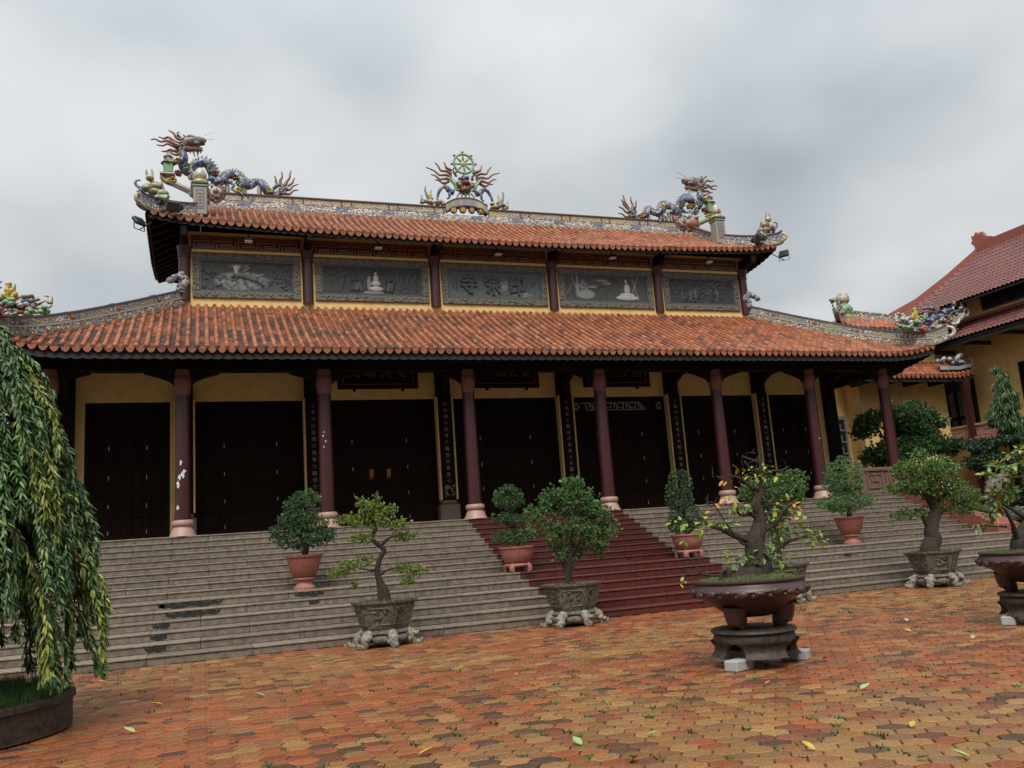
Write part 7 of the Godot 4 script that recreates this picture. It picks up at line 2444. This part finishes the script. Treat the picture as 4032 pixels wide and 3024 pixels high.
func build_plants() -> void:
	make_leaves()
	# --- terracotta pots with clipped shrubs on the landing
	var YL := R2 * 6
	var px := [-7.14, -2.31, 2.23, 7.22]
	var zz := 3.93
	clay_pot(V(px[0], YL, zz), "pedestal terracotta pot left of the pale green bonsai, on the landing", false)
	clay_pot(V(px[1], YL, zz), "footed terracotta pot at the left edge of the red steps", true)
	clay_pot(V(px[2], YL, zz), "footed terracotta pot at the right edge of the red steps", true)
	clay_pot(V(px[3], YL, zz), "rightmost pedestal terracotta pot on the landing", false)
	var E := func(x: float, y: float, rx: float, ry: float, rz := -1.0) -> Array: return [V(x, y, zz + rf(-0.05, 0.05)), V(rx, ry, rx if rz < 0 else rz)]
	var defs := [
		["clipped_shrub", "three-tier clipped dark green shrub in the left pedestal pot", px[0], [E.call(px[0], 1.98, 0.6, 0.2), E.call(px[0] - 0.36, 2.14, 0.36, 0.15), E.call(px[0] + 0.3, 2.06, 0.4, 0.15), E.call(px[0] - 0.12, 2.42, 0.42, 0.17), E.call(px[0] + 0.14, 2.28, 0.4, 0.15), E.call(px[0] + 0.06, 2.82, 0.34, 0.17), E.call(px[0] - 0.2, 2.7, 0.22, 0.12)], 3600, 0.065, DEEP, 1.62, 2.1],
		["cloud_pruned_shrub", "cloud-pruned dark green shrub in rounded pads in the pot left of the red steps", px[1], [E.call(px[1] - 0.05, 1.72, 0.52, 0.16), E.call(px[1] - 0.34, 2.16, 0.2, 0.12), E.call(px[1] + 0.02, 2.08, 0.28, 0.14), E.call(px[1] - 0.1, 2.62, 0.34, 0.28), E.call(px[1] + 0.3, 1.8, 0.25, 0.12)], 3200, 0.055, DEEP, 1.5, 2.5],
		["columnar_shrub", "narrow dark green shrub of two rounded masses in the pot right of the red steps", px[2], [E.call(px[2] - 0.08, 2.7, 0.32, 0.4), E.call(px[2] - 0.12, 2.35, 0.34, 0.28), E.call(px[2] + 0.0, 1.9, 0.42, 0.34), E.call(px[2] - 0.15, 1.72, 0.36, 0.22)], 3200, 0.055, [Color(0.014, 0.042, 0.018), Color(0.02, 0.055, 0.022), Color(0.028, 0.07, 0.026)], 1.5, 2.2],
		["domed_shrub", "egg-shaped clipped shrub above a leafy skirt in the right pedestal pot", px[3], [E.call(px[3] - 0.02, 2.75, 0.5, 0.48), E.call(px[3] - 0.02, 2.5, 0.54, 0.3), E.call(px[3] - 0.02, 2.05, 0.78, 0.2), E.call(px[3] - 0.02, 1.95, 0.5, 0.2)], 4200, 0.06, MIDG, 1.62, 2.1]]
	for d in defs:
		var root := thing(d[0], d[1], "shrub", V(0, 0, 0))
		var b := MB.new()
		b.tube(spline(PackedVector3Array([V(d[2], d[7] - 0.05, zz), V(d[2] + 0.05, d[7] + 0.2, zz), V(d[2] - 0.04, (d[7] + d[8]) / 2 + 0.1, zz), V(d[2], d[8] + 0.3, zz)]), 4), taper(13, 0.075, 0.03), 8)
		part(b, "trunk", M.bark_dark, root)
		crown(root, "foliage", d[3], d[4], d[5], LF.fine, d[6], 0.62, 0.3, 0.1)
		crown(root, "shoots", d[3], 350, d[5] * 1.2, LF.sprig, MIDG, 0.95, 0.3, -0.1)
		# fallen bits and weeds on the soil
	# --- grey stone pots with their plants
	stone_pot(V(-6.2, 0, 7.85), "carved grey stone pot holding the pale green bonsai", 0.15)
	stone_pot(V(-2.64, 0, 7.85), "carved grey stone pot holding the round leafy shrub before the red steps", 0.2)
	stone_pot(V(2.05, 0, 7.85), "carved grey stone pot half hidden behind the dark bowl bonsai", 0.1)
	stone_pot(V(6.05, 0, 7.85), "rightmost carved grey stone pot with pale scroll feet", 0.1, 1.12)
	var a := traced_tree("bonsai_tree", "airy pale green bonsai with a twisting dark trunk", "bonsai", PLANT_A.trunk, 7.85, M.bark_dark, 0.12)
	crown(a, "foliage", ell2(PLANT_A.pads, 7.85, 0.9, 0.14), 2600, 0.05, LF.sprig, FRESH, 0.0, 0.5, 0.2)
	a = traced_tree("leafy_shrub", "round glossy green shrub with many thin stems", "shrub", PLANT_B.trunk, 7.85, M.bark_dark, 0.06, 0.25)
	crown(a, "foliage", ell2(PLANT_B.pads, 7.85, 0.9, 0.15), 3900, 0.062, LF.sprig, MIDG, 0.1, 0.45, 0.1)
	a = traced_tree("leafy_shrub", "bright green shrub behind the bare-branched bowl bonsai", "shrub", PLANT_C.trunk, 7.85, M.bark_dark, 0.06)
	crown(a, "foliage", ell2(PLANT_C.pads, 7.85, 0.8, 0.1), 3200, 0.065, LF.sprig, MIDG, 0.3, 0.4, 0.1)
	a = traced_tree("bonsai_tree", "spreading green bonsai with a thick forked trunk", "bonsai", PLANT_D.trunk, 7.85, M.bark, 0.12)
	crown(a, "foliage", ell2(PLANT_D.pads, 7.85, 0.9, 0.2), 5200, 0.065, LF.sprig, MIDG + [FRESH[0], FRESH[1], FRESH[3]], 0.1, 0.4, 0.2)
	# weeds in the stone pots
	for q in 4:
		var xs := []; var cs := []
		var cx: float = [-6.2, -2.64, 2.05, 6.05][q]
		for k in 90:
			var r := 0.4 * sqrt(rng.randf()); var t := rf(0, TAU)
			xs.append(Transform3D(Basis(V(0, 1, 0), rf(0, TAU)).scaled(V(0.1, rf(0.03, 0.1), 0.1)), V(cx + cos(t) * r, 0.735, 7.85 + sin(t) * r * 0.8)))
			cs.append(pick([Color(0.16, 0.15, 0.05), Color(0.2, 0.17, 0.07), Color(0.05, 0.1, 0.03)] if q < 2 else [Color(0.03, 0.09, 0.04), Color(0.05, 0.12, 0.05)]))
		var ms := copies(LF.grass, xs, cs, "pot_weeds", M.leaf, self)
		ms.set_meta("label", "low weeds covering the soil of the " + ["pale bonsai's", "leafy shrub's", "half hidden", "rightmost"][q] + " stone pot")
		ms.set_meta("category", "weeds")
	# --- the big dark bowls
	big_bowl(V(-3.03, 0.12, 14.2), "big dark brown bowl with mossy soil under the old bonsai", "dark round stand under the old bonsai's bowl, on pale blocks", 0.3)
	big_bowl(V(1.86, 0.12, 13.9), "big dark brown bowl at the right edge of the picture", "dark round stand under the bowl at the right edge", 0.9)
	support_block(V(-3.42, 0, 14.42), 0.35, "pale concrete block under the near left foot of the old bonsai's stand")
	support_block(V(-2.5, 0, 14.22), -0.9, "pale concrete block under the right foot of the old bonsai's stand")
	support_block(V(-3.1, 0, 13.8), 0.2, "pale concrete block under the far foot of the old bonsai's stand")
	support_block(V(1.52, 0, 14.22), 0.2, "pale concrete block under the near foot of the right-hand stand")
	support_block(V(1.45, 0, 13.75), 0.6, "pale concrete block under the left foot of the right-hand stand")
	a = traced_tree("old_bonsai", "old gnarled bonsai with bare branches and few yellow leaves", "bonsai", BONSAI.trunk, 14.2, M.bark, 0.1, 0.3)
	var lx := []; var lc := []
	for e in BONSAI.leaves:
		var kind: int = e[2]
		var col: Color = [Color(0.5, 0.3, 0.02), Color(0.34, 0.36, 0.03), Color(0.55, 0.24, 0.02), Color(0.2, 0.3, 0.04), Color(0.12, 0.24, 0.06)][clampi(kind, 0, 4)]
		for q in (5 if kind >= 3 else 3):
			var d := V(rf(-1, 1), rf(-0.9, 0.6), rf(-0.8, 0.9)).normalized()
			lx.append(aim(V(e[0], e[1], 14.2 + rf(-0.2, 0.2)) + d * rf(0.0, 0.05), d, V(0.2, 0.9, 0.4), Vector3.ONE * rf(0.06, 0.115)))
			lc.append(vary(col, 0.25))
	copies(LF.oval, lx, lc, "leaves", M.leaf, a)
	var bp := [[870, 560, 90, 150], [830, 720, 80, 80], [640, 790, 70, 40], [930, 470, 90, 60], [1100, 620, 100, 45], [430, 520, 110, 45], [620, 430, 70, 35], [740, 200, 130, 60]]
	var be := []
	for e in bp:
		be.append([V(-2.66 + (e[0] - 777.0) * 0.0018, 2.47 - (e[1] - 62.0) * 0.00178, 14.2), V(e[2] * 0.0018, e[3] * 0.0018, 0.16)])
	crown(a, "small_leaves", be, 520, 0.055, LF.oval, MIDG + FRESH, 0.0, 0.4, 0.1)
	# fine bare twigs at the branch ends
	var tb := MB.new()
	for k in range(3, BONSAI.trunk.size()):
		var t: Array = BONSAI.trunk[k]
		for q in 6:
			var i := (rng.randi() % (t.size() / 3 - 1)) + 1
			var p := V(t[i * 3], t[i * 3 + 1], 14.2 + rf(-0.1, 0.1))
			var d := V(rf(-1, 1), rf(-0.4, 1), rf(-0.7, 0.7)).normalized() * rf(0.06, 0.16)
			tb.tube(PackedVector3Array([p, p + d * 0.5 + V(rf(-0.02, 0.02), rf(-0.02, 0.02), 0), p + d]), PackedFloat32Array([0.007, 0.005, 0.002]), 5)
	part(tb, "twigs", M.bark, a).set_meta("kind", "stuff")
	a = traced_tree("edge_bonsai", "dark bonsai with sparse leaves cut by the right edge of the picture", "bonsai", BONSAI_R.trunk, 13.9, M.bark_dark, 0.1, 0.3)
	crown(a, "leaves", ell2(BONSAI_R.pads, 13.9, 0.9, 0.2), 420, 0.1, LF.oval, MIDG + [FRESH[0], FRESH[2], FRESH[4], Color(0.3, 0.3, 0.04), Color(0.5, 0.24, 0.03)], 0.2, 0.3, 0.2)
	# --- garden on the right
	a = traced_tree("garden_bush", "dense dark green bush before the yellow pavilion wall", "bush", BUSH.trunk, -2.0, M.bark_dark, 0.06, 0.5)
	crown(a, "foliage", ell2(BUSH.pads, -2.0, 0.9, 0.3), 8000, 0.125, LF.sprig, DEEP + MIDG, 0.15, 0.4, 0.1)
	var rt := thing("columnar_tree", "slim drooping columnar tree before the side hall", "tree", V(0, 0, 0))
	var b := MB.new()
	b.tube(PackedVector3Array([V(16.75, 0, 1.0), V(16.85, 3.0, 1.0), V(16.95, 6.3, 1.0)]), PackedFloat32Array([0.11, 0.08, 0.02]), 8)
	part(b, "trunk", M.bark_dark, rt)
	crown(rt, "foliage", ell2(RIGHTGREEN.column, 1.0, 1.0, 0.18), 4200, 0.17, LF.lance, DEEP + [MIDG[0], MIDG[1]], 0.3, 0.3, 1.4)
	rt = thing("cloud_pruned_pine", "dark green cloud-pruned pine in flat layers at the right", "tree", V(0, 0, 0))
	b = MB.new()
	b.tube(spline(PackedVector3Array([V(15.4, 0, 1.0), V(15.2, 1.4, 1.0), V(15.9, 2.4, 1.0), V(16.2, 3.6, 1.0)]), 4), taper(13, 0.14, 0.05), 8)
	part(b, "trunk", M.bark_dark, rt)
	crown(rt, "foliage", ell2(RIGHTGREEN.pine, 1.0, 1.2, 0.2), 3200, 0.15, LF.fine, [Color(0.014, 0.042, 0.016), Color(0.02, 0.055, 0.02), Color(0.03, 0.07, 0.025)], 0.3, 0.3, 0.0)
	rt = thing("dark_shrub", "dark shrub filling the right edge behind the bowl", "shrub", V(0, 0, 0))
	b = MB.new()
	b.tube(PackedVector3Array([V(16.6, 0, 1.0), V(16.7, 2.0, 1.0)]), PackedFloat32Array([0.1, 0.05]), 8)
	part(b, "stem", M.bark_dark, rt)
	crown(rt, "foliage", ell2(RIGHTGREEN.dark, 1.0, 1.0, 0.2), 2200, 0.17, LF.sprig, [Color(0.016, 0.045, 0.02), Color(0.022, 0.06, 0.026), Color(0.03, 0.07, 0.03)], 0.3, 0.3, 0.0)
	build_weeping_tree()
func build_weeping_tree() -> void:
	# round planter with grass
	var C := V(-11.78, 0, 12.45)
	var pl := thing("round_planter", "dark low round planter wall under the weeping tree", "planter", C)
	var b := MB.new()
	b.lathe([Vector2(1.22, 0.0), Vector2(1.27, 0.02), Vector2(1.27, 0.3), Vector2(1.3, 0.31), Vector2(1.3, 0.36), Vector2(1.28, 0.37), Vector2(1.15, 0.37), Vector2(1.14, 0.33), Vector2(1.14, 0.2)], 60)
	part(b, "planter_wall", M.stand, pl)
	b = MB.new()
	b.lathe([Vector2(1.15, 0.3), Vector2(0.6, 0.34), Vector2(0, 0.36)], 40)
	part(b, "soil", M.soil, pl)
	var xs := []; var cs := []
	for k in 3800:
		var r := 1.22 * sqrt(rng.randf()); var a := rf(0, TAU)
		var s := rf(0.6, 1.2)
		xs.append(Transform3D(Basis(V(0, 1, 0), rf(0, TAU)).scaled(V(0.13 * s, rf(0.12, 0.24) * s, 0.13 * s)), C + V(cos(a) * r, 0.33, sin(a) * r)))
		cs.append(Color(rf(0.025, 0.06), rf(0.08, 0.15), rf(0.015, 0.035)))
	var gs := copies(LF.grass, xs, cs, "planter_grass", M.leaf, self)
	gs.set_meta("label", "thick green grass growing in the round planter")
	gs.set_meta("category", "grass")
	var t := thing("weeping_tree", "weeping tree with long drooping leaves at the left edge", "tree", V(0, 0, 0))
	b = MB.new()
	b.tube(PackedVector3Array([C + V(0, 0.3, 0), C + V(0.02, 2.0, 0), C + V(0.0, 4.55, 0)]), PackedFloat32Array([0.09, 0.07, 0.02]), 9)
	part(b, "trunk", M.bark_dark, t)
	xs = []; cs = []
	var bb := MB.new()
	for k in 460:
		var y0 := lerpf(1.5, 4.5, pow(rng.randf(), 0.8))
		var a := rf(0, TAU)
		var d := V(cos(a), 0, sin(a))
		# reach follows the bell outline, narrow at the top
		var reach := lerp_list([1.4, 1.58, 1.6, 1.52, 1.4, 1.22, 0.85], clampf((y0 - 1.0) / 3.5, 0, 1)) * rf(0.72, 1.0)
		var drop := lerpf(0.7, 1.5, rng.randf())
		d = d.rotated(V(0, 1, 0), rf(-0.1, 0.1))
		var p := PackedVector3Array([C + V(0, y0, 0), C + d * reach * 0.45 + V(0, y0 + 0.04, 0), C + d * reach * 0.8 + V(0, y0 - 0.25 * drop, 0), C + d * reach + V(0, y0 - 0.7 * drop, 0), C + d * reach * 1.03 + V(0, maxf(y0 - 1.1 * drop, 0.55), 0)])
		var sp := spline(p, 4)
		bb.tube(sp, taper(sp.size(), 0.016, 0.004), 5)
		var yellow := rng.randf() < 0.17
		for q in range(3, sp.size()):
			for e in 13:
				var at := sp[q] + (sp[mini(q + 1, sp.size() - 1)] - sp[q]) * rng.randf()
				var side := d.rotated(V(0, 1, 0), rf(-1.6, 1.6))
				var zd := (side * rf(0.35, 1.0) + V(0, rf(-1.2, -0.15), 0)).normalized()
				xs.append(aim(at, zd, side + V(rf(-0.5, 0.5), 0.3, rf(-0.5, 0.5)), V(1.1, 1, 1) * rf(0.075, 0.14)))
				var c: Color = pick(DEEP) * 1.2 if rng.randf() < 0.42 else pick(MIDG) * 1.15
				if yellow and q > 5: c = pick([Color(0.25, 0.27, 0.03), Color(0.2, 0.24, 0.04), Color(0.13, 0.2, 0.03)])
				elif rng.randf() < 0.14: c = pick(FRESH)
				cs.append(vary(c, 0.25))
	part(bb, "branches", M.bark_dark, t)
	copies(LF.lance, xs, cs, "foliage", M.leaf, t)
func build_litter() -> void:
	# fallen leaves on the wet paving
	var spots := [[1115, 2405], [1800, 2640], [2030, 2665], [2290, 2940], [3015, 2700], [3190, 2560], [3240, 2600], [3390, 2720], [3470, 2757], [3560, 2805], [3590, 2870], [3740, 2680], [3830, 2520], [3400, 2600], [3570, 2450], [3590, 2490], [3690, 2370], [3700, 2390], [2640, 2520], [1990, 2540], [1650, 2980], [530, 2890], [640, 2780], [420, 2690], [1040, 2745], [3210, 2960], [3610, 2995], [2550, 2900], [2740, 2660], [3820, 2990], [3650, 2640], [2400, 2790], [2500, 2995]]
	var yaw := 0.3467; var pit := 0.1778; var rol := -0.0703
	var fwd := V(sin(yaw) * cos(pit), sin(pit), -cos(yaw) * cos(pit))
	var rt := V(cos(yaw), 0, sin(yaw)); var uv := rt.cross(fwd)
	var R := rt * cos(rol) + uv * sin(rol); var U := uv * cos(rol) - rt * sin(rol)
	var names := ["yellow", "pale green", "tan", "orange-brown"]
	var cols := [Color(0.5, 0.36, 0.05), Color(0.3, 0.42, 0.14), Color(0.45, 0.34, 0.2), Color(0.42, 0.17, 0.03)]
	var meshes := []
	for k in 4:
		var b := make_leaf(1.0, 0.55, 0.5, -0.25, 4)
		for i in b.c.size(): b.c[i] = cols[k]
		meshes.append(b.mesh())
	spots.sort_custom(func(a, b): return a[0] < b[0])
	var counts := [0, 0, 0, 0]
	var ordinal := ["first", "second", "third", "fourth", "fifth", "sixth", "seventh", "eighth", "ninth", "tenth", "eleventh", "twelfth", "thirteenth", "fourteenth", "fifteenth", "sixteenth"]
	for s in spots:
		var d: Vector3 = fwd + R * ((s[0] - 2016.0) / 3430.8) - U * ((s[1] - 1512.0) / 3430.8)
		var p := CAM + d * (-CAM.y / d.y)
		if p.z < 7.3: p.z = 7.45
		var k := rng.randi() % 4
		var o := inst(meshes[k], "fallen_leaf", M.leaf, self, aim(V(p.x, 0.016, p.z), V(rf(-1, 1), 0.05, rf(-1, 1)), V(rf(-0.25, 0.25), 1, rf(-0.25, 0.25)), Vector3.ONE * rf(0.08, 0.14)))
		counts[k] += 1
		tag(o, "%s fallen leaf on the paving, %s such leaf from the left" % [names[k], ordinal[counts[k] - 1]], "leaf", "fallen leaves on the paving")
func build_added_trees() -> void:
	# unseen trees added behind the camera to keep low sky light off the porch
	for k in 7:
		var x := -34.0 + k * 9.5
		var z := 34.0 + 2.5 * sin(k * 2.3)
		var t := thing("added_shade_tree", "added unseen shade tree behind the viewer, " + ["first", "second", "third", "fourth", "fifth", "sixth", "seventh"][k] + " of the row facing the hall", "tree", V(x, 0, z), 0.0, "added trees shading the hall porch")
		var b := MB.new()
		b.tube(spline(PackedVector3Array([V(0, 0, 0), V(0.2, 2.5, 0.1), V(-0.1, 5, 0), V(0.2, 9, 0.2)]), 4), taper(13, 0.4, 0.12), 10)
		part(b, "trunk", M.bark_dark, t)
		for q in 5:
			b = MB.new()
			var a := q * 1.3
			b.tube(spline(PackedVector3Array([V(0, 4.0 + q * 0.6, 0), V(cos(a) * 1.6, 5.6 + q * 0.6, sin(a) * 1.6), V(cos(a) * 3.4, 6.6 + q * 0.8, sin(a) * 3.2)]), 4), taper(9, 0.16, 0.04), 7)
			part(b, "branch", M.bark_dark, t)
		var es := []
		for q in 14:
			var a := q * 2.4
			es.append([V(cos(a) * rf(1.0, 4.0), rf(3.0, 12.0), sin(a) * rf(0.5, 3.0)), V(rf(2.0, 3.2), rf(1.6, 2.4), rf(1.8, 2.6))])
		crown(t, "foliage", es, 2600, 0.75, LF.sprig, DEEP + MIDG, 0.2, 0.3, 0.2)
